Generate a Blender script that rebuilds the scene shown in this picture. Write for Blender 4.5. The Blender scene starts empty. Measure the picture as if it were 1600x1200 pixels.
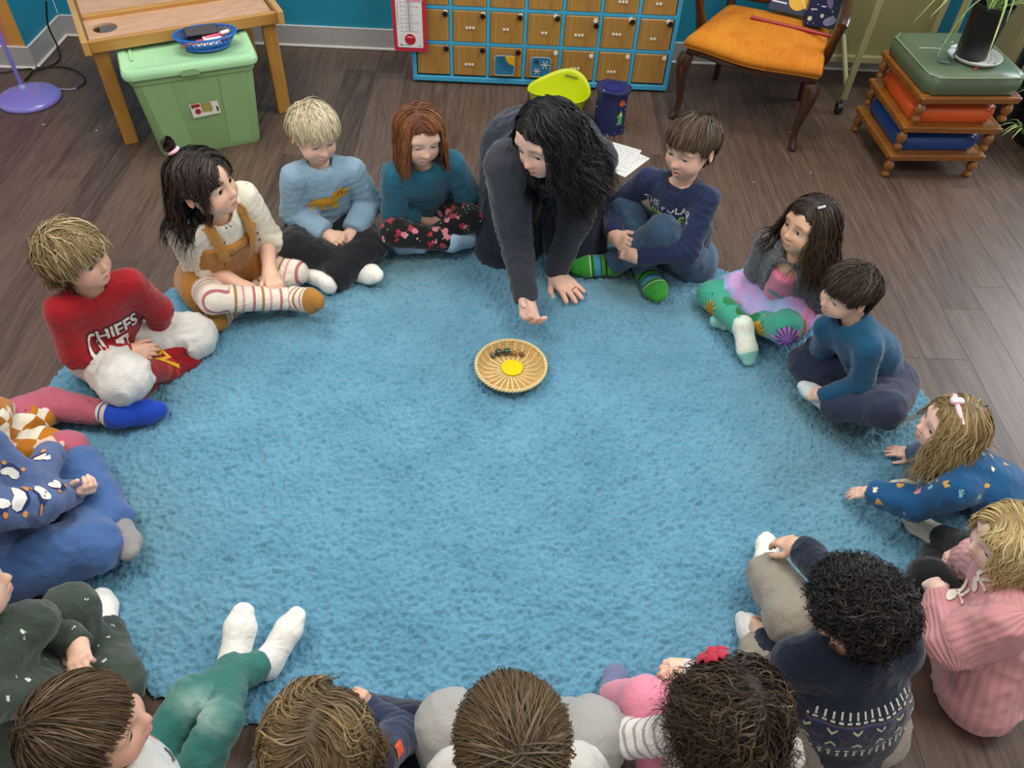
import bpy, bmesh, math, random
import numpy as np
from mathutils import Vector, Matrix
from mathutils.bvhtree import BVHTree
PI = math.pi
SC = bpy.context.scene
COL = SC.collection
rng = np.random.default_rng(7); random.seed(7)

# ------------------------------------------------------------------ camera, sky light, lamps, exposure
CAMERA_HEIGHT = 2.0
def make_camera():
    a, b, g = (math.radians(x) for x in (47.56822, -1.50402, 3.22657))
    ca, sa, cb, sb, cg, sg = math.cos(a), math.sin(a), math.cos(b), math.sin(b), math.cos(g), math.sin(g)
    right = Vector((cb, sb, 0)); fwd = Vector((-sb * ca, cb * ca, -sa)); up = right.cross(fwd)
    r2 = cg * right + sg * up; u2 = -sg * right + cg * up
    cam = bpy.data.objects.new('camera', bpy.data.cameras.new('camera')); COL.objects.link(cam)
    M = Matrix((r2, u2, -fwd)).transposed().to_4x4(); M.translation = (0, 0, CAMERA_HEIGHT)
    cam.matrix_world = M
    cam.data.sensor_width = 36; cam.data.lens = 36 * 1229.56 / 1600; cam.data.clip_start = .02; cam.data.clip_end = 60
    SC.camera = cam
make_camera()
world = bpy.data.worlds.new('world'); SC.world = world; world.use_nodes = True
bg = world.node_tree.nodes['Background']; bg.inputs[0].default_value = (1, .985, .96, 1); bg.inputs[1].default_value = WORLD_STRENGTH = .55
def area(name, loc, size, power, color, target):
    L = bpy.data.lights.new(name, 'AREA'); L.shape = 'RECTANGLE'; L.size, L.size_y = size; L.energy = power; L.color = color
    o = bpy.data.objects.new(name, L); COL.objects.link(o); o.location = loc
    o.rotation_euler = (Vector(target) - Vector(loc)).to_track_quat('-Z', 'Y').to_euler(); return o
for x, y in ((-1.3, 3.2), (1.1, 3.2), (-1.3, 1.2), (1.1, 1.2)):
    area('ceiling_panel', (x, y, 2.75), (1.2, .6), 34, (1, .97, .92), (x, y, 0))
area('window_light', (4.2, 3.7, 1.75), (1.8, 1.3), 85, (.88, .94, 1), (.4, 1.6, .2))
vs = SC.view_settings; vs.view_transform = 'Standard'; vs.look = 'None'; vs.exposure = 0.0; vs.gamma = 1.0; vs.use_curve_mapping = False

# ------------------------------------------------------------------ mesh helpers
def V(*a): return np.array(a, float)
def nrm(v):
    v = np.asarray(v, float); return v / (np.linalg.norm(v) + 1e-12)
def link(o, parent=None):
    COL.objects.link(o)
    if parent is not None: o.parent = parent
    return o
def mesh_np(name, verts, faces, smooth=True):
    """faces: int array (n,3|4) or list of such arrays"""
    me = bpy.data.meshes.new(name)
    fl = faces if isinstance(faces, list) else [faces]
    fl = [np.asarray(f, np.int32) for f in fl if len(f)]
    me.vertices.add(len(verts)); me.vertices.foreach_set('co', np.asarray(verts, np.float32).ravel())
    li = np.concatenate([f.ravel() for f in fl]); ls = []
    s = 0; n = 0
    for f in fl:
        k = f.shape[1]; ls.append(s + np.arange(len(f)) * k); s += f.size; n += len(f)
    me.loops.add(len(li)); me.loops.foreach_set('vertex_index', li)
    me.polygons.add(n); me.polygons.foreach_set('loop_start', np.concatenate(ls).astype(np.int32))
    me.polygons.foreach_set('use_smooth', np.full(n, smooth))
    me.update(calc_edges=True); me.validate()
    return me
def set_attr(me, name, arr, kind='FLOAT_COLOR'):
    a = me.attributes.new(name, kind, 'POINT'); arr = np.asarray(arr, np.float32)
    if kind == 'FLOAT_COLOR':
        if arr.shape[1] == 3: arr = np.concatenate([arr, np.ones((len(arr), 1), np.float32)], 1)
        a.data.foreach_set('color', arr.ravel())
    elif kind == 'FLOAT_VECTOR': a.data.foreach_set('vector', arr.ravel())
    else: a.data.foreach_set('value', arr.ravel())
def obj_me(name, me, m=None, parent=None, loc=None):
    o = bpy.data.objects.new(name, me)
    if m is not None:
        for x in (m if isinstance(m, (list, tuple)) else [m]): me.materials.append(x)
    link(o, parent)
    if loc is not None: o.location = loc
    return o
def empty(name, loc, rz=0, label=None, cat=None, group=None):
    o = bpy.data.objects.new(name, None); link(o); o.location = loc; o.rotation_euler = (0, 0, rz)
    o.empty_display_size = .05
    tag(o, label, cat, group); return o
def tag(o, label=None, cat=None, group=None, kind=None):
    if label: o['label'] = label
    if cat: o['category'] = cat
    if group: o['group'] = group
    if kind: o['kind'] = kind
    return o

class MB:
    """collects shapes; build() links them as ONE mesh object"""
    def __init__(s): s.bm = bmesh.new()
    def _tx(s, vs, M):
        for v in vs: v.co = M @ v.co
    def box(s, c, size, rot=None, bev=0.0, seg=2, taper=None):
        r = bmesh.ops.create_cube(s.bm, size=1); vs = r['verts']
        for v in vs:
            v.co = Vector((v.co.x * size[0], v.co.y * size[1], v.co.z * size[2]))
            if taper and v.co.z < 0: v.co.x *= taper; v.co.y *= taper
        if bev > 0:
            es = list({e for v in vs for e in v.link_edges})
            rr = bmesh.ops.bevel(s.bm, geom=es, offset=bev, segments=seg, profile=.5, affect='EDGES')
            vs = [v for v in rr['verts']]
            vs = list({v for f in rr['faces'] for v in f.verts} | set(vs))
        M = Matrix.Translation(Vector(c)) @ (rot.to_4x4() if rot is not None else Matrix.Identity(4))
        s._tx(vs, M); return s
    def lathe(s, prof, c=(0, 0, 0), n=24, M=None, ell=1.0, cap=True):
        rings = []
        M = M or Matrix.Identity(4); T = Matrix.Translation(Vector(c)) @ M
        for (r, z) in prof:
            if r < 1e-6: rings.append([s.bm.verts.new(T @ Vector((0, 0, z)))])
            else: rings.append([s.bm.verts.new(T @ Vector((r * math.cos(2 * PI * i / n), ell * r * math.sin(2 * PI * i / n), z))) for i in range(n)])
        for a, b in zip(rings, rings[1:]):
            for i in range(n):
                j = (i + 1) % n
                if len(a) == 1 and len(b) > 1: s.bm.faces.new((a[0], b[j], b[i]))
                elif len(b) == 1 and len(a) > 1: s.bm.faces.new((a[i], a[j], b[0]))
                elif len(a) > 1: s.bm.faces.new((a[i], a[j], b[j], b[i]))
        if cap:
            if len(rings[0]) > 1: s.bm.faces.new(rings[0][::-1])
            if len(rings[-1]) > 1: s.bm.faces.new(rings[-1])
        return s
    def tube(s, pts, rad, n=8, cap=True, flat=None):
        pts = [Vector(p) for p in pts]; rr = rad if isinstance(rad, (list, tuple)) else [rad] * len(pts)
        up = Vector((0, 0, 1)); rings = []; prev = None
        for i, p in enumerate(pts):
            t = (pts[min(i + 1, len(pts) - 1)] - pts[max(i - 1, 0)]).normalized()
            if prev is None:
                a = t.cross(up)
                if a.length < 1e-3: a = t.cross(Vector((1, 0, 0)))
                a.normalize()
            else:
                a = (prev - t * prev.dot(t)).normalized()
            prev = a; b = t.cross(a); f = flat or 1.0
            rings.append([s.bm.verts.new(p + a * rr[i] * math.cos(2 * PI * k / n) + b * rr[i] * f * math.sin(2 * PI * k / n)) for k in range(n)])
        for A, B in zip(rings, rings[1:]):
            for k in range(n): s.bm.faces.new((A[k], A[(k + 1) % n], B[(k + 1) % n], B[k]))
        if cap: s.bm.faces.new(rings[0][::-1]); s.bm.faces.new(rings[-1])
        return s
    def prism(s, poly, z0, z1, M=None):
        M = M or Matrix.Identity(4)
        a = [s.bm.verts.new(M @ Vector((x, y, z0))) for x, y in poly]; b = [s.bm.verts.new(M @ Vector((x, y, z1))) for x, y in poly]
        n = len(poly)
        s.bm.faces.new(a[::-1]); s.bm.faces.new(b)
        for i in range(n): s.bm.faces.new((a[i], a[(i + 1) % n], b[(i + 1) % n], b[i]))
        return s
    def grid(s, fn, nu, nv, closeu=False):
        g = [[s.bm.verts.new(Vector(fn(i / (nu if closeu else nu - 1), j / (nv - 1)))) for j in range(nv)] for i in range(nu)]
        for i in range(nu if closeu else nu - 1):
            for j in range(nv - 1):
                i2 = (i + 1) % nu
                s.bm.faces.new((g[i][j], g[i2][j], g[i2][j + 1], g[i][j + 1]))
        return s
    def build(s, name, m=None, parent=None, smooth=False, loc=None, angle=40):
        bmesh.ops.recalc_face_normals(s.bm, faces=s.bm.faces[:])
        if smooth:
            for f in s.bm.faces: f.smooth = True
            for e in s.bm.edges:
                if len(e.link_faces) == 2 and e.calc_face_angle(0) > math.radians(angle): e.smooth = False
        me = bpy.data.meshes.new(name); s.bm.to_mesh(me); s.bm.free()
        return obj_me(name, me, m, parent, loc)

# ------------------------------------------------------------------ materials
MATS = {}
class NT:
    def __init__(s, name):
        s.m = bpy.data.materials.new(name); s.m.use_nodes = True; s.t = s.m.node_tree; s.b = s.t.nodes['Principled BSDF']
    def n(s, typ, **kw):
        x = s.t.nodes.new(typ)
        for k, v in kw.items():
            if k.startswith('i_'): x.inputs[k[2:].replace('_', ' ')].default_value = v
            elif k.startswith('n_'): x.inputs[int(k[2:])].default_value = v
            else: setattr(x, k, v)
        return x
    def l(s, a, b): s.t.links.new(a, b)
    def coord(s, out='Object', scale=(1, 1, 1), rot=(0, 0, 0), loc=(0, 0, 0)):
        c = s.n('ShaderNodeTexCoord'); mp = s.n('ShaderNodeMapping'); s.l(c.outputs[out], mp.inputs[0])
        mp.inputs['Scale'].default_value = scale; mp.inputs['Rotation'].default_value = rot; mp.inputs['Location'].default_value = loc
        return mp.outputs[0]
    def attr(s, name): return s.n('ShaderNodeAttribute', attribute_name=name)
    def noise(s, co, scale, detail=3, rough=.55, dist=0):
        x = s.n('ShaderNodeTexNoise'); x.inputs['Scale'].default_value = scale; x.inputs['Detail'].default_value = detail
        x.inputs['Roughness'].default_value = rough; x.inputs['Distortion'].default_value = dist
        if co is not None: s.l(co, x.inputs['Vector'])
        return x.outputs['Fac']
    def ramp(s, fac, stops, interp='LINEAR'):
        r = s.n('ShaderNodeValToRGB'); cr = r.color_ramp; cr.interpolation = interp
        while len(cr.elements) < len(stops): cr.elements.new(.5)
        for e, (p, c) in zip(cr.elements, stops): e.position = p; e.color = (*c[:3], 1)
        s.l(fac, r.inputs[0]); return r.outputs[0]
    def mix(s, fac, a, b, mode='MIX'):
        x = s.n('ShaderNodeMix', data_type='RGBA', blend_type=mode)
        for v, i in ((fac, 0), (a, 6), (b, 7)):
            if isinstance(v, (int, float)): x.inputs[i].default_value = v
            elif isinstance(v, tuple): x.inputs[i].default_value = (*v[:3], 1)
            else: s.l(v, x.inputs[i])
        return x.outputs[2]
    def math(s, op, a, b=None, c=None):
        x = s.n('ShaderNodeMath', operation=op)
        for i, v in enumerate((a, b, c)):
            if v is None: continue
            if isinstance(v, (int, float)): x.inputs[i].default_value = v
            else: s.l(v, x.inputs[i])
        return x.outputs[0]
    def sep(s, v):
        x = s.n('ShaderNodeSeparateXYZ'); s.l(v, x.inputs[0]); return x.outputs
    def comb(s, a, b, c):
        x = s.n('ShaderNodeCombineXYZ')
        for i, v in enumerate((a, b, c)):
            if isinstance(v, (int, float)): x.inputs[i].default_value = v
            else: s.l(v, x.inputs[i])
        return x.outputs[0]
    def vor(s, co, scale, feature='F1', rand=1.0):
        x = s.n('ShaderNodeTexVoronoi', feature=feature); x.inputs['Scale'].default_value = scale; x.inputs['Randomness'].default_value = rand
        if co is not None: s.l(co, x.inputs['Vector'])
        return x
    def bump(s, h, strength=.3, dist=.01):
        x = s.n('ShaderNodeBump'); x.inputs['Strength'].default_value = strength; x.inputs['Distance'].default_value = dist
        s.l(h, x.inputs['Height']); s.l(x.outputs[0], s.b.inputs['Normal'])
    def base(s, c):
        if isinstance(c, tuple): s.b.inputs['Base Color'].default_value = (*c[:3], 1)
        else: s.l(c, s.b.inputs['Base Color'])
    def set(s, **kw):
        for k, v in kw.items():
            i = s.b.inputs[k.replace('_', ' ')]
            if hasattr(v, 'node'): s.l(v, i)
            else: i.default_value = v
        return s
def srgb(h):
    h = h.lstrip('#'); o = []
    for i in (0, 2, 4):
        c = int(h[i:i + 2], 16) / 255; o.append(c / 12.92 if c <= .04045 else ((c + .055) / 1.055) ** 2.4)
    return tuple(o)
def plain(name, hexc, rough=.5, spec=.5, var=.06, scale=30, metal=0, bump=0, coat=0):
    if name in MATS: return MATS[name]
    t = NT(name); c = srgb(hexc)
    nz = t.noise(t.coord(), scale, 4)
    t.base(t.ramp(nz, [(.3, tuple(x * (1 - var) for x in c)), (.7, tuple(min(1, x * (1 + var)) for x in c))]))
    t.set(Roughness=rough, Specular_IOR_Level=spec, Metallic=metal, Coat_Weight=coat)
    if bump: t.bump(nz, bump, .002)
    MATS[name] = t.m; return t.m
def wood(name, c1, c2, axis=0, rough=.35, scale=1.0, coat=.2):
    if name in MATS: return MATS[name]
    t = NT(name); sc = [14, 14, 14]; sc[axis] = 1.2
    co = t.coord(scale=tuple(x * scale for x in sc))
    a = t.noise(co, 1.6, 6, .6, 1.2); b = t.noise(t.coord(scale=tuple(x * 5 * scale for x in sc)), 2.5, 3)
    c = t.ramp(a, [(.3, srgb(c1)), (.7, srgb(c2))]); d = t.mix(t.math('MULTIPLY', b, .5), c, tuple(x * .55 for x in srgb(c1)))
    t.base(d); t.set(Roughness=rough, Coat_Weight=coat, Coat_Roughness=.2); t.bump(b, .1, .001)
    MATS[name] = t.m; return t.m

# ------------------------------------------------------------------ signed distance shapes -> one smooth surface
def rc(a, b, ra, rb, op='+', k=.012, M=None):
    """capsule with two radii from a to b; M (3x3) stretches space about a"""
    a = np.asarray(a, float); b = np.asarray(b, float)
    def d(p):
        if M is not None: q = (p - a) @ M.T; e = M @ (b - a)
        else: q = p - a; e = b - a
        L2 = max(e @ e, 1e-9); t = np.clip(q @ e / L2, 0, 1)
        return np.linalg.norm(q - t[:, None] * e, axis=1) - (ra + (rb - ra) * t)
    s = 1.0 if M is None else 1 / np.linalg.svd(M)[1].min()
    R = max(ra, rb) * s
    return dict(d=d, lo=np.minimum(a, b) - R, hi=np.maximum(a, b) + R, op=op, k=k, a=a, b=b)
def el(c, r, R=None, op='+', k=.012):
    c = np.asarray(c, float); r = np.asarray(r, float); R = np.eye(3) if R is None else np.asarray(R, float)
    def d(p):
        q = (p - c) @ R; k0 = np.linalg.norm(q / r, axis=1); k1 = np.linalg.norm(q / r ** 2, axis=1)
        return k0 * (k0 - 1) / (k1 + 1e-9)
    ext = np.sqrt(((R * r) ** 2).sum(1))
    return dict(d=d, lo=c - ext, hi=c + ext, op=op, k=k, a=c, b=c)
def plane(pt, n, lo=None, hi=None, k=.004, op='-'):
    """removes the half space on the side n points to (inside lo..hi)"""
    pt = np.asarray(pt, float); n = nrm(n)
    return dict(d=lambda p: -((p - pt) @ n), lo=lo, hi=hi, op=op, k=k, a=pt, b=pt)
def smin(a, b, k):
    h = np.maximum(k - np.abs(a - b), 0) / k
    return np.minimum(a, b) - h * h * k * .25
def sdf_mesh(prims, vox, pad=2.5):
    pos = [p for p in prims if p['op'] == '+']
    lo = np.min([p['lo'] for p in pos], 0) - vox * 3; hi = np.max([p['hi'] for p in pos], 0) + vox * 3
    n = np.ceil((hi - lo) / vox).astype(int) + 1
    D = np.full(n, 1.0, np.float64); ax = [lo[i] + vox * np.arange(n[i]) for i in range(3)]
    for p in prims:
        m = p['k'] + pad * vox
        l = np.zeros(3, int) if p['lo'] is None else np.clip(np.floor((p['lo'] - m - lo) / vox).astype(int), 0, n)
        h = n if p['hi'] is None else np.clip(np.ceil((p['hi'] + m - lo) / vox).astype(int) + 1, 0, n)
        if (h <= l).any(): continue
        sl = tuple(slice(l[i], h[i]) for i in range(3))
        X, Y, Z = np.meshgrid(*(ax[i][l[i]:h[i]] for i in range(3)), indexing='ij')
        P = np.stack([X.ravel(), Y.ravel(), Z.ravel()], 1)
        d = p['d'](P).reshape(X.shape)
        if p['op'] == '+': D[sl] = smin(D[sl], d, p['k'])
        else: D[sl] = -smin(-D[sl], d, p['k'])
    ins = D < 0
    ins[[0, -1]] = False; ins[:, [0, -1]] = False; ins[:, :, [0, -1]] = False
    c = np.zeros(n - 1, np.int8)
    for i in (0, 1):
        for j in (0, 1):
            for k in (0, 1): c += ins[i:n[0] - 1 + i, j:n[1] - 1 + j, k:n[2] - 1 + k]
    mask = (c > 0) & (c < 8); I = np.argwhere(mask)
    idx = np.full(mask.shape, -1, np.int32); idx[mask] = np.arange(len(I))
    acc = np.zeros((len(I), 3)); cnt = np.zeros(len(I))
    for axis in range(3):
        o = [0, 0, 0]; oth = [q for q in range(3) if q != axis]
        for u in (0, 1):
            for w in (0, 1):
                A = np.zeros(3, int); A[oth[0]] = u; A[oth[1]] = w; B = A.copy(); B[axis] = 1
                da = D[tuple((I + A).T)]; db = D[tuple((I + B).T)]
                cr = (da < 0) != (db < 0); t = np.where(cr, da / np.where(cr, da - db, 1), 0); t = np.clip(t, 0, 1)
                pt = A + t[:, None] * (B - A); acc += pt * cr[:, None]; cnt += cr
    verts = lo + vox * (I + acc / np.maximum(cnt, 1)[:, None])
    quads = []
    for axis in range(3):
        o1, o2 = [q for q in range(3) if q != axis]
        s0 = [slice(None)] * 3; s1 = [slice(None)] * 3; s0[axis] = slice(0, -1); s1[axis] = slice(1, None)
        s = ins[tuple(s0)] != ins[tuple(s1)]
        E = np.argwhere(s); E = E[(E[:, o1] > 0) & (E[:, o2] > 0) & (E[:, o1] < n[o1] - 1) & (E[:, o2] < n[o2] - 1)]
        if not len(E): continue
        f = ins[tuple(E.T)]
        u = np.zeros(3, int); u[o1] = 1; w = np.zeros(3, int); w[o2] = 1
        q = np.stack([idx[tuple((E - u - w).T)], idx[tuple((E - w).T)], idx[tuple(E.T)], idx[tuple((E - u).T)]], 1)
        if axis == 1: f = ~f
        q = np.where(f[:, None], q, q[:, ::-1]); quads.append(q)
    q = np.concatenate(quads); q = q[(q >= 0).all(1)]
    return verts, q
def relax(v, q, it=1, f=.5):
    for _ in range(it):
        s = np.zeros_like(v); c = np.zeros(len(v))
        for a, b in ((0, 1), (1, 2), (2, 3), (3, 0)):
            np.add.at(s, q[:, a], v[q[:, b]]); np.add.at(s, q[:, b], v[q[:, a]])
            np.add.at(c, q[:, a], 1); np.add.at(c, q[:, b], 1)
        v = v + f * (s / np.maximum(c, 1)[:, None] - v)
    return v
def vnormals(v, q):
    n = np.cross(v[q[:, 2]] - v[q[:, 0]], v[q[:, 3]] - v[q[:, 1]]); o = np.zeros_like(v)
    for a in range(4): np.add.at(o, q[:, a], n)
    return o / (np.linalg.norm(o, axis=1)[:, None] + 1e-12)
def vnoise(p, seed=0):
    """smooth value noise in -1..1, p (n,3)"""
    i = np.floor(p).astype(np.int64); f = p - i; f = f * f * (3 - 2 * f); r = np.zeros(len(p))
    for a in (0, 1):
        for b in (0, 1):
            for c in (0, 1):
                h = ((i[:, 0] + a) * 73856093) ^ ((i[:, 1] + b) * 19349663) ^ ((i[:, 2] + c) * 83492791) ^ (seed * 2654435761)
                h = (h ^ (h >> 13)) * 1274126177; h = (h ^ (h >> 16)) & 0xffff
                w = (f[:, 0] if a else 1 - f[:, 0]) * (f[:, 1] if b else 1 - f[:, 1]) * (f[:, 2] if c else 1 - f[:, 2])
                r += w * (h / 32767.5 - 1)
    return r

# ------------------------------------------------------------------ people
def frame(az, pitch=0, roll=0):
    """columns: subject's right, facing, up"""
    a, p, r = (math.radians(x) for x in (az, pitch, roll))
    f = V(math.cos(p) * math.cos(a), math.cos(p) * math.sin(a), math.sin(p)); x = V(math.sin(a), -math.cos(a), 0); u = np.cross(x, f)
    return np.stack([math.cos(r) * x + math.sin(r) * u, f, -math.sin(r) * x + math.cos(r) * u], 1)
CRAN_C, CRAN_R = V(0, -.06, .10), V(.385, .455, .40)
def head_prims(eye=.028, mouth=0.0, adult=0.0, chub=1.0):
    L = [el(CRAN_C, CRAN_R, k=.1),
         el((0, .10, -.17), (.295 * chub, .285, .315), k=.14),
         el((0, .265, -.37), (.12, .10, .095), k=.12)]
    for s in (-1, 1):
        L += [el((s * .185, .215, -.215), (.125 * chub, .135, .135), k=.12),
              el((s * .150, .300, .080), (.11, .040, .040), k=.10)]
    L += [rc((0, .345, .02), (0, .398, -.12), .038, .042, k=.06), el((0, .420, -.165), (.052, .056, .045), k=.045)]
    for s in (-1, 1):
        L += [el((s * .047, .390, -.176), (.035, .040, .032), k=.03), el((s * .024, .437, -.208), (.017, .022, .014), op='-', k=.02),
              el((s * .152, .378, -.028), (.080, .048, .046), op='-', k=.09),
              el((s * .150, .262, -.028), (.098, .098, .092), k=.03),
              el((s * .150, .345, -.042), (.070, .07, eye), op='-', k=.012)]
    mo = mouth
    L += [rc((-.095, .350, -.292), (0, .392, -.280), .020, .030, k=.03), rc((.095, .350, -.292), (0, .392, -.280), .020, .030, k=.03),
          rc((-.075, .350, -.318 - mo), (0, .382, -.326 - mo), .022, .034, k=.03), rc((.075, .350, -.318 - mo), (0, .382, -.326 - mo), .022, .034, k=.03),
          el((0, .405, -.304 - mo / 2), (.085, .05, .007 + mo * .6), op='-', k=.012)]
    for s in (-1, 1):
        Re = frame(90 + s * -24, 0, 0) if s > 0 else frame(90 + 24, 0, 0)
        L += [el((s * .392, -.045, -.055), (.034, .088, .125), Re, k=.03), el((s * .425, -.030, -.045), (.026, .05, .078), Re, op='-', k=.02)]
    return L
def hand_prims(W, d, pn, right, L, curl=.35, spread=.10, thumb=.5, curls=None):
    """W wrist, d direction of the fingers, pn the way the palm faces"""
    d = nrm(d); pn = np.asarray(pn, float); pn = nrm(pn - d * (pn @ d)); z = -pn
    x = np.cross(d, z) * (-1 if right else 1)          # towards the thumb
    def P(a, b, c): return np.asarray(W) + L * (a * x + b * d + c * z)
    out = []; r = .062 * L * 1.12
    mc = [(.185, .50), (.062, .53), (-.062, .51), (-.178, .46)]
    base = [(.10, .06), (.035, .04), (-.035, .04), (-.10, .06)]
    for (mx, my), (bx, by) in zip(mc, base): out.append(rc(P(bx, by, 0), P(mx, my, 0), r * 1.45, r * 1.15, k=.045 * L * 2.2))
    ln = [.40, .45, .42, .33]; seg = (.46, .30, .26)
    for i in range(4):
        c = (curls[i] if curls else curl * (1 + .12 * i)); mx, my = mc[i]; p = P(mx, my, 0); ang = 0; sp = spread * (1.5 - i) / 1.5
        side = nrm(d * math.cos(sp) + x * math.sin(sp))
        rr = r * (.98 if i < 3 else .86)
        for j, (sg, da) in enumerate(zip(seg, (1.15, 1.55, 1.0))):
            ang += c * da; q = p + L * ln[i] * sg * (side * math.cos(ang) - z * math.sin(ang))
            out.append(rc(p, q, rr * (1 - .07 * j), rr * (.93 - .09 * j), k=.0012 if j else .004)); p = q
    t0 = P(.13, .14, -.05); td = nrm(x * .75 + d * .75 - z * (.25 + .5 * thumb)); t1 = t0 + L * .24 * td
    td2 = nrm(x * (.55 - .5 * thumb) + d * .95 - z * (.1 + .5 * thumb)); t2 = t1 + L * .20 * td2; t3 = t2 + L * .15 * nrm(td2 - x * .25 * thumb)
    out += [rc(t0, t1, r * 1.45, r * 1.1, k=.012), rc(t1, t2, r * 1.06, r * .98, k=.003), rc(t2, t3, r * .98, r * .8, k=.002)]
    nails = []
    return out
def skin_mat(name, c, blush, hexlip):
    if name in MATS: return MATS[name]
    t = NT(name); a = t.attr('Col'); nz = t.noise(t.coord(), 60, 3)
    t.base(t.mix(t.math('MULTIPLY', nz, .10), a.outputs['Color'], srgb(blush)))
    t.set(Roughness=.48, Specular_IOR_Level=.35, Subsurface_Weight=.18, Subsurface_Radius=(.008, .003, .0015), Subsurface_Scale=1.0)
    MATS[name] = t.m; return t.m
def hair_mat(name='hair_strands'):
    if name in MATS: return MATS[name]
    t = NT(name); t.base(t.attr('Col').outputs['Color']); t.set(Roughness=.5, Specular_IOR_Level=.35)
    MATS[name] = t.m; return t.m
def eye_mat(hexiris):
    n = 'eye_' + hexiris
    if n in MATS: return MATS[n]
    t = NT(n); s = t.sep(t.coord())          # local -> facing is +y
    r = t.math('SQRT', t.math('ADD', t.math('MULTIPLY', s[0], s[0]), t.math('MULTIPLY', s[2], s[2])))
    t.base(t.ramp(r, [(0, (.005, .005, .005)), (.27, (.005, .005, .005)), (.30, srgb(hexiris)), (.60, tuple(x * .5 for x in srgb(hexiris))), (.64, (.55, .53, .51)), (1, (.55, .50, .48))]))
    t.set(Roughness=.08, Specular_IOR_Level=.6); MATS[n] = t.m; return t.m
SCALP_LINE = ([-.6, -.30, -.10, .00, .07, .14, .24, .34, .5], [-.34, -.32, -.26, -.20, -.10, .06, .22, .29, .30])
def scalp_ok(p): return p[:, 2] > np.interp(p[:, 1], *SCALP_LINE) + .012 * np.sin(40 * p[:, 0])
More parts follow.
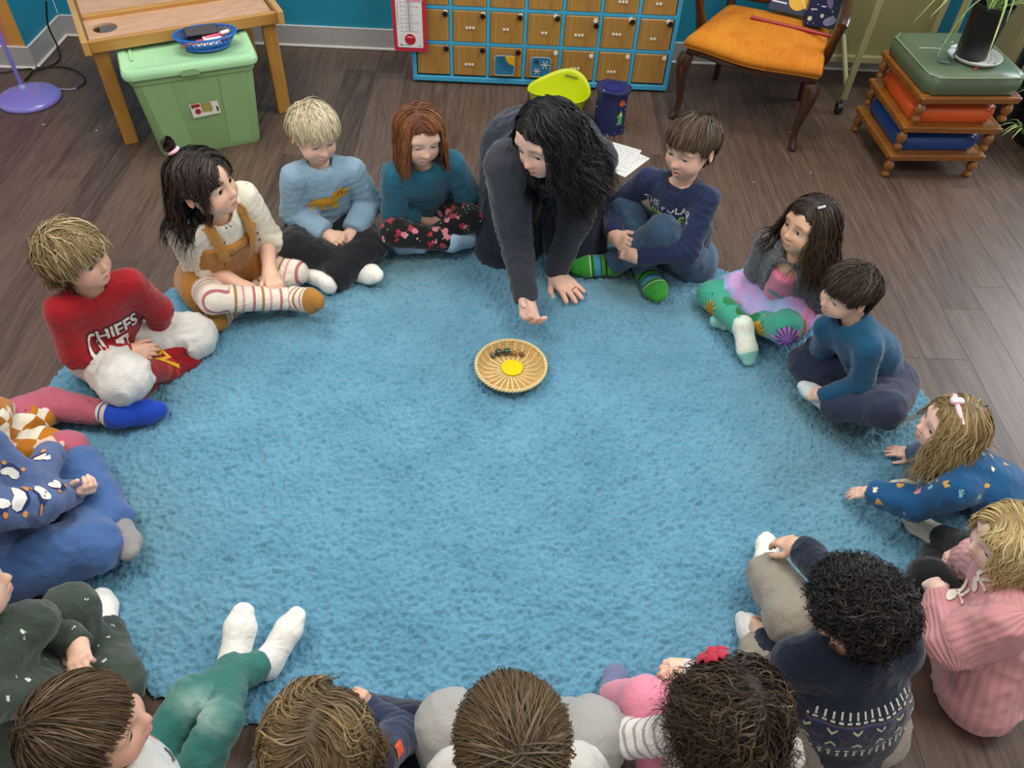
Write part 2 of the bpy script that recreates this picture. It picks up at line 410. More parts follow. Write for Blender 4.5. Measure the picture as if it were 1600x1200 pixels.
def hair_strands(st, n, seed, Rw, blockers):
    """curves in head space (head height 1) that start on the scalp: (n, m, 3)"""
    g = np.random.default_rng(seed)
    u = g.normal(size=(n * 6, 3)); u /= np.linalg.norm(u, axis=1)[:, None]; p = CRAN_C + u * (CRAN_R + .005)
    p = p[scalp_ok(p)][:n]; n = len(p); m = st.get('m', 11)
    if 'drop' in st:
        p = p[~((p[:, 0] * st['drop'][0] > .05) & (p[:, 1] > st['drop'][1]))]; n = len(p)
    if st.get('max_y') is not None:
        p = p[p[:, 1] < st['max_y']]; n = len(p)
    cr = np.asarray(st.get('crown', (.03, -.26, .44)), float); grav = Rw.T @ V(0, 0, -1)
    if st.get('upright'): grav = V(0, 0, -1) * .7 + grav * .3
    # how long, by where the root is
    fy = np.clip((p[:, 1] + .15) / .5, 0, 1); low = np.clip((.25 - p[:, 2]) / .6, 0, 1)
    L = st['len'] * (1 - fy) + st.get('fringe', st['len']) * fy
    L = L * (1 - low * st.get('taper', .5)); L *= 1 + st.get('vary', .15) * g.normal(size=n).clip(-1.6, 1.6)
    dirn = p - cr
    if 'part' in st:                                   # combed to both sides of a parting
        px = st['part']; sgn = np.where(p[:, 0] + g.normal(size=n) * .012 > px, 1.0, -1.0)
        dirn = np.stack([sgn * 1.0, np.full(n, st.get('sweep', -.35)), np.full(n, -.1)], 1)
        top = np.clip((p[:, 2] - .1) / .4, 0, 1)[:, None]; dirn = dirn * top + (1 - top) * (grav + V(0, -.15, 0))
    dirn = dirn + np.asarray(st.get('comb', (0, 0, 0)), float) + g.normal(size=(n, 3)) * st.get('messy', .08)
    nn = (p - CRAN_C) / CRAN_R ** 2; nn /= np.linalg.norm(nn, axis=1)[:, None]
    d = dirn - (dirn * nn).sum(1)[:, None] * nn; d /= np.linalg.norm(d, axis=1)[:, None] + 1e-9
    lift = st.get('lift', .05) * (1 + st.get('liftvar', .28) * g.normal(size=n)).clip(.3, 2)
    ds = L / (m - 1); out = [p.copy()]; G = st.get('grav', 1.2); ph = g.uniform(0, 6.28, n); wv = st.get('wave', 0); wf = st.get('wfreq', 14)
    q = p.copy(); wild = g.normal(size=(n, 3)) * st.get('wild', 0); alive = np.ones(n, bool); jit = g.normal(size=n) * st.get('ragged', .02)
    stick = st.get('stick', not st.get('long'))
    for i in range(1, m):
        t = i / (m - 1)
        d = d + grav * (G * ds)[:, None] * (1 + t) + wild * ds[:, None] + nn * (st.get('rise', 0) * (1 - t) * ds)[:, None]; d /= np.linalg.norm(d, axis=1)[:, None]
        pn = q + d * ds[:, None]
        if wv:
            s_ = np.cross(d, grav); s_ /= np.linalg.norm(s_, axis=1)[:, None] + 1e-6
            pn = pn + s_ * (wv * t * np.cos(ph * .35 + wf * t * L) * ds * wf)[:, None]
        off = lift * min(1, .25 + 1.4 * t) * (1 if t < .8 else st.get('tip', 1))
        for kk, (c, r, add) in enumerate([(CRAN_C, CRAN_R, 1), (V(0, .08, -.17), V(.30, .30, .33), .8)] + blockers):
            rr = r + (off * add)[:, None]; w = (pn - c) / rr; l = np.linalg.norm(w, axis=1)
            ins = l < 1
            if kk == 0:
                nq = w / r; nq /= np.linalg.norm(nq, axis=1)[:, None] + 1e-9; on = (nq @ grav) < (.55 if stick else -.02)
                if stick or t < .6: ins = ins | (on & (l < 1.35))
            pn[ins] = (c + rr * (w / (l + 1e-9)[:, None]))[ins]
        dd = pn - q; d = dd / (np.linalg.norm(dd, axis=1)[:, None] + 1e-9)
        if 'face' in st:                                # keep the face free: hair runs down beside it
            f = st['face'] * (1 - .25 * np.clip((-.1 - pn[:, 2]) / .4, 0, 1)); ins = (pn[:, 1] > .02) & (np.abs(pn[:, 0]) < f) & (pn[:, 2] < st.get('brow', .22)) & (pn[:, 2] > -.62)
            sg = np.where(p[:, 0] > st.get('part', 0), 1, -1); k_ = np.clip((st.get('brow', .22) - pn[:, 2]) / .12, 0, 1); k_ = k_ * k_ * (3 - 2 * k_)
            pn[ins, 0] = (pn[:, 0] * (1 - k_) + sg * f * k_)[ins]
            ym = .30 - .20 * k_; ins2 = ins & (pn[:, 1] > ym); pn[ins2, 1] = ym[ins2]
        if 'trim' in st:
            tr = st['trim']; x = np.abs(pn[:, 0]); y = pn[:, 1]; z = pn[:, 2] + jit
            dead = (y > .14) & (z < tr.get('brow', .15) - .25 * x * x) & (x < .36) | (z < tr.get('nape', -.34)) | ((y > .0) & (z < tr.get('side', -.02)))
            if tr.get('ears', True): dead |= (x > .26) & (y > -.17) & (y < .12) & (z < tr.get('earz', .055))
            alive &= ~dead
        pn = np.where(alive[:, None], pn, q + d * .002); q = pn; out.append(q.copy())
    S = np.stack(out, 1)
    if st.get('curl'):
        A = st['curl']; f = st['cfreq']; T = np.linspace(0, 1, m)[None, :] * L[:, None]
        tg = np.gradient(S, axis=1); tg /= np.linalg.norm(tg, axis=2)[:, :, None] + 1e-9
        a = np.cross(tg, V(.3, .2, 1)); a /= np.linalg.norm(a, axis=2)[:, :, None] + 1e-9; b = np.cross(tg, a)
        e = np.clip(T / .12, 0, 1)[:, :, None] * A * (1 + .3 * g.normal(size=(n, 1, 1)))
        ang = (f * T * (1 + .15 * g.normal(size=(n, 1))) + ph[:, None])[:, :, None]
        S = S + e * (a * np.cos(ang) + b * np.sin(ang))
        w = (S - CRAN_C) / (CRAN_R + .012); l = np.linalg.norm(w, axis=2); ins = l < 1
        S[ins] = (CRAN_C + (CRAN_R + .012) * w / (l[:, :, None] + 1e-9))[ins]
    return S
def strand_mesh(S, width, cols, g, root=.6):
    """flat tapering locks, lying on the head; S (n,m,3)"""
    n, m, _ = S.shape; tg = np.gradient(S, axis=1); tg /= np.linalg.norm(tg, axis=2)[:, :, None] + 1e-9
    nr = S - V(0, -.06, .02); side = np.cross(tg, nr); side /= np.linalg.norm(side, axis=2)[:, :, None] + 1e-9
    t = np.linspace(0, 1, m)[None, :, None]; prof = (root + (1 - root) * np.minimum(t * 4, 1)) * (1 - t ** 2.2 * .92)
    w = width * prof * (1 + .3 * g.normal(size=(n, 1, 1))).clip(.4, 2) * .5
    up = np.cross(side, tg)
    tw = np.where(g.uniform(size=(n, 1, 1)) < .5, 1, -1) * .5; A = S - side * w + up * w * tw; B = S + side * w - up * w * tw
    vs = np.stack([A, B], 2).reshape(-1, 3)
    i = (np.arange(n)[:, None] * m + np.arange(m - 1)[None, :]).ravel() * 2
    q = np.stack([i, i + 2, i + 3, i + 1], 1)
    mixv = g.uniform(0, 1, (n, 1)); c = cols[0] * (1 - mixv) + cols[1] * mixv
    if len(cols) > 2: hi = (g.uniform(size=(n, 1)) < .09); c = np.where(hi, cols[2], c)
    c = c * (1 + .10 * g.normal(size=(n, 1)).clip(-1.5, 1.5))
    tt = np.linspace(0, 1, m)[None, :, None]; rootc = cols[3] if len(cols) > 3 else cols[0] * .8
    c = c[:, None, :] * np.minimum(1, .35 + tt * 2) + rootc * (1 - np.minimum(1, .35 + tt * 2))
    return vs, q, np.repeat(c.clip(0, 1), 2, axis=1).reshape(-1, 3)
def locks_solid(S, rad, vox, extra=(), cut=None):
    L = [el(CRAN_C, CRAN_R + .012, k=.02)] if extra != 'none' else []
    n, m, _ = S.shape; L2 = []
    for s in S:
        for j in range(0, m - 1, 2):
            e = min(j + 2, m - 1); t = j / (m - 1); L2.append(rc(s[j], s[e], rad * (1 - .35 * t), rad * (1 - .35 * min(1, t + .25)), k=rad * .5))
    L = L + L2
    if extra != 'none': L += list(extra)
    # the scalp shell ends at the hairline: take away what covers the face
    L.insert(1, dict(d=lambda p: -(np.interp(p[:, 1], *SCALP_LINE) - p[:, 2]), lo=None, hi=None, op='-', k=.02, a=None, b=None))
    return sdf_mesh(L, vox)

def torso_frame(J):
    pel, nk = V(*J['pel']), V(*J['nk']); lat = nrm(V(*J['sr']) - V(*J['sl'])); up = nrm(nk - pel)
    lat = nrm(lat - up * (lat @ up)); fwd = np.cross(up, lat); return pel, nk, lat, fwd, up
def cut_rc(a, b, ra, rb, **kw):
    """limb piece with a flat end at b"""
    p = rc(a, b, ra, rb, **kw); f = p['d']; b = np.asarray(b, float); n = nrm(b - np.asarray(a, float)); p['d'] = lambda q: np.maximum(f(q), (q - b) @ n - .001); return p
def limb_attr(v, limbs):
    """(metres along the limb, metres round it, which limb)"""
    best = np.full(len(v), 9.0); out = np.zeros((len(v), 3))
    for a, b, r, t0, i in limbs:
        a = np.asarray(a, float); b = np.asarray(b, float); e = b - a; L = np.linalg.norm(e) + 1e-9; e = e / L
        s = (v - a) @ e; c = np.clip(s, 0, L); q = v - a - c[:, None] * e; d = np.linalg.norm(q, axis=1) - r
        h = V(0, 0, 2.0) - a; h = nrm(h - e * (h @ e)); w = np.cross(e, h)      # the seam runs along the far side
        ang = np.arctan2(q @ w, q @ h); k = d < best; best[k] = d[k]
        out[k] = np.stack([t0 + s, ang * r, np.full(len(v), float(i))], 1)[k]
    return out
def cloth(name, prims, limbs, m, parent, org, vox=.009, fold=.004, rings=(), seed=0, post=None, ffreq=16, it=2):
    v, q = sdf_mesh(prims, vox); v = relax(v, q, it)
    n = vnormals(v, q)
    fold = fold * 1.25; disp = fold * .75 * vnoise(v * ffreq, seed) - fold * 1.1 * np.abs(vnoise(v * V(1, 1, .6) * ffreq * 1.9, seed + 5)) ** .7 + fold * .5
    for c, ax, amp, wl, rad in rings:                   # bunched cloth round a joint
        x = v - c; dist = np.linalg.norm(x, axis=1); disp += amp * np.sin((x @ ax) * 6.283 / wl + 2.2 * vnoise(v * 22, seed + 9)) * np.exp(-(dist / rad) ** 2)
    v = v + n * disp[:, None]
    if post is not None: v = post(v)
    v[:, 2] = np.maximum(v[:, 2], .002)
    me = mesh_np(name, v - org, q); set_attr(me, 'limb', limb_attr(v, limbs), 'FLOAT_VECTOR')
    pel, nk, lat, fwd, up = TF; x = v - pel
    set_attr(me, 'torso', np.stack([x @ lat, x @ fwd, x @ up], 1), 'FLOAT_VECTOR')
    o = obj_me(name, me, m, parent); return o, v, q
TF = None
def decal(name, polys, centre, udir, vdir, bvh, m, parent, org, lift=.0022, sub=.012, away=.25, inside=False, maxd=9.0):
    """flat print that hugs the cloth. polys: bmesh in the uv plane (x,y) metres"""
    bm = polys; u = nrm(udir); w = nrm(np.asarray(vdir) - u * (np.asarray(vdir) @ u)); n = np.cross(u, w)
    bmesh.ops.triangulate(bm, faces=bm.faces[:])
    for _ in range(4):
        es = [e for e in bm.edges if e.calc_length() > sub]
        if not es: break
        bmesh.ops.subdivide_edges(bm, edges=es, cuts=1); bmesh.ops.triangulate(bm, faces=[f for f in bm.faces if len(f.verts) > 3])
    bad = []
    for vt in bm.verts:
        o = np.asarray(centre) + u * vt.co.x + w * vt.co.y + n * away
        hit = bvh.ray_cast(Vector(o - n * away), Vector(n), .25) if inside else bvh.ray_cast(Vector(o), Vector(-n), away + .25)
        if hit[0] is None or (hit[0] - Vector(centre)).length > maxd: bad.append(vt); continue
        nn = hit[1]
        if nn.dot(Vector(n)) < 0: nn = -nn
        vt.co = hit[0] + nn * (lift + vt.co.z) - Vector(org)
    if bad: bmesh.ops.delete(bm, geom=bad, context='VERTS')
    me = bpy.data.meshes.new(name); bm.to_mesh(me); bm.free(); return obj_me(name, me, m, parent)
def text_bm(txt, size, arch=0, stretch=1.0, bold=0.0, shear=0.0):
    cu = bpy.data.curves.new('lettering', 'FONT'); cu.body = txt; cu.size = size; cu.align_x = 'CENTER'; cu.align_y = 'CENTER'; cu.offset = bold; cu.resolution_u = 3; cu.shear = shear
    o = bpy.data.objects.new('lettering', cu); COL.objects.link(o); bpy.context.view_layer.update()
    dg = bpy.context.evaluated_depsgraph_get(); me = o.evaluated_get(dg).to_mesh()
    bm = bmesh.new(); bm.from_mesh(me); o.evaluated_get(dg).to_mesh_clear()
    bpy.data.objects.remove(o); bpy.data.curves.remove(cu)
    for vt in bm.verts:
        vt.co.y *= stretch
        if arch: vt.co.y += -arch * vt.co.x ** 2
    return bm
def poly_bm(polys, scale=1.0, z=0):
    bm = bmesh.new()
    for p in polys:
        try: bm.faces.new([bm.verts.new((x * scale, y * scale, z)) for x, y in p])
        except ValueError: pass
    return bm
def disc(cx, cy, rx, ry=None, n=10, rot=0): return [(cx + rx * math.cos(6.2832 * i / n) * math.cos(rot) - (ry or rx) * math.sin(6.2832 * i / n) * math.sin(rot), cy + rx * math.cos(6.2832 * i / n) * math.sin(rot) + (ry or rx) * math.sin(6.2832 * i / n) * math.cos(rot)) for i in range(n)]

def person(label, J, H, top, bottom, sock, skin=('#E2B49A', '#C97B66', '#B8605A'), sc=1.0, hands=None, iris='#5a4030', detail=1.0, adult=False, seed=1, extra=None, feet=(1, 1)):
    global TF
    J = {k: V(*p) for k, p in J.items()}; TF = pel, nk, lat, fwd, up = torso_frame(J); org = V(pel[0], pel[1], 0)
    root = empty('person', tuple(org), 0, label, 'person')
    base = np.array(srgb(skin[0])); blush = np.array(srgb(skin[1])); lip = np.array(srgb(skin[2])); SM = skin_mat('skin_' + skin[0], base, skin[1], skin[2])
    hs = H.get('size', .19); Rh = frame(H['az'], H.get('pitch', 0), H.get('roll', 0)); hd = J['hd']
    toL = lambda p: (np.asarray(p) - hd) @ Rh / hs
    toW = lambda p: hd + hs * (p @ Rh.T)
    # ---- body: head, neck, trunk, arms and hands in one skin mesh
    HP = head_prims(H.get('eye', .028), H.get('mouth', 0), chub=H.get('chub', 1.0))
    nb = toL(nk - up * .015 * sc); HP.append(rc((0, -.08, -.22), nb, .20, .19 if not adult else .2, k=.08))
    v, q = sdf_mesh(HP, H.get('vox', .0185)); v = relax(v, q, 1, .35)
    def paint(p):
        c = np.tile(base, (len(p), 1)); x = np.abs(p[:, 0])
        def bl(w, col): return c * (1 - w[:, None]) + np.asarray(col) * w[:, None]
        c = bl(.45 * np.exp(-(((x - .2) / .11) ** 2 + ((p[:, 2] + .2) / .10) ** 2)) * (p[:, 1] > .1), blush)
        c = bl(.35 * np.exp(-((x / .07) ** 2 + ((p[:, 2] + .165) / .06) ** 2)) * (p[:, 1] > .33), blush)
        c = bl(.45 * (x > .37) * (np.abs(p[:, 2] + .05) < .14), blush)
        mo = H.get('mouth', 0)
        lp = ((p[:, 1] > .30) & (x < .105)) * np.exp(-(((p[:, 2] + .304 + mo / 2 - .25 * x ** 2) / (.033 + mo * .5 - .12 * np.minimum(x, .1))) ** 4)); c = bl(.8 * np.clip(lp, 0, 1), lip)
        br = (p[:, 1] > .25) * np.exp(-(((x - .15) / .085) ** 4 + ((p[:, 2] - .095 + .9 * (x - .14) ** 2) / .022) ** 2)); c = bl(.65 * br * H.get('brow', 1), H['cols'][0] * .55)
        ls = (p[:, 1] > .28) * np.exp(-(((x - .15) / .075) ** 4 + ((p[:, 2] + .042 - H.get('eye', .028) * .85 + 1.2 * (x - .15) ** 2) / .013) ** 2)); c = bl(.75 * ls, (.05, .03, .025))
        ll = (p[:, 1] > .28) * np.exp(-(((x - .15) / .075) ** 4 + ((p[:, 2] + .042 + H.get('eye', .028) * .9) / .010) ** 2)); c = bl(.3 * ll, blush * .5)
        return c
    VV = [toW(v)]; QQ = [q]; CC = [paint(v)]; off = len(v)
    def addskin(prims, vox, colf=None, rl=1):
        nonlocal off
        v, q = sdf_mesh(prims, vox); v = relax(v, q, rl, .4); VV.append(v); QQ.append(q + off); off += len(v)
        CC.append(np.tile(base, (len(v), 1)) if colf is None else colf(v))
    M = np.stack([lat, fwd / .7, up]); mid = (pel + nk) / 2 - fwd * .018 * sc; ch = nk - up * .075 * sc
    tp = [rc(pel, mid, .085 * sc, .08 * sc, M=M), rc(mid, ch, .08 * sc, .082 * sc, M=M), rc(ch, nk, .07 * sc, .03 * sc), rc(J['sl'], J['sr'], .03 * sc, .03 * sc)]
    for s in 'lr':
        tp += [rc(J['s' + s], J['e' + s], .032 * sc, .027 * sc)]
        if ('h' + s) not in J: tp += [rc(J['e' + s], J['w' + s], .027 * sc, .02 * sc)]
        tp += [rc(pel + (lat if s == 'r' else -lat) * .06 * sc, J['k' + s], .055 * sc, .04 * sc), rc(J['k' + s], J['a' + s], .04 * sc, .026 * sc)]
    addskin(tp, .019)
    hands = hands or {}
    for s in 'lr':
        if ('h' + s) not in J: continue
        hp = hands.get(s, {}); W, T = J['w' + s], J['h' + s]; Lh = hp.get('L', (.185 if adult else .108 * sc)); d = nrm(T - W)
        pr = hand_prims(W, d, hp.get('palm', (0, 0, -1)), s == 'r', Lh, hp.get('curl', .35), hp.get('spread', .1), hp.get('thumb', .5), hp.get('curls'))
        pr += [rc(J['e' + s], W, .029 * sc, .0195 * sc, k=.01), rc(W, W + d * Lh * .2, .0195 * sc, .021 * sc, k=.012)]
        def colf(v, W=W, d=d, Lh=Lh):
            w = np.clip(((v - W) @ d / Lh - .5) / .5, 0, 1)[:, None] * .35; return base * (1 - w) + blush * w
        addskin(pr, .0034 * (1.3 if adult else 1), colf)
    body = obj_me('body', mesh_np('body', np.concatenate(VV) - org, np.concatenate(QQ)), SM, root); set_attr(body.data, 'Col', np.concatenate(CC))
    # ---- eyes
    if H.get('eyes', True):
        for s in (-1, 1):
            c = toW(V(s * .150, .262, -.028)); b = MB(); bmesh.ops.create_uvsphere(b.bm, u_segments=20, v_segments=12, radius=1)
            e = b.build('eye', eye_mat(iris), root, True, angle=180)
            look = frame(H['az'] + H.get('gaze', 0), H.get('pitch', 0) + H.get('gazev', -10), 0)
            r = .089 * hs; e.matrix_local = Matrix.Translation(Vector(c - org)) @ Matrix(look.tolist()).to_4x4() @ Matrix.Scale(r, 4)
    # ---- hair
    g = np.random.default_rng(seed); st = dict(H['hair']); nst = int(st.get('n', 900) * detail)
    blk = [(toL(ch - up * .01), np.full(3, .135 * sc / hs), .3)] + [(toL(J['s' + s] - up * .012), np.full(3, .062 * sc / hs), .3) for s in 'lr']
    if not st.get('long'): blk = []
    S = hair_strands(st, nst, seed, Rh, blk); S0 = hair_strands(dict(st, curl=0, wave=st.get('wave', 0) * .4, vary=.05, wild=0), st.get('guides', 150) * 2, seed + 1, Rh, blk); G_ = S0[::2]; inw = st.get('inset', .93); G_ = CRAN_C + (G_ - CRAN_C) * inw
    cols = H['cols']
    hv, hq = locks_solid(G_, st.get("rad", .035), .034)
    n_ = vnormals(hv, hq); hv = relax(hv, hq, 1)
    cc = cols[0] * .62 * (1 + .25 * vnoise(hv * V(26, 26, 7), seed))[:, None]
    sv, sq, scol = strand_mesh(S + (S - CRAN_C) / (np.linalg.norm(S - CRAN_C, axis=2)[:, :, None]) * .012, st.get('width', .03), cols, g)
    ex_v, ex_q, ex_c = [], [], []
    o_ = len(hv) + len(sv)
    for (Sx, wx) in H.get('more', []):
        a, b, c = strand_mesh(Sx, wx, cols, g); ex_v.append(a); ex_q.append(b + o_); ex_c.append(c); o_ += len(a)
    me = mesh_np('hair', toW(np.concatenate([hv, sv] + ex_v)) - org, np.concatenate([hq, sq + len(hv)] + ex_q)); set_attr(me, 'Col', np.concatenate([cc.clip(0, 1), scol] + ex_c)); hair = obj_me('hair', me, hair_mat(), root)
    # ---- clothes
    out = dict(root=root, body=body, hair=hair, toW=toW, org=org, J=J, tf=TF, Rh=Rh, hs=hs)
    if bottom: 
        lo = bottom.get('loose', 1.0) * sc; hip = {'r': pel + lat * .062 * sc, 'l': pel - lat * .062 * sc}
        bp = [rc(pel - lat * .05 * sc, pel + lat * .05 * sc, .088 * lo, .088 * lo, k=.03), rc(pel, mid, .09 * lo, .08 * lo, M=M, k=.03)]; limbs = [(pel, mid, .1, 0, 0)]; rings = []
        for i, s in enumerate('rl'):
            K, A = J['k' + s], J['a' + s]; e = K + (A - K) * bottom.get('end', 1.0)
            r1, r2, r3, r4 = [x * lo for x in bottom.get('r', (.076, .056, .054, .042))]
            bp += [rc(hip[s], K, r1, r2, k=.02), cut_rc(K, e, r3, r4, k=.012)]
            if bottom.get('cuff'): bp += [cut_rc(e - nrm(e - K) * .022, e + nrm(e - K) * .008, r4 * .86, r4 * .80, k=.004)]
            lt = np.linalg.norm(K - hip[s]); limbs += [(hip[s], K, r1, 0, 1 + i), (K, e, r3, lt, 1 + i)]
            rings += [(K + (hip[s] + A - 2 * K) * .12, nrm(A - hip[s]), bottom.get('crease', .003) * sc, .03, .075 * sc), (hip[s], nrm(K - pel), .003 * sc, .035, .08 * sc), (e, nrm(e - K), .0025 * sc, .022, .05 * sc)]
        bp += bottom.get('extra', lambda J, tf: [])(J, TF)
        out['bottom'] = cloth(bottom.get('name', 'trousers'), bp, limbs, bottom['mat'], root, org, fold=bottom.get('fold', .004) * sc, rings=rings, seed=seed + 3, vox=bottom.get('vox', .0092))
    if sock:
        for s in 'rl':
            if ('t' + s) not in J: continue
            K, A, T = J['k' + s], J['a' + s], J['t' + s]; sh = nrm(A - K); f = nrm(T - A); sz = sc * sock.get('r', 1)
            heel = A + sh * .022 * sc - f * .022 * sc; Lf = max(np.linalg.norm(T - A), .05); wid = np.cross(f, sh); wid = nrm(wid) if np.linalg.norm(np.cross(f, sh)) > .05 else lat
            Ms = np.stack([wid / 1.25, f, np.cross(wid, f) * 1.2]); ball = heel + (T - heel) * .72
            sp = [rc(K + (A - K) * sock.get('start', .62), A, .033 * sz, .030 * sz), rc(A, heel, .030 * sz, .029 * sz), rc(heel, ball, .029 * sz, .031 * sz, M=Ms, k=.02), rc(ball, T, .031 * sz, .022 * sz, M=Ms), rc(A, ball, .027 * sz, .024 * sz, k=.02)]
            lm = [(K, A, .03, -np.linalg.norm(A - K), 0), (A, T, .03, 0, 0)]
            so, _, _ = cloth('sock', sp, lm, sock['mat_' + s] if ('mat_' + s) in sock else sock['mat'], root, org, vox=.0066, fold=.0018, rings=[(A - sh * .03, sh, .0016, .014, .035)], seed=seed)
            out['sock_' + s] = so
    if top:
        lo = top.get('loose', 1.0) * sc; hem = pel + up * top.get('hem', .0) * sc
        d_ = top.get('depth', .74); M2 = np.stack([lat, fwd / d_, up])
        tp = [rc(hem, mid, top.get('rhem', .108) * lo, .102 * lo, M=M2, k=.03), rc(mid, ch, .102 * lo, .096 * lo, M=M2, k=.03), rc(ch, nk - up * .03 * sc, .088 * lo, .062 * sc, M=M2, k=.03),
              rc(J['sl'], nk - up * .012 * sc, .038 * lo, .040 * lo, k=.04), rc(J['sr'], nk - up * .012 * sc, .038 * lo, .040 * lo, k=.04)]
        limbs = [(hem, nk, .1, 0, 0)]; rings = [(mid + fwd * .05, up, .003 * sc, .04, .08 * sc)]
        for i, s in enumerate('rl'):
            S_, E_, W_ = J['s' + s], J['e' + s], J['w' + s]; fr = top.get('slv', 1.0); e = E_ + (W_ - E_) * fr if fr > 0 else S_ + (E_ - S_) * (1 + fr)
            r1, r2, r3, r4 = [x * lo for x in top.get('r', (.042, .040, .039, .031))]
            lu = np.linalg.norm(E_ - S_)
            if fr > 0:
                tp += [rc(S_, E_, r1, r2, k=.02), cut_rc(E_, e, r3, r3 + (r4 - r3) * fr, k=.012)]; limbs += [(S_, E_, r1, 0, 1 + i), (E_, e, r3, lu, 1 + i)]
                rings += [(E_, nrm(W_ - S_), .0034 * sc, .026, .06 * sc), (e - nrm(e - E_) * .02, nrm(e - E_), .002 * sc, .018, .035 * sc)]
            else: tp += [cut_rc(S_, e, r1, r2, k=.02)]; limbs += [(S_, e, r1, 0, 1 + i)]
            rings += [(S_ - up * .03, nrm(E_ - S_), .003 * sc, .03, .06 * sc)]
            if top.get('cuff') and fr > 0: x_ = nrm(e - E_); tp += [cut_rc(e - x_ * .018, e + x_ * .012, r4 * .92, r4 * .86, k=.003)]
        tp += top.get('extra', lambda J, tf: [])(J, TF)
        nd = nrm(toW(V(0, -.05, -.2)) - nk)
        tp.append(rc(nk - up * .005 * sc + fwd * .004, nk + nd * .10 * sc + fwd * .01, .043 * sc * top.get('neck', 1), .05 * sc * top.get('neck', 1), op='-', k=.006))
        out['top'] = cloth(top.get('name', 'shirt'), tp, limbs, top['mat'], root, org, fold=top.get('fold', .0038) * sc, rings=rings, seed=seed + 11, vox=top.get('vox', .0088))
        if top.get('collar'):
            b = MB(); Rn = .046 * sc * top.get('neck', 1); a1 = nrm(np.cross(nd, fwd)); a2 = np.cross(nd, a1); c0 = nk + nd * .004
            b.tube([Vector(c0 + Rn * (a1 * math.cos(x) + a2 * math.sin(x)) - org) for x in np.linspace(0, 2 * PI, 25)], .0065 * sc, 8)
            out['collar'] = b.build('collar', top['collar'], root, True)
    return out
def bvh_of(part):
    o, v, q = part; return BVHTree.FromPolygons([tuple(x) for x in v], [tuple(int(i) for i in f) for f in q])

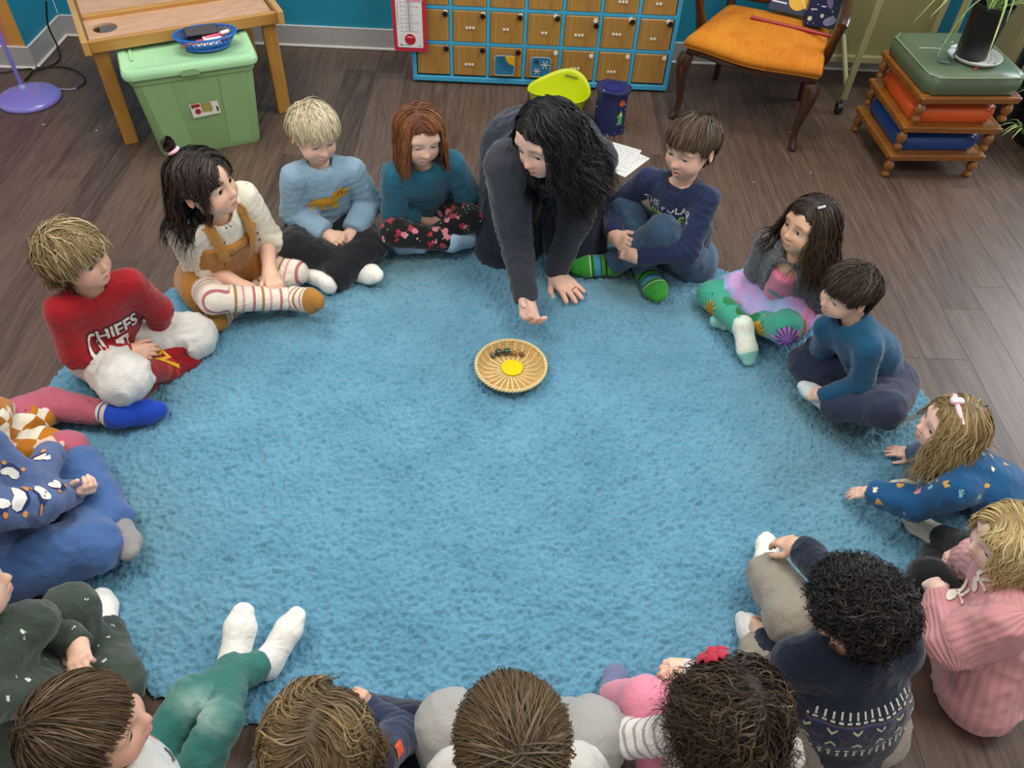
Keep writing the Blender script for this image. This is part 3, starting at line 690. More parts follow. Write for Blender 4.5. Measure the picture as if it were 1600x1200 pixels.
JOINTS = {
    'boy_red': dict(sc=0.993, J={'hd': (-1.223, 1.769, 0.533), 'nk': (-1.226, 1.774, 0.4), 'sl': (-1.142, 1.84, 0.38), 'sr': (-1.297, 1.703, 0.381), 'el': (-1.113, 1.888, 0.229), 'er': (-1.301, 1.682, 0.218), 'wl': (-1.156, 1.906, 0.095), 'wr': (-1.187, 1.755, 0.166), 'hl': (-1.149, 1.806, 0.088), 'hr': (-1.092, 1.78, 0.145), 'pel': (-1.288, 1.843, 0.107), 'kl': (-1.051, 1.932, 0.076), 'kr': (-1.16, 1.634, 0.166), 'al': (-1.168, 1.759, 0.045), 'ar': (-1.119, 1.804, 0.046), 'tl': (-1.2, 1.645, 0.059), 'tr': (-1.049, 1.898, 0.035)}),
    'girl_overalls': dict(sc=1.163, J={'hd': (-0.967, 2.163, 0.536), 'nk': (-0.965, 2.197, 0.383), 'sl': (-0.913, 2.311, 0.373), 'sr': (-1.058, 2.119, 0.371), 'el': (-0.874, 2.341, 0.188), 'er': (-1.068, 2.178, 0.191), 'wl': (-0.831, 2.181, 0.162), 'wr': (-0.915, 2.125, 0.132), 'hl': (-0.779, 2.081, 0.133), 'hr': (-0.814, 2.091, 0.079), 'pel': (-1.07, 2.295, 0.053), 'kl': (-0.775, 2.273, 0.088), 'kr': (-0.992, 2.031, 0.156), 'al': (-0.975, 2.128, 0.035), 'ar': (-0.755, 2.122, 0.089), 'tl': (-1.012, 1.999, 0.069), 'tr': (-0.639, 2.064, 0.133)}),
    'boy_blond': dict(sc=1.017, J={'hd': (-0.684, 2.527, 0.514), 'nk': (-0.675, 2.528, 0.376), 'sl': (-0.573, 2.554, 0.347), 'sr': (-0.769, 2.479, 0.36), 'el': (-0.526, 2.591, 0.191), 'er': (-0.799, 2.481, 0.195), 'wl': (-0.577, 2.463, 0.139), 'wr': (-0.674, 2.418, 0.154), 'hl': (-0.625, 2.374, 0.146), 'hr': (-0.589, 2.366, 0.169), 'pel': (-0.718, 2.593, 0.07), 'kl': (-0.515, 2.435, 0.093), 'kr': (-0.775, 2.352, 0.143), 'al': (-0.65, 2.268, 0.059), 'ar': (-0.57, 2.344, 0.047), 'tl': (-0.757, 2.326, 0.051), 'tr': (-0.466, 2.287, 0.073)}),
    'girl_redhead': dict(sc=1.028, J={'hd': (-0.313, 2.538, 0.52), 'nk': (-0.306, 2.547, 0.381), 'sl': (-0.205, 2.593, 0.372), 'sr': (-0.41, 2.521, 0.36), 'el': (-0.147, 2.632, 0.219), 'er': (-0.423, 2.533, 0.195), 'wl': (-0.232, 2.66, 0.102), 'wr': (-0.323, 2.596, 0.109), 'hl': (-0.272, 2.571, 0.136), 'hr': (-0.244, 2.645, 0.069), 'pel': (-0.338, 2.69, 0.097), 'kl': (-0.13, 2.547, 0.16), 'kr': (-0.421, 2.45, 0.151), 'al': (-0.329, 2.492, 0.075), 'ar': (-0.204, 2.485, 0.094), 'tl': (-0.442, 2.518, 0.035), 'tr': (-0.105, 2.556, 0.067)}),
    'boy_navy': dict(sc=1.178, J={'hd': (0.645, 2.483, 0.552), 'nk': (0.634, 2.488, 0.394), 'sl': (0.726, 2.406, 0.39), 'sr': (0.534, 2.559, 0.358), 'el': (0.678, 2.317, 0.225), 'er': (0.428, 2.607, 0.2), 'wl': (0.502, 2.328, 0.177), 'wr': (0.42, 2.439, 0.185), 'hl': (0.415, 2.407, 0.163), 'hr': (0.475, 2.337, 0.203), 'pel': (0.707, 2.517, 0.041), 'kl': (0.581, 2.366, 0.268), 'kr': (0.468, 2.561, 0.222), 'al': (0.43, 2.42, 0.072), 'ar': (0.56, 2.393, 0.057), 'tl': (0.285, 2.417, 0.048), 'tr': (0.595, 2.257, 0.054)}),
    'girl_cardigan': dict(sc=0.985, J={'hd': (0.98, 2.094, 0.516), 'nk': (0.967, 2.084, 0.383), 'sl': (1.058, 2.043, 0.366), 'sr': (0.896, 2.166, 0.383), 'el': (1.096, 2.077, 0.213), 'er': (0.914, 2.218, 0.231), 'wl': (1.042, 2.174, 0.123), 'wr': (0.976, 2.274, 0.116), 'hl': (0.954, 2.136, 0.146), 'hr': (0.97, 2.175, 0.124), 'pel': (1.034, 2.213, 0.114), 'kl': (0.98, 1.975, 0.17), 'kr': (0.786, 2.241, 0.08), 'al': (0.904, 2.143, 0.064), 'ar': (0.854, 2.043, 0.109), 'tl': (0.787, 2.132, 0.052), 'tr': (0.882, 1.951, 0.035)}),
    'boy_teal': dict(sc=0.869, J={'hd': (1.044, 1.821, 0.476), 'nk': (1.088, 1.79, 0.37), 'sl': (1.11, 1.695, 0.367), 'sr': (1.044, 1.841, 0.305), 'el': (1.133, 1.672, 0.227), 'er': (1.081, 1.878, 0.175), 'wl': (1.05, 1.702, 0.138), 'wr': (1.1, 1.977, 0.103), 'hl': (1.01, 1.759, 0.085), 'hr': (1.091, 2.039, 0.044), 'pel': (1.243, 1.782, 0.143), 'kl': (1.186, 1.587, 0.218), 'kr': (1.056, 1.887, 0.097), 'al': (1.086, 1.7, 0.104), 'ar': (1.167, 1.747, 0.04), 'tl': (1.017, 1.781, 0.095), 'tr': (1.258, 1.695, 0.035)}),
    'girl_blue_dress': dict(sc=0.843, J={'hd': (1.23, 1.372, 0.399), 'nk': (1.283, 1.313, 0.316), 'sl': (1.244, 1.229, 0.299), 'sr': (1.296, 1.378, 0.249), 'el': (1.194, 1.27, 0.173), 'er': (1.329, 1.472, 0.154), 'wl': (1.119, 1.348, 0.11), 'wr': (1.333, 1.539, 0.052), 'hl': (1.066, 1.382, 0.054), 'hr': (1.256, 1.575, 0.037), 'pel': (1.471, 1.23, 0.154), 'kl': (1.307, 1.103, 0.199), 'kr': (1.487, 1.419, 0.051), 'al': (1.293, 1.229, 0.069), 'ar': (1.31, 1.386, 0.059), 'tl': (1.242, 1.31, 0.037), 'tr': (1.213, 1.403, 0.076)}),
    'girl_pink': dict(sc=0.851, J={'hd': (1.177, 0.959, 0.485), 'nk': (1.2, 0.91, 0.383), 'sl': (1.163, 0.82, 0.373), 'sr': (1.236, 0.966, 0.326), 'el': (1.103, 0.828, 0.242), 'er': (1.272, 1.054, 0.225), 'wl': (1.111, 0.955, 0.258), 'wr': (1.293, 1.118, 0.123), 'hl': (1.118, 1.021, 0.205), 'hr': (1.226, 1.111, 0.176), 'pel': (1.244, 0.837, 0.121), 'kl': (1.2, 1.045, 0.091), 'kr': (1.159, 1.044, 0.152), 'al': (1.278, 1.202, 0.042), 'ar': (1.302, 1.102, 0.054)}),
    'boy_curly': dict(sc=1.068, J={'hd': (0.747, 0.76, 0.527), 'nk': (0.781, 0.737, 0.388), 'sl': (0.674, 0.717, 0.348), 'sr': (0.892, 0.749, 0.377), 'el': (0.67, 0.731, 0.176), 'er': (0.833, 0.915, 0.328), 'wl': (0.701, 0.872, 0.129), 'wr': (0.787, 1.052, 0.265), 'hl': (0.665, 0.947, 0.065), 'hr': (0.746, 1.133, 0.207), 'pel': (0.851, 0.68, 0.066), 'kl': (0.617, 0.669, 0.2), 'kr': (0.752, 0.885, 0.218), 'al': (0.696, 0.856, 0.095), 'ar': (0.75, 1.083, 0.103), 'tl': (0.678, 0.966, 0.035), 'tr': (0.788, 1.198, 0.067)}),
    'girl_curly': dict(sc=0.926, J={'hd': (0.466, 0.557, 0.512), 'nk': (0.494, 0.52, 0.394), 'sl': (0.402, 0.55, 0.384), 'sr': (0.591, 0.524, 0.368), 'el': (0.308, 0.574, 0.267), 'er': (0.519, 0.653, 0.316), 'wl': (0.325, 0.666, 0.174), 'wr': (0.463, 0.745, 0.236), 'hl': (0.291, 0.722, 0.11), 'hr': (0.38, 0.726, 0.272), 'pel': (0.479, 0.534, 0.107), 'kl': (0.352, 0.657, 0.265), 'kr': (0.541, 0.755, 0.164), 'al': (0.307, 0.729, 0.087), 'ar': (0.393, 0.731, 0.035), 'tl': (0.336, 0.818, 0.034)}),
    'boy_grey': dict(sc=1.08, J={'hd': (0.048, 0.474, 0.536), 'nk': (0.053, 0.474, 0.39), 'sl': (-0.061, 0.46, 0.365), 'sr': (0.168, 0.476, 0.372), 'el': (-0.093, 0.484, 0.192), 'er': (0.23, 0.535, 0.215), 'wl': (-0.057, 0.61, 0.109), 'wr': (0.211, 0.658, 0.12), 'hl': (0.044, 0.643, 0.093), 'hr': (0.106, 0.662, 0.097), 'pel': (0.066, 0.459, 0.054), 'kl': (-0.072, 0.59, 0.25), 'kr': (0.225, 0.589, 0.235), 'al': (0.04, 0.627, 0.05), 'ar': (0.155, 0.682, 0.035), 'tl': (0.159, 0.674, 0.037), 'tr': (0.284, 0.702, 0.044)}),
    'child_wavy': dict(sc=0.922, J={'hd': (-0.301, 0.476, 0.516), 'nk': (-0.303, 0.447, 0.394), 'sl': (-0.401, 0.449, 0.376), 'sr': (-0.216, 0.483, 0.372), 'el': (-0.427, 0.469, 0.228), 'er': (-0.18, 0.574, 0.255), 'wl': (-0.404, 0.587, 0.17), 'wr': (-0.268, 0.651, 0.195), 'hl': (-0.323, 0.613, 0.205), 'hr': (-0.282, 0.645, 0.285), 'pel': (-0.31, 0.439, 0.107), 'kl': (-0.437, 0.636, 0.103), 'kr': (-0.173, 0.628, 0.127), 'al': (-0.246, 0.657, 0.051), 'ar': (-0.336, 0.696, 0.038), 'tl': (-0.138, 0.684, 0.043), 'tr': (-0.437, 0.651, 0.04)}),
    'boy_print': dict(sc=1.003, J={'hd': (-0.707, 0.485, 0.521), 'nk': (-0.689, 0.467, 0.387), 'sl': (-0.79, 0.492, 0.371), 'sr': (-0.601, 0.414, 0.36), 'el': (-0.821, 0.515, 0.21), 'er': (-0.605, 0.431, 0.196), 'wl': (-0.733, 0.563, 0.104), 'wr': (-0.623, 0.52, 0.084), 'pel': (-0.733, 0.441, 0.077), 'kl': (-0.671, 0.671, 0.168), 'kr': (-0.581, 0.606, 0.198), 'al': (-0.556, 0.807, 0.05), 'ar': (-0.623, 0.787, 0.089), 'tl': (-0.495, 0.917, 0.087), 'tr': (-0.618, 0.9, 0.133)}),
    'child_green': dict(sc=0.97, J={'hd': (-1.076, 0.744, 0.514), 'nk': (-1.039, 0.672, 0.406), 'sl': (-0.986, 0.748, 0.357), 'sr': (-1.015, 0.564, 0.382), 'el': (-1.05, 0.812, 0.224), 'er': (-0.963, 0.651, 0.254), 'wl': (-0.929, 0.752, 0.251), 'wr': (-1.036, 0.743, 0.174), 'hl': (-0.882, 0.676, 0.282), 'hr': (-0.964, 0.72, 0.233), 'pel': (-1.107, 0.653, 0.109), 'kl': (-0.992, 0.841, 0.231), 'kr': (-0.867, 0.718, 0.129), 'al': (-0.964, 0.789, 0.034), 'ar': (-0.981, 0.873, 0.053), 'tl': (-1.079, 0.806, 0.04), 'tr': (-1.028, 0.978, 0.043)}),
    'child_blue': dict(sc=1.084, J={'hd': (-1.293, 1.151, 0.547), 'nk': (-1.306, 1.103, 0.409), 'sl': (-1.314, 1.216, 0.377), 'sr': (-1.243, 1.004, 0.384), 'el': (-1.207, 1.16, 0.247), 'er': (-1.163, 1.108, 0.26), 'wl': (-1.23, 1.312, 0.216), 'wr': (-1.165, 1.224, 0.153), 'hl': (-1.308, 1.382, 0.192), 'hr': (-1.065, 1.21, 0.188), 'pel': (-1.331, 1.09, 0.072), 'kl': (-1.202, 1.338, 0.096), 'kr': (-1.058, 1.076, 0.118), 'al': (-1.048, 1.17, 0.07), 'ar': (-1.201, 1.242, 0.042), 'tl': (-0.969, 1.074, 0.1), 'tr': (-1.29, 1.337, 0.035)}),
    'child_mustard': dict(sc=0.997, J={'hd': (-1.426, 1.316, 0.539), 'nk': (-1.463, 1.322, 0.41), 'sl': (-1.472, 1.429, 0.407), 'sr': (-1.446, 1.224, 0.372), 'el': (-1.406, 1.381, 0.264), 'er': (-1.48, 1.265, 0.217), 'wl': (-1.461, 1.488, 0.184), 'wr': (-1.355, 1.335, 0.205), 'pel': (-1.504, 1.373, 0.107), 'kl': (-1.4, 1.6, 0.076), 'kr': (-1.25, 1.392, 0.125), 'al': (-1.188, 1.563, 0.081), 'ar': (-1.442, 1.414, 0.035), 'tl': (-1.07, 1.609, 0.056), 'tr': (-1.401, 1.303, 0.05)}),
    'woman': dict(sc=0.983, J={'hd': (0.119, 2.229, 0.707), 'nk': (0.179, 2.293, 0.572), 'sl': (0.299, 2.403, 0.53), 'sr': (0.004, 2.28, 0.575), 'el': (0.261, 2.425, 0.26), 'er': (0.038, 2.277, 0.302), 'wl': (0.204, 2.383, 0.034), 'wr': (0.093, 2.128, 0.112), 'hl': (0.293, 2.237, 0.047), 'hr': (0.117, 1.958, 0.115), 'pel': (0.137, 2.732, 0.353), 'kl': (0.29, 2.561, 0.035), 'kr': (0.009, 2.542, 0.035), 'al': (0.274, 2.928, 0.107), 'ar': (0.024, 2.909, 0.108)})}
# ------------------------------------------------------------------ the room
def mat_plank():
    t = NT('vinyl_plank'); oi = t.n('ShaderNodeObjectInfo'); r = oi.outputs['Random']
    sh = t.n('ShaderNodeVectorMath', operation='ADD'); t.l(t.coord(scale=(13, 1.1, 13)), sh.inputs[0]); t.l(t.comb(t.math('MULTIPLY', r, 40), t.math('MULTIPLY', r, 17), 0), sh.inputs[1]); co = sh.outputs[0]
    g1 = t.noise(co, 1.1, 6, .62, 1.6); sh2 = t.n('ShaderNodeVectorMath', operation='MULTIPLY'); t.l(co, sh2.inputs[0]); sh2.inputs[1].default_value = (4, 2.2, 4); g2 = t.noise(sh2.outputs[0], 2.4, 4, .6, .4)
    base = t.ramp(r, [(0, srgb('#382A22')), (.35, srgb('#503D33')), (.7, srgb('#624D40')), (1, srgb('#44352C'))])
    c = t.mix(t.ramp(g1, [(.34, (0, 0, 0)), (.66, (1, 1, 1))]), base, srgb('#655247')); c = t.mix(t.math('MULTIPLY', t.ramp(g2, [(.45, (0, 0, 0)), (.7, (1, 1, 1))]), .55), c, srgb('#2A1F1B'))
    t.base(c); t.set(Roughness=.40, Specular_IOR_Level=.5); t.bump(g2, .12, .0015); return t.m
def room():
    teal = plain('teal_wall', '#1884A2', .6, var=.04, scale=6)
    # floor: planks laid on a slab
    b = MB(); b.box((.6, 2.0, -.03), (7.6, 5.0, .05)); fl = b.build('floor', plain('floor_joint', '#1E1613', .8)); tag(fl, kind='structure')
    PM = mat_plank(); W = .1617; Lp = 1.22; cache = {}
    def plank(cx, y0, y1):
        w, l = W - .0007, y1 - y0 - .0007; k = round(l, 3)
        if k not in cache:
            m = MB(); m.box((0, 0, 0), (w, l, .005), bev=.0005, seg=1); o = m.build('plank', PM, fl); cache[k] = o.data
        else: o = obj_me('plank', cache[k], None, fl)
        o.location = (cx, (y0 + y1) / 2, -.0025)
    g = random.Random(5)
    for i in range(-8, 36):
        cx = -1.84 + (i + .5) * W; y = -.15 - g.uniform(0, Lp)
        while y < 4.3:
            a, c = max(y, -.15), min(y + Lp, 4.31)
            if c - a > .02: plank(cx, round(a, 2), round(c, 2))
            y += Lp
    b = MB(); b.box((1.0, 4.37, 1.4), (6.9, .12, 2.8)); tag(b.build('wall_back', teal), kind='structure')
    b = MB(); b.box((-2.514, 4.1165, 1.4), (.12, .391, 2.8)); tag(b.build('wall_side', teal), kind='structure')
    t = NT('mural_paint'); s = t.sep(t.coord()); nz = t.noise(t.coord(), 3, 2)
    t.base(t.ramp(t.math('ADD', s[0], t.math('MULTIPLY', nz, .02)), [(.20, srgb('#7A4AA0')), (.38, srgb('#A766A6')), (.425, srgb('#B8735E')), (.45, srgb('#C48A3C'))])); t.set(Roughness=.6)
    b = MB(); b.box((0, 0, 0), (1.0, .06, 2.8)); o = b.build('wall_left', t.m, loc=(-2.960, 3.95, 1.4)); tag(o, kind='structure')
    bb = plain('baseboard_grey', '#A6A4A2', .45, var=.03); ln = plain('baseboard_white', '#D9D7D2', .5)
    def board(name, p, q, n):
        p, q, n = Vector((*p, 0)), Vector((*q, 0)), Vector((*n, 0)); d = (q - p); L = d.length; d.normalize()
        m = MB(); R = Matrix((d, -n if False else Vector((0, 0, 1)).cross(d), Vector((0, 0, 1)))).transposed(); c = (p + q) / 2
        m.box(c + n * .005 + Vector((0, 0, .056)), (L, .010, .108), R, .003, 1); o = m.build(name, bb); tag(o, kind='structure')
        m = MB(); m.box(c + n * .014 + Vector((0, 0, .0065)), (L, .014, .013), R, .005, 2); m.build('quarter_round', ln, o)
        m = MB(); m.box(c + n * .006 + Vector((0, 0, .111)), (L, .011, .004), R); m.build('cap_strip', ln, o)
    board('baseboard_back', (-2.454, 4.31), (4.4, 4.31), (0, -1)); board('baseboard_side', (-2.454, 3.92), (-2.454, 4.31), (1, 0)); board('baseboard_left', (-3.45, 3.92), (-2.445, 3.92), (0, -1))
room()

def rug():
    x0, x1, y0, y1, s = -1.62, 1.62, .52, 2.72, .0047
    nx, ny = int((x1 - x0) / s), int((y1 - y0) / s)
    X, Y = np.meshgrid(x0 + s * np.arange(nx), y0 + s * np.arange(ny), indexing='ij'); P = np.stack([X.ravel(), Y.ravel()], 1)
    z3 = lambda f, o=0.: np.concatenate([P * f, np.full((len(P), 1), o)], 1)
    cx, cy, rx, ry, e = .0, 1.625, 1.50, 1.025, 2.12
    wob = .018 * vnoise(z3(2.3)) + .010 * vnoise(z3(16, 3)) + .006 * vnoise(z3(60, 7))
    rr = (np.abs((P[:, 0] - cx) / rx) ** e + np.abs((P[:, 1] - cy) / ry) ** e) ** (1 / e) + wob
    inn = np.clip((1.0 - rr) / .012, -.2, 1)
    wv = np.stack([vnoise(z3(55, 1)), vnoise(z3(55, 2)), np.zeros(len(P))], 1) * .55
    n1 = vnoise(z3(1 / .028, 11), 1); n2 = vnoise(z3(1 / .0105, 5) + wv, 2); n3 = vnoise(z3(1 / .0064, 8) + wv, 3)
    h = .0115 + .0016 * n1 + .0070 * (1 - 2 * np.abs(n2)) + .0060 * n3 + .0012 * vnoise(z3(4, 1), 4)
    z = np.where(inn > 0, np.clip(h, .002, .03) * np.clip(inn * 1.6, 0, 1) ** .5, 0)
    keep = (rr < 1.0).reshape(nx, ny); ok = keep[:-1, :-1] & keep[1:, :-1] & keep[:-1, 1:] & keep[1:, 1:]
    idx = np.arange(nx * ny).reshape(nx, ny); q = np.stack([idx[:-1, :-1][ok], idx[1:, :-1][ok], idx[1:, 1:][ok], idx[:-1, 1:][ok]], 1)
    used = np.unique(q); mp = np.full(nx * ny, -1, np.int32); mp[used] = np.arange(len(used))
    v = np.concatenate([P + np.stack([vnoise(z3(1 / .014, 21)), vnoise(z3(1 / .014, 22))], 1) * .0022, z[:, None]], 1)[used]
    t = NT('rug_pile'); co = t.coord(); a = t.noise(co, 5, 4); f = t.noise(co, 160, 2)
    c = t.ramp(a, [(.3, srgb('#588FAA')), (.7, srgb('#6CA3BD'))]); c = t.mix(t.math('MULTIPLY', f, .35), c, srgb('#477D9A'))
    at = t.attr('dark_patch'); c = t.mix(at.outputs['Fac'], c, srgb('#5C7F84')); t.base(c); t.set(Roughness=.95, Specular_IOR_Level=.1, Sheen_Weight=.3, Sheen_Roughness=.6); t.bump(f, .9, .004)
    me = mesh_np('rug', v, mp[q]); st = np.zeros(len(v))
    for x, y, r, w in ((.52, 2.42, .26, .9), (.80, 2.30, .16, .6), (1.15, 1.75, .26, .85), (1.0, 1.5, .2, .5), (-.45, 2.45, .3, .7), (-.75, 2.15, .16, .5), (1.05, 1.1, .22, .6), (.9, .95, .2, .45), (-1.1, 1.2, .25, .5), (-.9, .95, .22, .3), (-1.15, 1.75, .16, .5), (.1, 2.3, .16, .3)):  # soft darker grey-teal patches mixed into the pile colour at set spots
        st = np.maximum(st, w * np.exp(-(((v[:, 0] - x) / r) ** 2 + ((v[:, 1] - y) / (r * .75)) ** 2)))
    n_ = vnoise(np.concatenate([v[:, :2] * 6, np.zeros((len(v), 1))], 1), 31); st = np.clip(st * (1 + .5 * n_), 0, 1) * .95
    set_attr(me, 'dark_patch', st, 'FLOAT')
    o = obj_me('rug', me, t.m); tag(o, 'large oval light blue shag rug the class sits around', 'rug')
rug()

# ------------------------------------------------------------------ furniture and small things
def rz(a): return Matrix.Rotation(math.radians(a), 3, 'Z')
def cabinet():
    r = empty('cabinet', (.163, 3.945, 0), 0, 'low wooden cubby cabinet with a sky blue frame and rows of small square doors', 'cabinet')
    blue = plain('sky_blue_paint', '#3E9FC6', .45, var=.05, scale=12); wd = wood('door_wood', '#966A30', '#C2954F', 2, .4, .8); ply = wood('raw_ply', '#8E6B45', '#A8855C', 2, .6)
    white = plain('white_button', '#D8D2C6', .3); dark = plain('dark_button', '#241614', .35); Wd = 1.33; z0 = .012; rows = 4; ph = .1745; pw = (Wd - .032) / 7; T = .028; top = z0 + .03 + rows * ph
    def bx(name, c, s, m, par=r): b = MB(); b.box(c, s, bev=.002, seg=1); return b.build(name, m, par)
    bx('bottom_rail', (0, .012, z0 + .013), (Wd, .024, .026), blue); bx('top_rail', (0, .012, top + .004), (Wd, .024, .028), blue)
    for s in (-1, 1): bx('side_stile', (s * (Wd / 2 - .011), .012, (top + z0) / 2 + .006), (.022, .022, top - z0 - .014), blue); bx('side_panel', (s * (Wd / 2 - .008), .18, (top + z0) / 2), (.012, .308, top - z0), ply)
    bx('top_board', (0, .18, top + .024), (Wd, .33, .012), blue); bx('back_panel', (0, .334, (top + z0) / 2), (Wd - .03, .008, top - z0), ply); bx('carcass', (0, .05, (top + z0) / 2), (Wd - .04, .02, top - z0 - .03), plain('inside_dark', '#3A2A1C', .8))
    for s in (-1, 1):
        for y in (.03, .3): b = MB(); b.lathe([(.012, 0), (.012, .013)], (s * .6, y, 0), 10); b.build('foot', dark, r)
    for i in range(1, 7): bx('divider', (-Wd / 2 + .016 + i * pw, .013, (top + z0) / 2), (.018, .018, top - z0 - .02), blue)
    for j in range(1, rows): bx('rail', (0, .0135, z0 + .026 + j * ph), (Wd - .03, .017, .018), blue)
    b = MB(); b.box((0, 0, 0), (pw - .022, .014, ph - .022), bev=.0025, seg=1); dm = b.build('door', wd, r); D = dm.data
    b = MB(); b.lathe([(0, -.004), (.0125, -.004), (.0140, .000), (.0125, .004), (.009, .005), (.0085, .0025), (0, .0025)], (0, 0, 0), 16, Matrix.Rotation(PI / 2, 4, 'X')); KM = b.build('knob', dark, dm, True); KD = KM.data
    b = MB(); b.lathe([(0, -.003), (.0105, -.003), (.0115, 0), (.0095, .003), (0, .0025)], (0, 0, 0), 14, Matrix.Rotation(PI / 2, 4, 'X')); BM = b.build('button', white, dm, True); BD = BM.data
    b = MB(); b.lathe([(0, -.002), (.0066, -.002), (.0072, 0), (.006, .0018), (0, .0014)], (0, 0, 0), 12, Matrix.Rotation(PI / 2, 4, 'X')); CM = b.build('bead', white, dm, True); CD = CM.data
    dots = [[0, 3, 0, 0, 3, 3, 0], [0, 3, 2, 2, 3, 3, 2], [3, 2, 3, 3, 3, 3, 2], [2, 3, 3, 2, 3, 2, 3]]; knob = ['dddwwww', 'dddBbBB', 'ddddddd', 'ddddddd']; first = [1, 1, 1, 1]; g = random.Random(2)
    def put(data, proto, k, par, loc):
        if first[k]: first[k] = 0; o = proto; o.parent = par
        else: o = obj_me(proto.name.split('.')[0], data, None, par)
        o.location = loc; return o
    for j in range(rows):
        for i in range(7):
            d = put(D, dm, 0, r, (-Wd / 2 + .016 + (i + .5) * pw, .010, z0 + .026 + (j + .5) * ph)); k = knob[j][i]; kx, kz = pw * .5 - .028 + g.uniform(-.003, .003), ph * .5 - .030 + g.uniform(-.004, .004)
            if k in 'dBb': put(KD, KM, 1, d, (kx + (.006 if k == 'b' else 0), -.012, kz - (.022 if k == 'b' else 0)))
            if k in 'wBb': put(BD, BM, 2, d, (kx - (.010 if k == 'B' else 0), -.009, kz + (.010 if k == 'B' else 0)))
            elif j == 1: put(BD, BM, 2, d, (kx + .001, -.009, kz + .007))
            n = dots[j][i]; ex = g.uniform(-.012, .004); ez = -.012 + g.uniform(-.012, .008)
            for q in range(n): put(CD, CM, 3, d, (ex + (q - (n - 1) / 2) * .0165, -.009, ez + g.uniform(-.001, .001)))
    # two felt squares hang on the doors
    felt = cloth_like('blue_felt', '#2F7396'); yel = cloth_like('yellow_felt', '#D3A21E'); st = plain('stitch', '#CBC5B8', .8); dk = plain('stitch_dark', '#14253A', .8)
    for col, lab in ((2, 'blue felt square with a quarter yellow sun on a cabinet door'), (3, 'blue felt square with stitched flowers on a cabinet door')):
        x = .163 - Wd / 2 + .016 + (col + .5) * pw - .005; zc = z0 + .026 + ph * .45; e = empty('felt_square', (x, 3.938, zc), 0, lab, 'felt square')
        b = MB(); n = 28; pl = [(.052 * np.sign(math.cos(a)) * abs(math.cos(a)) ** .28, .052 * np.sign(math.sin(a)) * abs(math.sin(a)) ** .28) for a in [2 * PI * k / n for k in range(n)]]
        M = Matrix.Rotation(PI / 2, 4, 'X'); b.prism(pl, .000, .006, M); b.build('felt', felt, e)
        if col == 2:
            b = MB(); q = [(.052, .052), (.004, .052)] + [(.052 - .048 * math.cos(a), .052 - .048 * math.sin(a)) for a in np.linspace(.1, 1.5, 8)] + [(.052, .004)]; b.prism(q, .0055, .009, M); b.build('sun', yel, e)
            b = MB()
            for k in range(11): a = 2 * PI * .5 + k * .14; b.tube([M @ Vector((.05 + .054 * math.cos(a), .05 + .054 * math.sin(a), .007)), M @ Vector((.05 + .088 * math.cos(a), .05 + .088 * math.sin(a), .007))], .0008, 5)
            o = b.build('stitch', dk, e); o['kind'] = 'stuff'
        else:
            for fx, fz, R, m in ((-.018, -.022, .017, st), (.022, .012, .021, st), (-.022, .030, .014, dk)):
                b = MB()
                for k in range(6): a = k * PI / 3; b.tube([M @ Vector((fx, fz, .007)), M @ Vector((fx + R * math.cos(a), fz + R * math.sin(a), .007))], [.0016, .0024], 5)
                o = b.build('flower', m, e); o['kind'] = 'stuff'
        b = MB(); pts = [M @ Vector((x_ * .985, y_ * .985, .0065)) for x_, y_ in pl]; b.tube(pts + pts[:1], .0013, 5); b.build('edge_stitch', st, e)
def cloth_like(n, h): return plain(n, h, .95, .1, .10, 200, bump=.3)
cabinet()
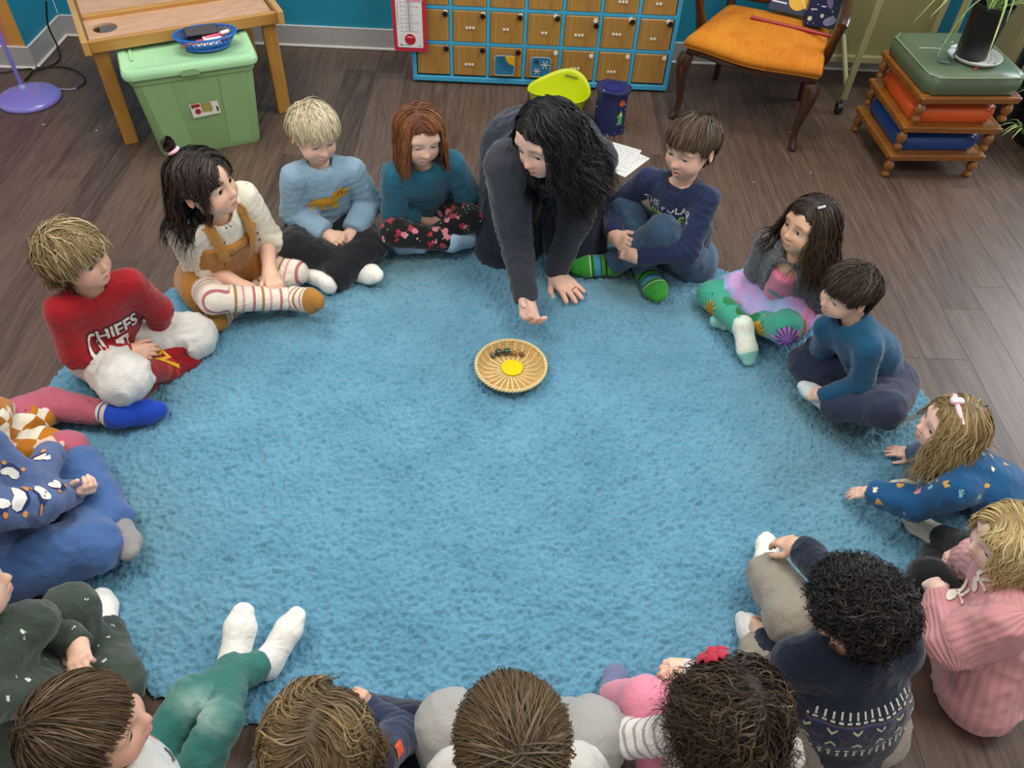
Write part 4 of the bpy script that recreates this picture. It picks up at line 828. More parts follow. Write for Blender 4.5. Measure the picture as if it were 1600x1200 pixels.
def thermometer():
    r = empty('thermometer_chart', (-.502, 3.925, .176), 0, 'red and white thermometer chart hanging over the left end of the blue cabinet', 'chart')
    red = plain('chart_red', '#B5243C', .5); wh = plain('chart_white', '#D9D8D6', .5); ink = plain('chart_ink', '#26282C', .7); H_ = .62; M = Matrix.Rotation(PI / 2, 4, 'X')
    def rr(w, h, c, cy): return [(sx * (w / 2 - c) + c * math.cos(a), cy + sy * (h / 2 - c) + c * math.sin(a)) for sx, sy, a0 in ((1, 1, 0), (-1, 1, PI / 2), (-1, -1, PI), (1, -1, 1.5 * PI)) for a in (a0, a0 + PI / 4, a0 + PI / 2)]
    b = MB(); b.prism(rr(.165, H_, .012, H_ / 2), 0, .006, M); b.build('board', red, r)
    b = MB(); b.prism(rr(.128, H_ - .04, .006, H_ / 2), .006, .0075, M); b.build('panel', wh, r)
    b = MB(); b.prism(disc(0, .062, .027, n=24), .0075, .009, M); b.build('bulb', plain('bulb_red', '#B0182E', .4), r)
    b = MB(); b.prism([(-.016, .071), (.016, .071), (.014, .076), (-.014, .076)], .009, .0095, M); b.build('bulb_highlight', plain('bulb_pink', '#E8A6B0', .4), r)
    b = MB(); b.prism([(-.001, .10), (.001, .10), (.001, H_ - .04), (-.001, H_ - .04)], .0075, .0082, M)
    for k in range(46):
        y = .10 + k * .010; w = .024 if k % 2 == 0 else .014; b.prism([(-w, y), (-.002, y), (-.002, y + .0012), (-w, y + .0012)], .0075, .0080, M)
        w = .030 if k % 4 == 0 else .016; b.prism([(.002, y), (w, y), (w, y + .0012), (.002, y + .0012)], .0075, .0080, M)
    b.prism([(-.050, .030), (-.040, .030), (-.040, .036), (-.050, .036)], .0075, .008, M); b.prism([(-.036, .031), (.002, .031), (.002, .0325), (-.036, .0325)], .0075, .008, M); b.prism([(.040, .029), (.054, .029), (.054, .031), (.040, .031)], .0075, .008, M); b.prism([(-.056, .13), (-.0545, .13), (-.0545, .24), (-.056, .24)], .0075, .008, M)
    o = b.build('scale_marks', ink, r); o['kind'] = 'stuff'
    bm = bmesh.new()
    for k in range(0, 23):
        for sx, n, st in ((-.038, -40 + k * 5 * 2 if False else -40 + k * 10, 1), (.040, -40 + k * 10, 2)):
            if k % st: continue
            t = text_bm(str(abs(n)), .009); y = .10 + k * .020 + .0006
            for v in t.verts: v.co = M @ Vector((v.co.x + sx, v.co.y + y, .008))
            me = bpy.data.meshes.new('n'); t.to_mesh(me); t.free(); bm.from_mesh(me); bpy.data.meshes.remove(me)
    me = bpy.data.meshes.new('scale_numbers'); bm.to_mesh(me); bm.free(); o = obj_me('scale_numbers', me, ink, r); o['kind'] = 'stuff'
    b = MB(); b.grid(lambda u, v: (-.028 + u * .078, -.009 - .006 * v * v, .002 + .05 * v), 3, 5); o = b.build('sticky_note', plain('pink_paper', '#DD86A8', .8), None, loc=(-.482, 3.925, .176 + .245)); m = o.modifiers.new('t', 'SOLIDIFY'); m.thickness = .0005
    tag(o, 'small pink sticky note on the thermometer chart', 'note')
def cube_rail(b, p, q, w, h): 
    p, q = Vector(p), Vector(q); d = (q - p); L = d.length; d.normalize(); R = Matrix((d, Vector((0, 0, 1)).cross(d).normalized(), d.cross(Vector((0, 0, 1)).cross(d).normalized()))).transposed(); b.box((p + q) / 2, (L, w, h), R, .003, 2)
def panel_hole(name, w, d, hx, hy, hr, hr2, th, m, par, loc):
    bm = bmesh.new(); o = [bm.verts.new((x, y, 0)) for x, y in ((-w / 2, -d / 2), (w / 2, -d / 2), (w / 2, d / 2), (-w / 2, d / 2))]; h = [bm.verts.new((hx + hr * math.cos(a), hy + hr2 * math.sin(a), 0)) for a in [2 * PI * k / 28 for k in range(28)]]
    es = [bm.edges.new((o[i], o[(i + 1) % 4])) for i in range(4)] + [bm.edges.new((h[i], h[(i + 1) % 28])) for i in range(28)]
    bmesh.ops.triangle_fill(bm, use_beauty=True, edges=es); me = bpy.data.meshes.new(name); bm.to_mesh(me); bm.free(); ob = obj_me(name, me, m, par, loc); mo = ob.modifiers.new('t', 'SOLIDIFY'); mo.thickness = th; mo.offset = 0; return ob
def table():
    a = 28.0; c = Vector((-1.480, 3.540, 0)); r = empty('play_table', c, math.radians(a), 'pale wooden play table with pinkish plywood trays and a round hole', 'table')
    pine = wood('pine', '#B07C3A', '#C79550', 0, .4, 1.0); pineY = wood('pine_across', '#B98A4A', '#CDA468', 1, .4, 1.0); leg = wood('pine_upright', '#A87430', '#BE8C44', 2, .4, 1.0)
    t = NT('scribbled_ply'); co = t.coord(scale=(2, 6, 2)); n1 = t.noise(co, 2, 5, .6, 2); nn = t.n('ShaderNodeTexNoise'); nn.inputs['Scale'].default_value = 9; nn.inputs['Detail'].default_value = 1; t.l(t.coord(), nn.inputs['Vector']); ln = t.ramp(t.math('ABSOLUTE', t.math('SUBTRACT', nn.outputs['Fac'], .5)), [(.0, (1, 1, 1)), (.006, (0, 0, 0))])
    msk = t.ramp(t.noise(t.coord(), 4.5, 2), [(.52, (0, 0, 0)), (.6, (1, 1, 1))]); cc = t.ramp(n1, [(.3, srgb('#B58A6A')), (.7, srgb('#C9A184'))]); t.base(t.mix(t.math('MULTIPLY', t.math('MULTIPLY', ln, msk), .7), cc, srgb('#4A3A34'))); t.set(Roughness=.45)
    zt = .485; w, d = .785, .72; f = -.185
    def bx(n, cc_, s, m, rot=None): b = MB(); b.box(cc_, s, rot, .004, 2); return b.build(n, m, r)
    bx('front_rail', (0, f + .012, zt - .018), (w, .024, .050), pine); bx('back_rail', (0, f + d - .012, zt - .018), (w, .024, .050), pine); bx('middle_rail', (0, f + .26, zt - .004), (w - .03, .030, .036), pine)
    for s in (-1, 1): bx('end_board', (s * (w / 2 + .012), f + d / 2 - .01, zt - .006), (.026, d + .05, .060), pineY)
    panel_hole('tray_panel', w - .02, .232, -w / 2 + .085, .005, .050, .050, .010, t.m, r, (0, f + .138, zt - .010)); bx('tray_panel', (0, f + .495, zt - .010), (w - .02, .45, .010), t.m)
    for sx in (-1, 1):
        for fy in (f + .05, f + d - .05): b = MB(); b.box((sx * (w / 2 - .035), fy, .225), (.062, .036, .45), None, .005, 2); b.build('leg', leg, r)
        bx('side_apron', (sx * (w / 2 - .010), f + d / 2, zt - .05), (.02, d - .08, .05), pineY)
    return r
table()
def rrect(w, d, c, n=5): return [(sx * (w / 2 - c) + c * math.cos(a0 + k * PI / 2 / n), sy * (d / 2 - c) + c * math.sin(a0 + k * PI / 2 / n)) for sx, sy, a0 in ((1, 1, 0), (-1, 1, PI / 2), (-1, -1, PI), (1, -1, 1.5 * PI)) for k in range(n + 1)]
def loft(b, rings, cap0=True, cap1=True):
    R = [[b.bm.verts.new(Vector(p)) for p in ring] for ring in rings]; n = len(R[0])
    for A, B in zip(R, R[1:]):
        for k in range(n): b.bm.faces.new((A[k], A[(k + 1) % n], B[(k + 1) % n], B[k]))
    if cap0: b.bm.faces.new(R[0][::-1])
    if cap1: b.bm.faces.new(R[-1])
    return R
def tote():
    a = 24; r = empty('storage_tote', (-1.405, 3.345, 0), math.radians(a), 'green plastic storage tote with a pale green lid under the play table', 'storage box')
    g = plain('tote_green', '#86AA74', .42, var=.03); gl = plain('lid_green', '#A3D3A2', .38, var=.03)
    b = MB()
    def ring(w, d, z, groove=True):
        o = []
        for x, y in rrect(w, d, .035, 4): o.append((x, y, z))
        return o
    loft(b, [ring(.40, .26, 0), ring(.408, .268, .012), ring(.462, .318, .335), ring(.476, .332, .337), ring(.480, .336, .372)], True, True)
    for s in (-1, 1):
        b.bm.verts.ensure_lookup_table()
        p = [Vector((s * .075, -.1315, .02)), Vector((s * .092, -.158, .328)), Vector((s * .200, -.158, .328)), Vector((s * .165, -.1315, .02))]; vs = [b.bm.verts.new(q + Vector((0, -.004, 0))) for q in p] + [b.bm.verts.new(q + Vector((0, .01, 0))) for q in p]
        for f in ((0, 1, 2, 3), (0, 4, 5, 1), (1, 5, 6, 2), (2, 6, 7, 3), (3, 7, 4, 0)): b.bm.faces.new([vs[i] for i in f])
    b.build('tub', g, r, True, angle=30)
    b = MB(); loft(b, [ring(.492, .348, .362), ring(.506, .362, .364), ring(.512, .366, .374), ring(.510, .364, .388), ring(.498, .352, .399), ring(.452, .306, .400), ring(.440, .294, .3955)]); b.build('lid', gl, r, True, angle=35)
    b = MB(); b.prism([(-.034, 0), (.034, 0), (.034, .016), (.022, .024), (-.022, .024), (-.034, .016)], -.002, .004, Matrix.Translation((-.01, -.1835, .360)) @ Matrix.Rotation(PI / 2, 4, 'X')); b.build('lid_notch', g, r)
    b = MB(); b.box((-.205, -.01, .4005), (.012, .13, .003), None, .001, 1); b.build('lid_ridge', gl, r)
    M = Matrix.Translation((0.01, -.1505, .205)) @ Matrix.Rotation(math.radians(90 - 4.8), 4, 'X') @ Matrix.Rotation(math.radians(3), 4, 'Z')
    def lab(n, pl, z, m): b = MB(); b.prism(pl, z, z + .0006, M); return b.build(n, m, r)
    r.scale = (1.08, 1.05, 1.07)
    lab('label', [(-.055, -.036), (.055, -.036), (.055, .036), (-.055, .036)], .001, plain('label_white', '#CFCBC2', .5)); lab('label_picture', [(-.014, -.018), (.022, -.022), (.030, -.014), (.026, .018), (-.012, .020)], .0018, plain('label_olive', '#8E8A4A', .5)); lab('label_band', [(-.05, .004), (-.016, .006), (-.016, .018), (-.05, .020)], .0018, plain('label_red', '#8E1E28', .5)); lab('label_seal', disc(-.03, -.012, .0115, n=16), .0019, plain('label_red', '#8E1E28', .5)); lab('label_code', [(.043, -.026), (.050, -.026), (.050, -.006), (.043, -.006)], .0018, plain('label_ink', '#2A2A2A', .6)); lab('label_text', [(-.05, .025), (-.028, .025), (-.028, .031), (-.05, .031)], .0018, plain('label_ink', '#2A2A2A', .6))
tote()
def marker_basket():
    c = Vector((-1.300, 3.335, .4295)); a = math.radians(22); r = empty('plastic_basket', c, a, 'blue oval open-weave plastic basket of markers on the green tote lid', 'basket')
    bl = plain('basket_blue', '#1E62B4', .35); A, B = .128, .082
    def e(s, t, z): return Vector((A * s * math.cos(t), B * s * math.sin(t), z))
    ts = np.linspace(0, 2 * PI, 41)
    b = MB(); b.tube([e(1.0, t, .058) for t in ts], .0055, 8, flat=.8); b.build('rim', bl, r, True)
    b = MB(); b.tube([e(.70, t, .006) for t in ts], .004, 6); b.prism([tuple(e(.70, t, 0)[:2]) for t in ts[:-1]], .002, .005); b.build('base', bl, r)
    b = MB()
    for k in range(30):
        t = 2 * PI * k / 30
        for s in (.16, -.16): b.tube([e(.70, t, .006), e(.86, t + s * .6, .032), e(1.0, t + s * 1.25, .058)], .0022, 5)
    b.tube([e(.86, t, .032) for t in ts], .003, 6); o = b.build('lattice', bl, r); o['kind'] = 'stuff'
    Minv = Matrix.Rotation(a, 4, 'Z')
    def mk(label, p, ang, tilt, body, cap, L=.115):
        q = c + Minv.to_3x3() @ Vector(p); o = empty('marker', q, a + math.radians(ang), label, 'marker'); o.rotation_euler[1] = math.radians(tilt)
        M = Matrix.Rotation(PI / 2, 4, 'Y'); b = MB(); b.lathe([(.0078, 0), (.0082, .004), (.0082, L * .68)], (-L / 2, 0, 0), 12, M); b.build('barrel', body, o, True)
        b = MB(); b.lathe([(.0088, 0), (.0088, L * .27), (.006, L * .32), (0, L * .32)], (-L / 2 + L * .68, 0, 0), 12, M); b.build('cap', cap, o, True)
        b = MB(); b.lathe([(.0085, 0), (.0085, .008)], (-L / 2 - .002, 0, 0), 12, M); b.build('end_plug', cap, o, True)
    wh = plain('marker_white', '#D9D5D2', .4); rd = plain('marker_red', '#B81E3A', .4); pk = plain('marker_pink', '#D8557A', .4); og = plain('marker_orange', '#D5603A', .4); lb = plain('marker_pale_blue', '#A8C6DA', .4)
    mk('white marker with a red cap in the blue basket, middle', (.01, -.006, .030), 188, 0, wh, rd); mk('pink marker lying on top in the blue basket', (.045, .012, .040), 10, -6, pk, wh); mk('orange marker at the basket\'s left rim', (-.055, -.022, .026), 12, 3, og, og, .10); mk('white marker with a pale blue cap along the basket front', (.0, -.038, .024), 5, 0, wh, lb); mk('red marker at the right end of the blue basket', (.065, -.012, .028), 20, -4, rd, pk, .10)
    o = empty('board_eraser', c + Minv.to_3x3() @ Vector((-.012, .030, .052)), a + .05, 'black felt board eraser leaning on the back rim of the blue basket', 'eraser'); o.rotation_euler[0] = math.radians(28)
    b = MB(); b.box((0, 0, .006), (.135, .048, .014), None, .003, 2); b.build('grip', plain('eraser_grip', '#1A1618', .5), o); b = MB(); b.box((0, 0, -.007), (.132, .046, .013), None, .002, 1); b.build('felt_pad', plain('eraser_felt', '#2B2224', .95), o)
marker_basket()
thermometer()
def floor_lamp():
    x, y = -2.345, 3.60; r = empty('floor_lamp', (x, y, 0), 0, 'lilac floor lamp with a round domed base at the left wall', 'lamp'); m = plain('lilac_enamel', '#7F78C8', .25, var=.02, coat=.4)
    b = MB(); b.lathe([(.142, 0), (.146, .006), (.142, .018), (.125, .028), (.06, .036), (0, .038)], (0, 0, 0), 48); b.build('base', m, r, True, angle=60)
    b = MB(); b.lathe([(.016, .034), (.014, .046), (.011, .05)], (-.045, .05, 0), 14); b.build('collar', plain('pale_lilac', '#A9A6CF', .3), r, True)
    b = MB(); b.tube([(-.045, .05, .04), (-.045, .05, 1.5)], .0095, 12); b.build('pole', m, r, True)
    b = MB(); b.lathe([(.03, 0), (.05, -.03), (.11, -.12), (.107, -.12), (.045, -.03), (.02, -.005)], (-.045, .05, 1.6), 24, cap=False); b.build('shade', m, r, True)
    pts = [(-2.166, 3.752, 0.420), (-2.273, 3.876, 0.260), (-2.335, 3.977, 0.160), (-2.428, 4.147, 0.020), (-2.377, 4.047, 0.006), (-2.368, 3.975, 0.006), (-2.402, 3.915, 0.006), (-2.485, 3.879, 0.006), (-2.592, 3.827, 0.006), (-2.697, 3.776, 0.006)]
    pts = [(max(p[0], -2.445), p[1], p[2]) for p in pts]
    def smooth(p, n=6):
        p = [Vector(q) for q in p]; o = []
        for i in range(len(p) - 1):
            a, b_, c, d = p[max(i - 1, 0)], p[i], p[i + 1], p[min(i + 2, len(p) - 1)]
            for k in range(n): t = k / n; o.append(.5 * ((2 * b_) + (c - a) * t + (2 * a - 5 * b_ + 4 * c - d) * t * t + (3 * b_ - a - 3 * c + d) * t ** 3))
        return o + [p[-1]]
    b = MB(); b.tube(smooth(pts), .0045, 8); o = b.build('power_cable', plain('black_cable', '#121214', .5), None, True); tag(o, 'black cable running down the teal wall onto the floor', 'cable')
    b = MB(); b.tube(smooth([(-2.703, 3.789, 0.006), (-2.598, 3.840, 0.006), (-2.463, 3.902, 0.006), (-2.343, 3.931, 0.006), (-2.252, 3.908, 0.006), (-2.168, 3.832, 0.006), (-2.146, 3.766, 0.006), (-2.163, 3.718, 0.006)]), .0042, 8); e = b.build('lamp_cord', plain('black_cable', '#121214', .5), None, True); tag(e, 'black cord looping from behind the lilac lamp base', 'cord')
    b = MB(); b.tube(smooth([(-2.163, 3.718, 0.006), (-2.194, 3.702, 0.006), (-2.257, 3.691, 0.012)]), .0044, 8); b.build('cord_end', plain('cord_grey', '#8E8C9A', .4), e, True)
    return smooth
SMOOTH = floor_lamp()
def yellow_tub():
    c = (.245, 3.665, 0); r = empty('plastic_tub', c, 0, 'bright yellow-green flexible tub with a slot handle by the blue cabinet', 'tub'); m = plain('lime_plastic', '#BFCB10', .4, var=.02)
    def fn(u, v, off=0):
        a = 2 * PI * u; ha = math.radians(62); up = .13 + .050 * max(0, math.cos(a - ha)) ** 3 + .030 * max(0, math.cos(a - ha - PI)) ** 3; z = .004 + (up - .004) * v; R = .100 + .050 * v ** .8 + off; return (R * math.cos(a), R * .92 * math.sin(a), z)
    b = MB(); b.grid(fn, 64, 12, True); o = b.build('wall', m, r, True, angle=180); mo = o.modifiers.new('t', 'SOLIDIFY'); mo.thickness = .004
    b = MB(); b.prism([fn(k / 48, .02)[:2] for k in range(48)], .002, .007); b.build('bottom', m, r)
    b = MB(); b.tube([fn(k / 64, 1, .001) for k in range(65)], .0045, 8); b.build('rim', m, r, True)
    for k, (v, hh) in enumerate(((.35, 0), (.55, 0), (.75, 0))): b = MB(); b.tube([fn(q / 48, v, -.003) for q in range(49)], .0012, 5); b.build('rib', m, r, True)
    for ha in (62,):
        b = MB(); a = math.radians(ha); R = .1455
        pts = [((R - .006) * math.cos(a + t), (R - .006) * .92 * math.sin(a + t), .151) for t in np.linspace(-.26, .26, 9)]; b.tube(pts, [.006] + [.0085] * 7 + [.006], 8, flat=.3); b.build('handle_slot', plain('slot_dark', '#5A5A10', .6), r, True)
yellow_tub()
def star_box():
    c = (.497, 3.565, 0); r = empty('star_box', c, math.radians(-14), 'tall navy cardboard box with tiny stars and a round opening in its top', 'box'); nv = NT('navy_stars')
    v = nv.vor(nv.coord(), 42, 'F1'); k = nv.sep(v.outputs['Color'])[1]; m = nv.math('MULTIPLY', nv.math('LESS_THAN', v.outputs['Distance'], .15), nv.math('GREATER_THAN', k, .60)); nv.base(nv.mix(m, srgb('#1B2450'), srgb('#B8C4DA'))); nv.set(Roughness=.45)
    def octa(w, d, ch): return [(w - ch, -d), (w, -d + ch), (w, d - ch), (w - ch, d), (-w + ch, d), (-w, d - ch), (-w, -d + ch), (-w + ch, -d)]
    b = MB(); b.prism(octa(.072, .062, .036), .006, .205); b.build('body', nv.m, r)
    b = MB(); b.prism(octa(.084, .072, .040), .205, .213); b.build('top', nv.m, r); b = MB(); b.prism(octa(.080, .070, .040), .0, .007); b.build('base', nv.m, r)
    b = MB(); b.lathe([(.047, 0), (.047, .003), (.041, .003), (.041, .0005), (0, .0005)], (0, 0, .213), 28); b.build('ring', plain('deep_blue_ring', '#1A1F66', .4), r, True)
    M = Matrix.Translation((.0545, -.044, .10)) @ Matrix.Rotation(math.radians(45), 4, 'Z') @ Matrix.Rotation(PI / 2, 4, 'X')
    for n, pl, col, dz in (('planet_print', disc(0.0, .06, .016, n=14), '#C2502E', 0), ('rocket_print', [(-.012, -.05), (.012, -.05), (.012, 0), (0, .025), (-.012, 0)], '#4FA66A', 0), ('rocket_tip_print', [(-.008, -.005), (.008, -.005), (0, .018)], '#D8CE5A', .001)): b = MB(); b.prism(pl, .0006 + dz, .0014 + dz, M); b.build(n, plain('print' + col, col, .5), r)
star_box()
def papers():
    wh = plain('paper', '#D8D6D2', .8, var=.02); ink = plain('ink_blue', '#3A4468', .8); pk = plain('ink_pink', '#C8608A', .8); g = random.Random(9)
    for k, (c, a, lab) in enumerate((((.552, 3.262), -38, 'lower white card half hidden beneath the handwritten card'), ((.530, 3.300), -26, 'handwritten white card on top, beside the woman on the floor'))):
        r = empty('card', (*c, .0006 + k * .002), math.radians(a), lab, 'paper'); b = MB(); b.box((0, 0, .0005), (.150, .215, .0009)); b.build('sheet', wh, r)
        for q in range(9 if k else 3):
            y = .085 - q * .020; x = -.060
            while x < .05:
                L = g.uniform(.012, .030); b = MB(); b.tube([(x + L * t / 6, y + g.uniform(-.0035, .0035), .0012) for t in range(7)], .0009, 4, flat=.3); b.build('handwriting', pk if q in (2, 5) and x > -.01 else ink, r); x += L + .007
        b = MB(); b.lathe([(.003, 0), (.003, .0004)], (.06, .095, .001), 10); b.build('punched_hole', plain('hole_dark', '#2A1F1B', .8), r)
papers()
def armchair():
    FL, FR = Vector((.835, 3.70, 0)), Vector((1.385, 3.44, 0)); fx = (FR - FL).normalized(); by = Vector((-fx.y, fx.x, 0)); ang = math.atan2(fx.y, fx.x); c = (FL + FR) / 2 + by * .24
    r = empty('armchair', c, ang, 'carved dark wood armchair with an orange corduroy seat', 'armchair'); wd = wood('walnut', '#2E160B', '#4A2614', 2, .28, 1.0, .5); w2 = wood('walnut_across', '#2E160B', '#4A2614', 0, .28, 1.0, .5)
    t = NT('orange_corduroy'); co = t.coord(); s = t.sep(co); a = t.noise(co, 9, 4); st = t.math('SINE', t.math('MULTIPLY', t.math('ADD', s[0], t.math('MULTIPLY', t.noise(co, 14, 2), .006)), 900)); w = t.ramp(a, [(.3, srgb('#B8600F')), (.7, srgb('#CE821E'))]); t.base(t.mix(t.ramp(t.noise(t.coord(scale=(120, 8, 8)), 2, 3), [(.35, (0, 0, 0)), (.75, (.6, .6, .6))]), w, srgb('#D8923A'))); t.set(Roughness=.85, Specular_IOR_Level=.2); t.bump(st, .5, .003)
    def outline(k, ins=0.0, n=9):
        P = []
        for i in range(n): u = -1 + 2 * i / (n - 1); P.append(Vector((u * (.315 - ins), -.255 + ins - .028 * math.cos(u * PI) * .9 + .0, 0)))
        for i in range(1, n): v = i / (n - 1); P.append(Vector(((.315 - ins) - .065 * v, -.230 + ins * (1 - 2 * v) + .47 * v, 0)))
        for i in range(1, n): u = 1 - 2 * i / (n - 1); P.append(Vector((u * (.250 - ins), .24 - ins + .018 * math.cos(u * PI / 2), 0)))
        for i in range(1, n - 1): v = 1 - i / (n - 1); P.append(Vector((-(.315 - ins) + .065 * v, -.230 + ins * (1 - 2 * v) + .47 * v, 0)))
        return P
    b = MB(); loft(b, [[p + Vector((0, 0, z)) for p in outline(0, i)] for i, z in ((.012, .318), (.006, .33), (.010, .348), (.02, .352))]); b.build('seat_rail', w2, r, True, angle=45)
    b = MB(); loft(b, [[p + Vector((0, 0, z + .008 * (1 if False else 0))) for p in outline(0, i)] for i, z in ((.012, .350), (-.006, .362), (-.010, .380), (.004, .402), (.04, .420), (.10, .432), (.17, .437), (.225, .438))]); b.build('seat', t.m, r, True, angle=80)
    b = MB(); pts = [p + Vector((0, 0, .354)) for p in outline(0, .002)]; b.tube(pts + pts[:1], .005, 6); b.build('piping', t.m, r, True)
    for sx in (-1, 1):
        b = MB(); o = Vector((sx * .295, -.245, 0)); d = Vector((sx * .6, -.75, 0)).normalized()
        pr = [(.330, 0, .034), (.30, .012, .038), (.25, .014, .031), (.18, .004, .023), (.10, -.010, .0165), (.05, -.006, .0155), (.025, .006, .019), (.012, .014, .020), (.0, .014, .013)]
        b.tube([o + d * e + Vector((0, 0, z)) for z, e, _ in pr], [q for _, _, q in pr], 12); b.build('leg', wd, r, True)
        b = MB(); b.lathe([(.012, 0), (.012, .003)], tuple(o + d * .014), 10); b.build('glide', plain('white_glide', '#C9C4BA', .5), r)
        b = MB(); b.tube([(sx * .225, .225, .34), (sx * .225, .235, .18), (sx * .23, .27, .0)], [.024, .020, .015], 10); b.build('leg', wd, r, True)
        b = MB(); b.tube(SMOOTH([(sx * .300, -.02, .345), (sx * .315, -.06, .45), (sx * .33, -.10, .535), (sx * .335, -.13, .575)], 4), [.024] * 4 + [.021] * 4 + [.019] * 4 + [.022], 10); b.build('arm_post', wd, r, True)
        b = MB(); b.tube(SMOOTH([(sx * .335, -.17, .570), (sx * .335, -.12, .592), (sx * .32, .0, .60), (sx * .285, .14, .62), (sx * .25, .26, .66)], 5), .024, 10, flat=.7); b.build('armrest', wd, r, True)
        b = MB(); b.tube(SMOOTH([(sx * .235, .235, .33), (sx * .245, .27, .55), (sx * .24, .31, .78), (sx * .20, .33, .90)], 5), .022, 10); b.build('back_post', wd, r, True)
    b = MB(); b.tube(SMOOTH([(-.20, .33, .90), (-.10, .335, .93), (0, .34, .945), (.10, .335, .93), (.20, .33, .90)], 4), .025, 10); b.build('crest_rail', wd, r, True)
    b = MB(); b.tube([(-.24, .25, .45), (0, .262, .46), (.24, .25, .45)], .020, 10); b.build('lower_rail', wd, r, True)
    cane = wood('cane', '#5A3218', '#6E4424', 2, .5); b = MB()
    for k in range(9): x = -.18 + k * .045; b.tube([(x, .258, .46), (x * .98, .30, .70), (x * .9, .332, .925)], .0055, 6)
    for k in range(8): z = .51 + k * .055; b.tube([(-.235, .255 + (z - .45) * .16, z), (.235, .255 + (z - .45) * .16, z)], .0045, 6)
    o = b.build('cane_back', cane, r, True); o['kind'] = 'stuff'
    return r, c, ang
def chair_things(c, ang):
    R = Matrix.Rotation(ang, 3, 'Z'); W = lambda x, y, z: c + R @ Vector((x, y, z))
    p, q = Vector((1.144, 3.856, 0.445)), Vector((1.511, 3.700, 0.435)); b = MB(); b.tube([p, q], .0085, 12); o = b.build('rod', plain('red_paint', '#8E1A22', .4), None, True); tag(o, 'thin dark red rod lying across the orange seat', 'stick')
    nv = NT('navy_space'); v = nv.vor(nv.coord(), 60, 'F1'); k = nv.sep(v.outputs['Color']); m = nv.math('MULTIPLY', nv.math('LESS_THAN', v.outputs['Distance'], .16), nv.math('GREATER_THAN', k[1], .7)); nv.base(nv.mix(m, srgb('#141C3C'), srgb('#9FA8C4'))); nv.set(Roughness=.35)
    def prn(par, M, items):
        for n, pl, col, dz in items: b = MB(); b.prism(pl, .0004 + dz, .0012 + dz, M); b.build(n, plain('print' + col, col, .5), par)
    F = Matrix.Rotation(PI / 2, 4, 'X')
    bx = empty('boxed_set', Vector((1.466, 3.766, 0.440)) + Vector((-.01, .02, 0)), ang + math.radians(14), 'navy box printed with galaxies at the right of the orange seat', 'box'); bx.rotation_euler[0] = math.radians(-10); bx.scale = (1.15,) * 3
    b = MB(); b.box((0, .03, .085), (.125, .06, .17), None, .002, 1); b.build('box', nv.m, bx); b = MB(); b.box((0, .03, .1705), (.120, .055, .002)); b.build('lid', plain('lid_blue', '#2A64A8', .4), bx)
    prn(bx, F, [('moon_print', disc(-.045, .03, .009, n=10), '#C8C4B8', 0), ('moon_print', disc(.0, .045, .008, n=10), '#B8A896', 0), ('galaxy_print', disc(.035, .028, .026, .017, 14, .4), '#6E7490', 0), ('galaxy_print', disc(.015, .10, .012, .028, 14, .4), '#5A5274', 0), ('planet_print', disc(.035, .14, .011, n=14), '#5FA0B0', 0), ('comet_print', [(-.03, .15), (.0, .158), (.012, .168), (-.02, .160)], '#8A90A4', 0), ('moon_print', disc(-.03, .115, .009, n=10), '#C0BCB4', 0), ('writing_print', [(-.05, .064), (-.025, .064), (-.025, .068), (-.05, .068)], '#C4C8D8', 0), ('writing_print', [(-.012, .078), (.006, .078), (.006, .082), (-.012, .082)], '#C4C8D8', 0)])
    bk = empty('planet_book', Vector((1.331, 3.885, 0.450)) + Vector((0, .03, 0)), ang - math.radians(2), 'navy picture book with a big yellow ringed planet leaning on the chair back', 'book'); bk.rotation_euler[0] = math.radians(-22); bk.scale = (1.15,) * 3
    b = MB(); b.box((0, .008, .11), (.165, .012, .22), None, .001, 1); b.build('cover', nv.m, bk); b = MB(); b.box((0, .009, .11), (.160, .009, .2204)); b.build('pages', plain('pages', '#D8D4C8', .8), bk)
    FF = Matrix.Translation((0, .002, 0)) @ F
    prn(bk, FF, [('planet_print', disc(.030, .055, .040, n=24), '#D8A52E', 0), ('ring_print', [(-.03, .135), (-.018, .135), (.075, .03), (.066, .026)], '#E2C65A', .0008), ('asteroid_print', disc(-.05, .10, .024, .018, 9), '#A8A296', 0), ('asteroid_print', disc(-.06, .085, .012, .010, 8), '#8A857C', .0006)])
    for k, (tx, z) in enumerate((('A BOOK', .045), ('ABOUT SPACE', .033))):
        pass
    for k in range(2): prn(bk, FF, [('writing_print', [(-.075, .030 + .013 * k), (-.075 + (.062 if k == 0 else .034), .030 + .013 * k), (-.075 + (.062 if k == 0 else .034), .036 + .013 * k), (-.075, .036 + .013 * k)], '#C9CDD8', 0)])
_r, _c, _a = armchair(); chair_things(_c, _a)
def cushion_rings(w, d, z0, h, notch):
    def ring(s, z):
        o = []; n = 5; W, D = w / 2 * s, d / 2 * s
        for sx, sy in ((1, 1), (-1, 1), (-1, -1), (1, -1)):
            c = Vector((sx * W, sy * D, 0)); a0 = {(1, 1): -PI / 2, (-1, 1): 0, (-1, -1): PI / 2, (1, -1): PI}[(sx, sy)]
            for k in range(n): a = a0 - (PI / 2) * k / (n - 1); o.append((c.x + notch * math.cos(a) * 1.0, c.y + notch * math.sin(a), z))
            m = Vector((sx * W, sy * D, 0)); nx = {(1, 1): (-1, 1), (-1, 1): (-1, -1), (-1, -1): (1, -1), (1, -1): (1, 1)}[(sx, sy)]; e = Vector((nx[0] * W, nx[1] * D, 0))
            dirn = (e - m).normalized(); L = (e - m).length
            for q in (.3, .5, .7): p = m + dirn * L * q; out = Vector((p.x, p.y, 0)); o.append((p.x * (1.0), p.y * 1.0, z))
        return o
    return ring
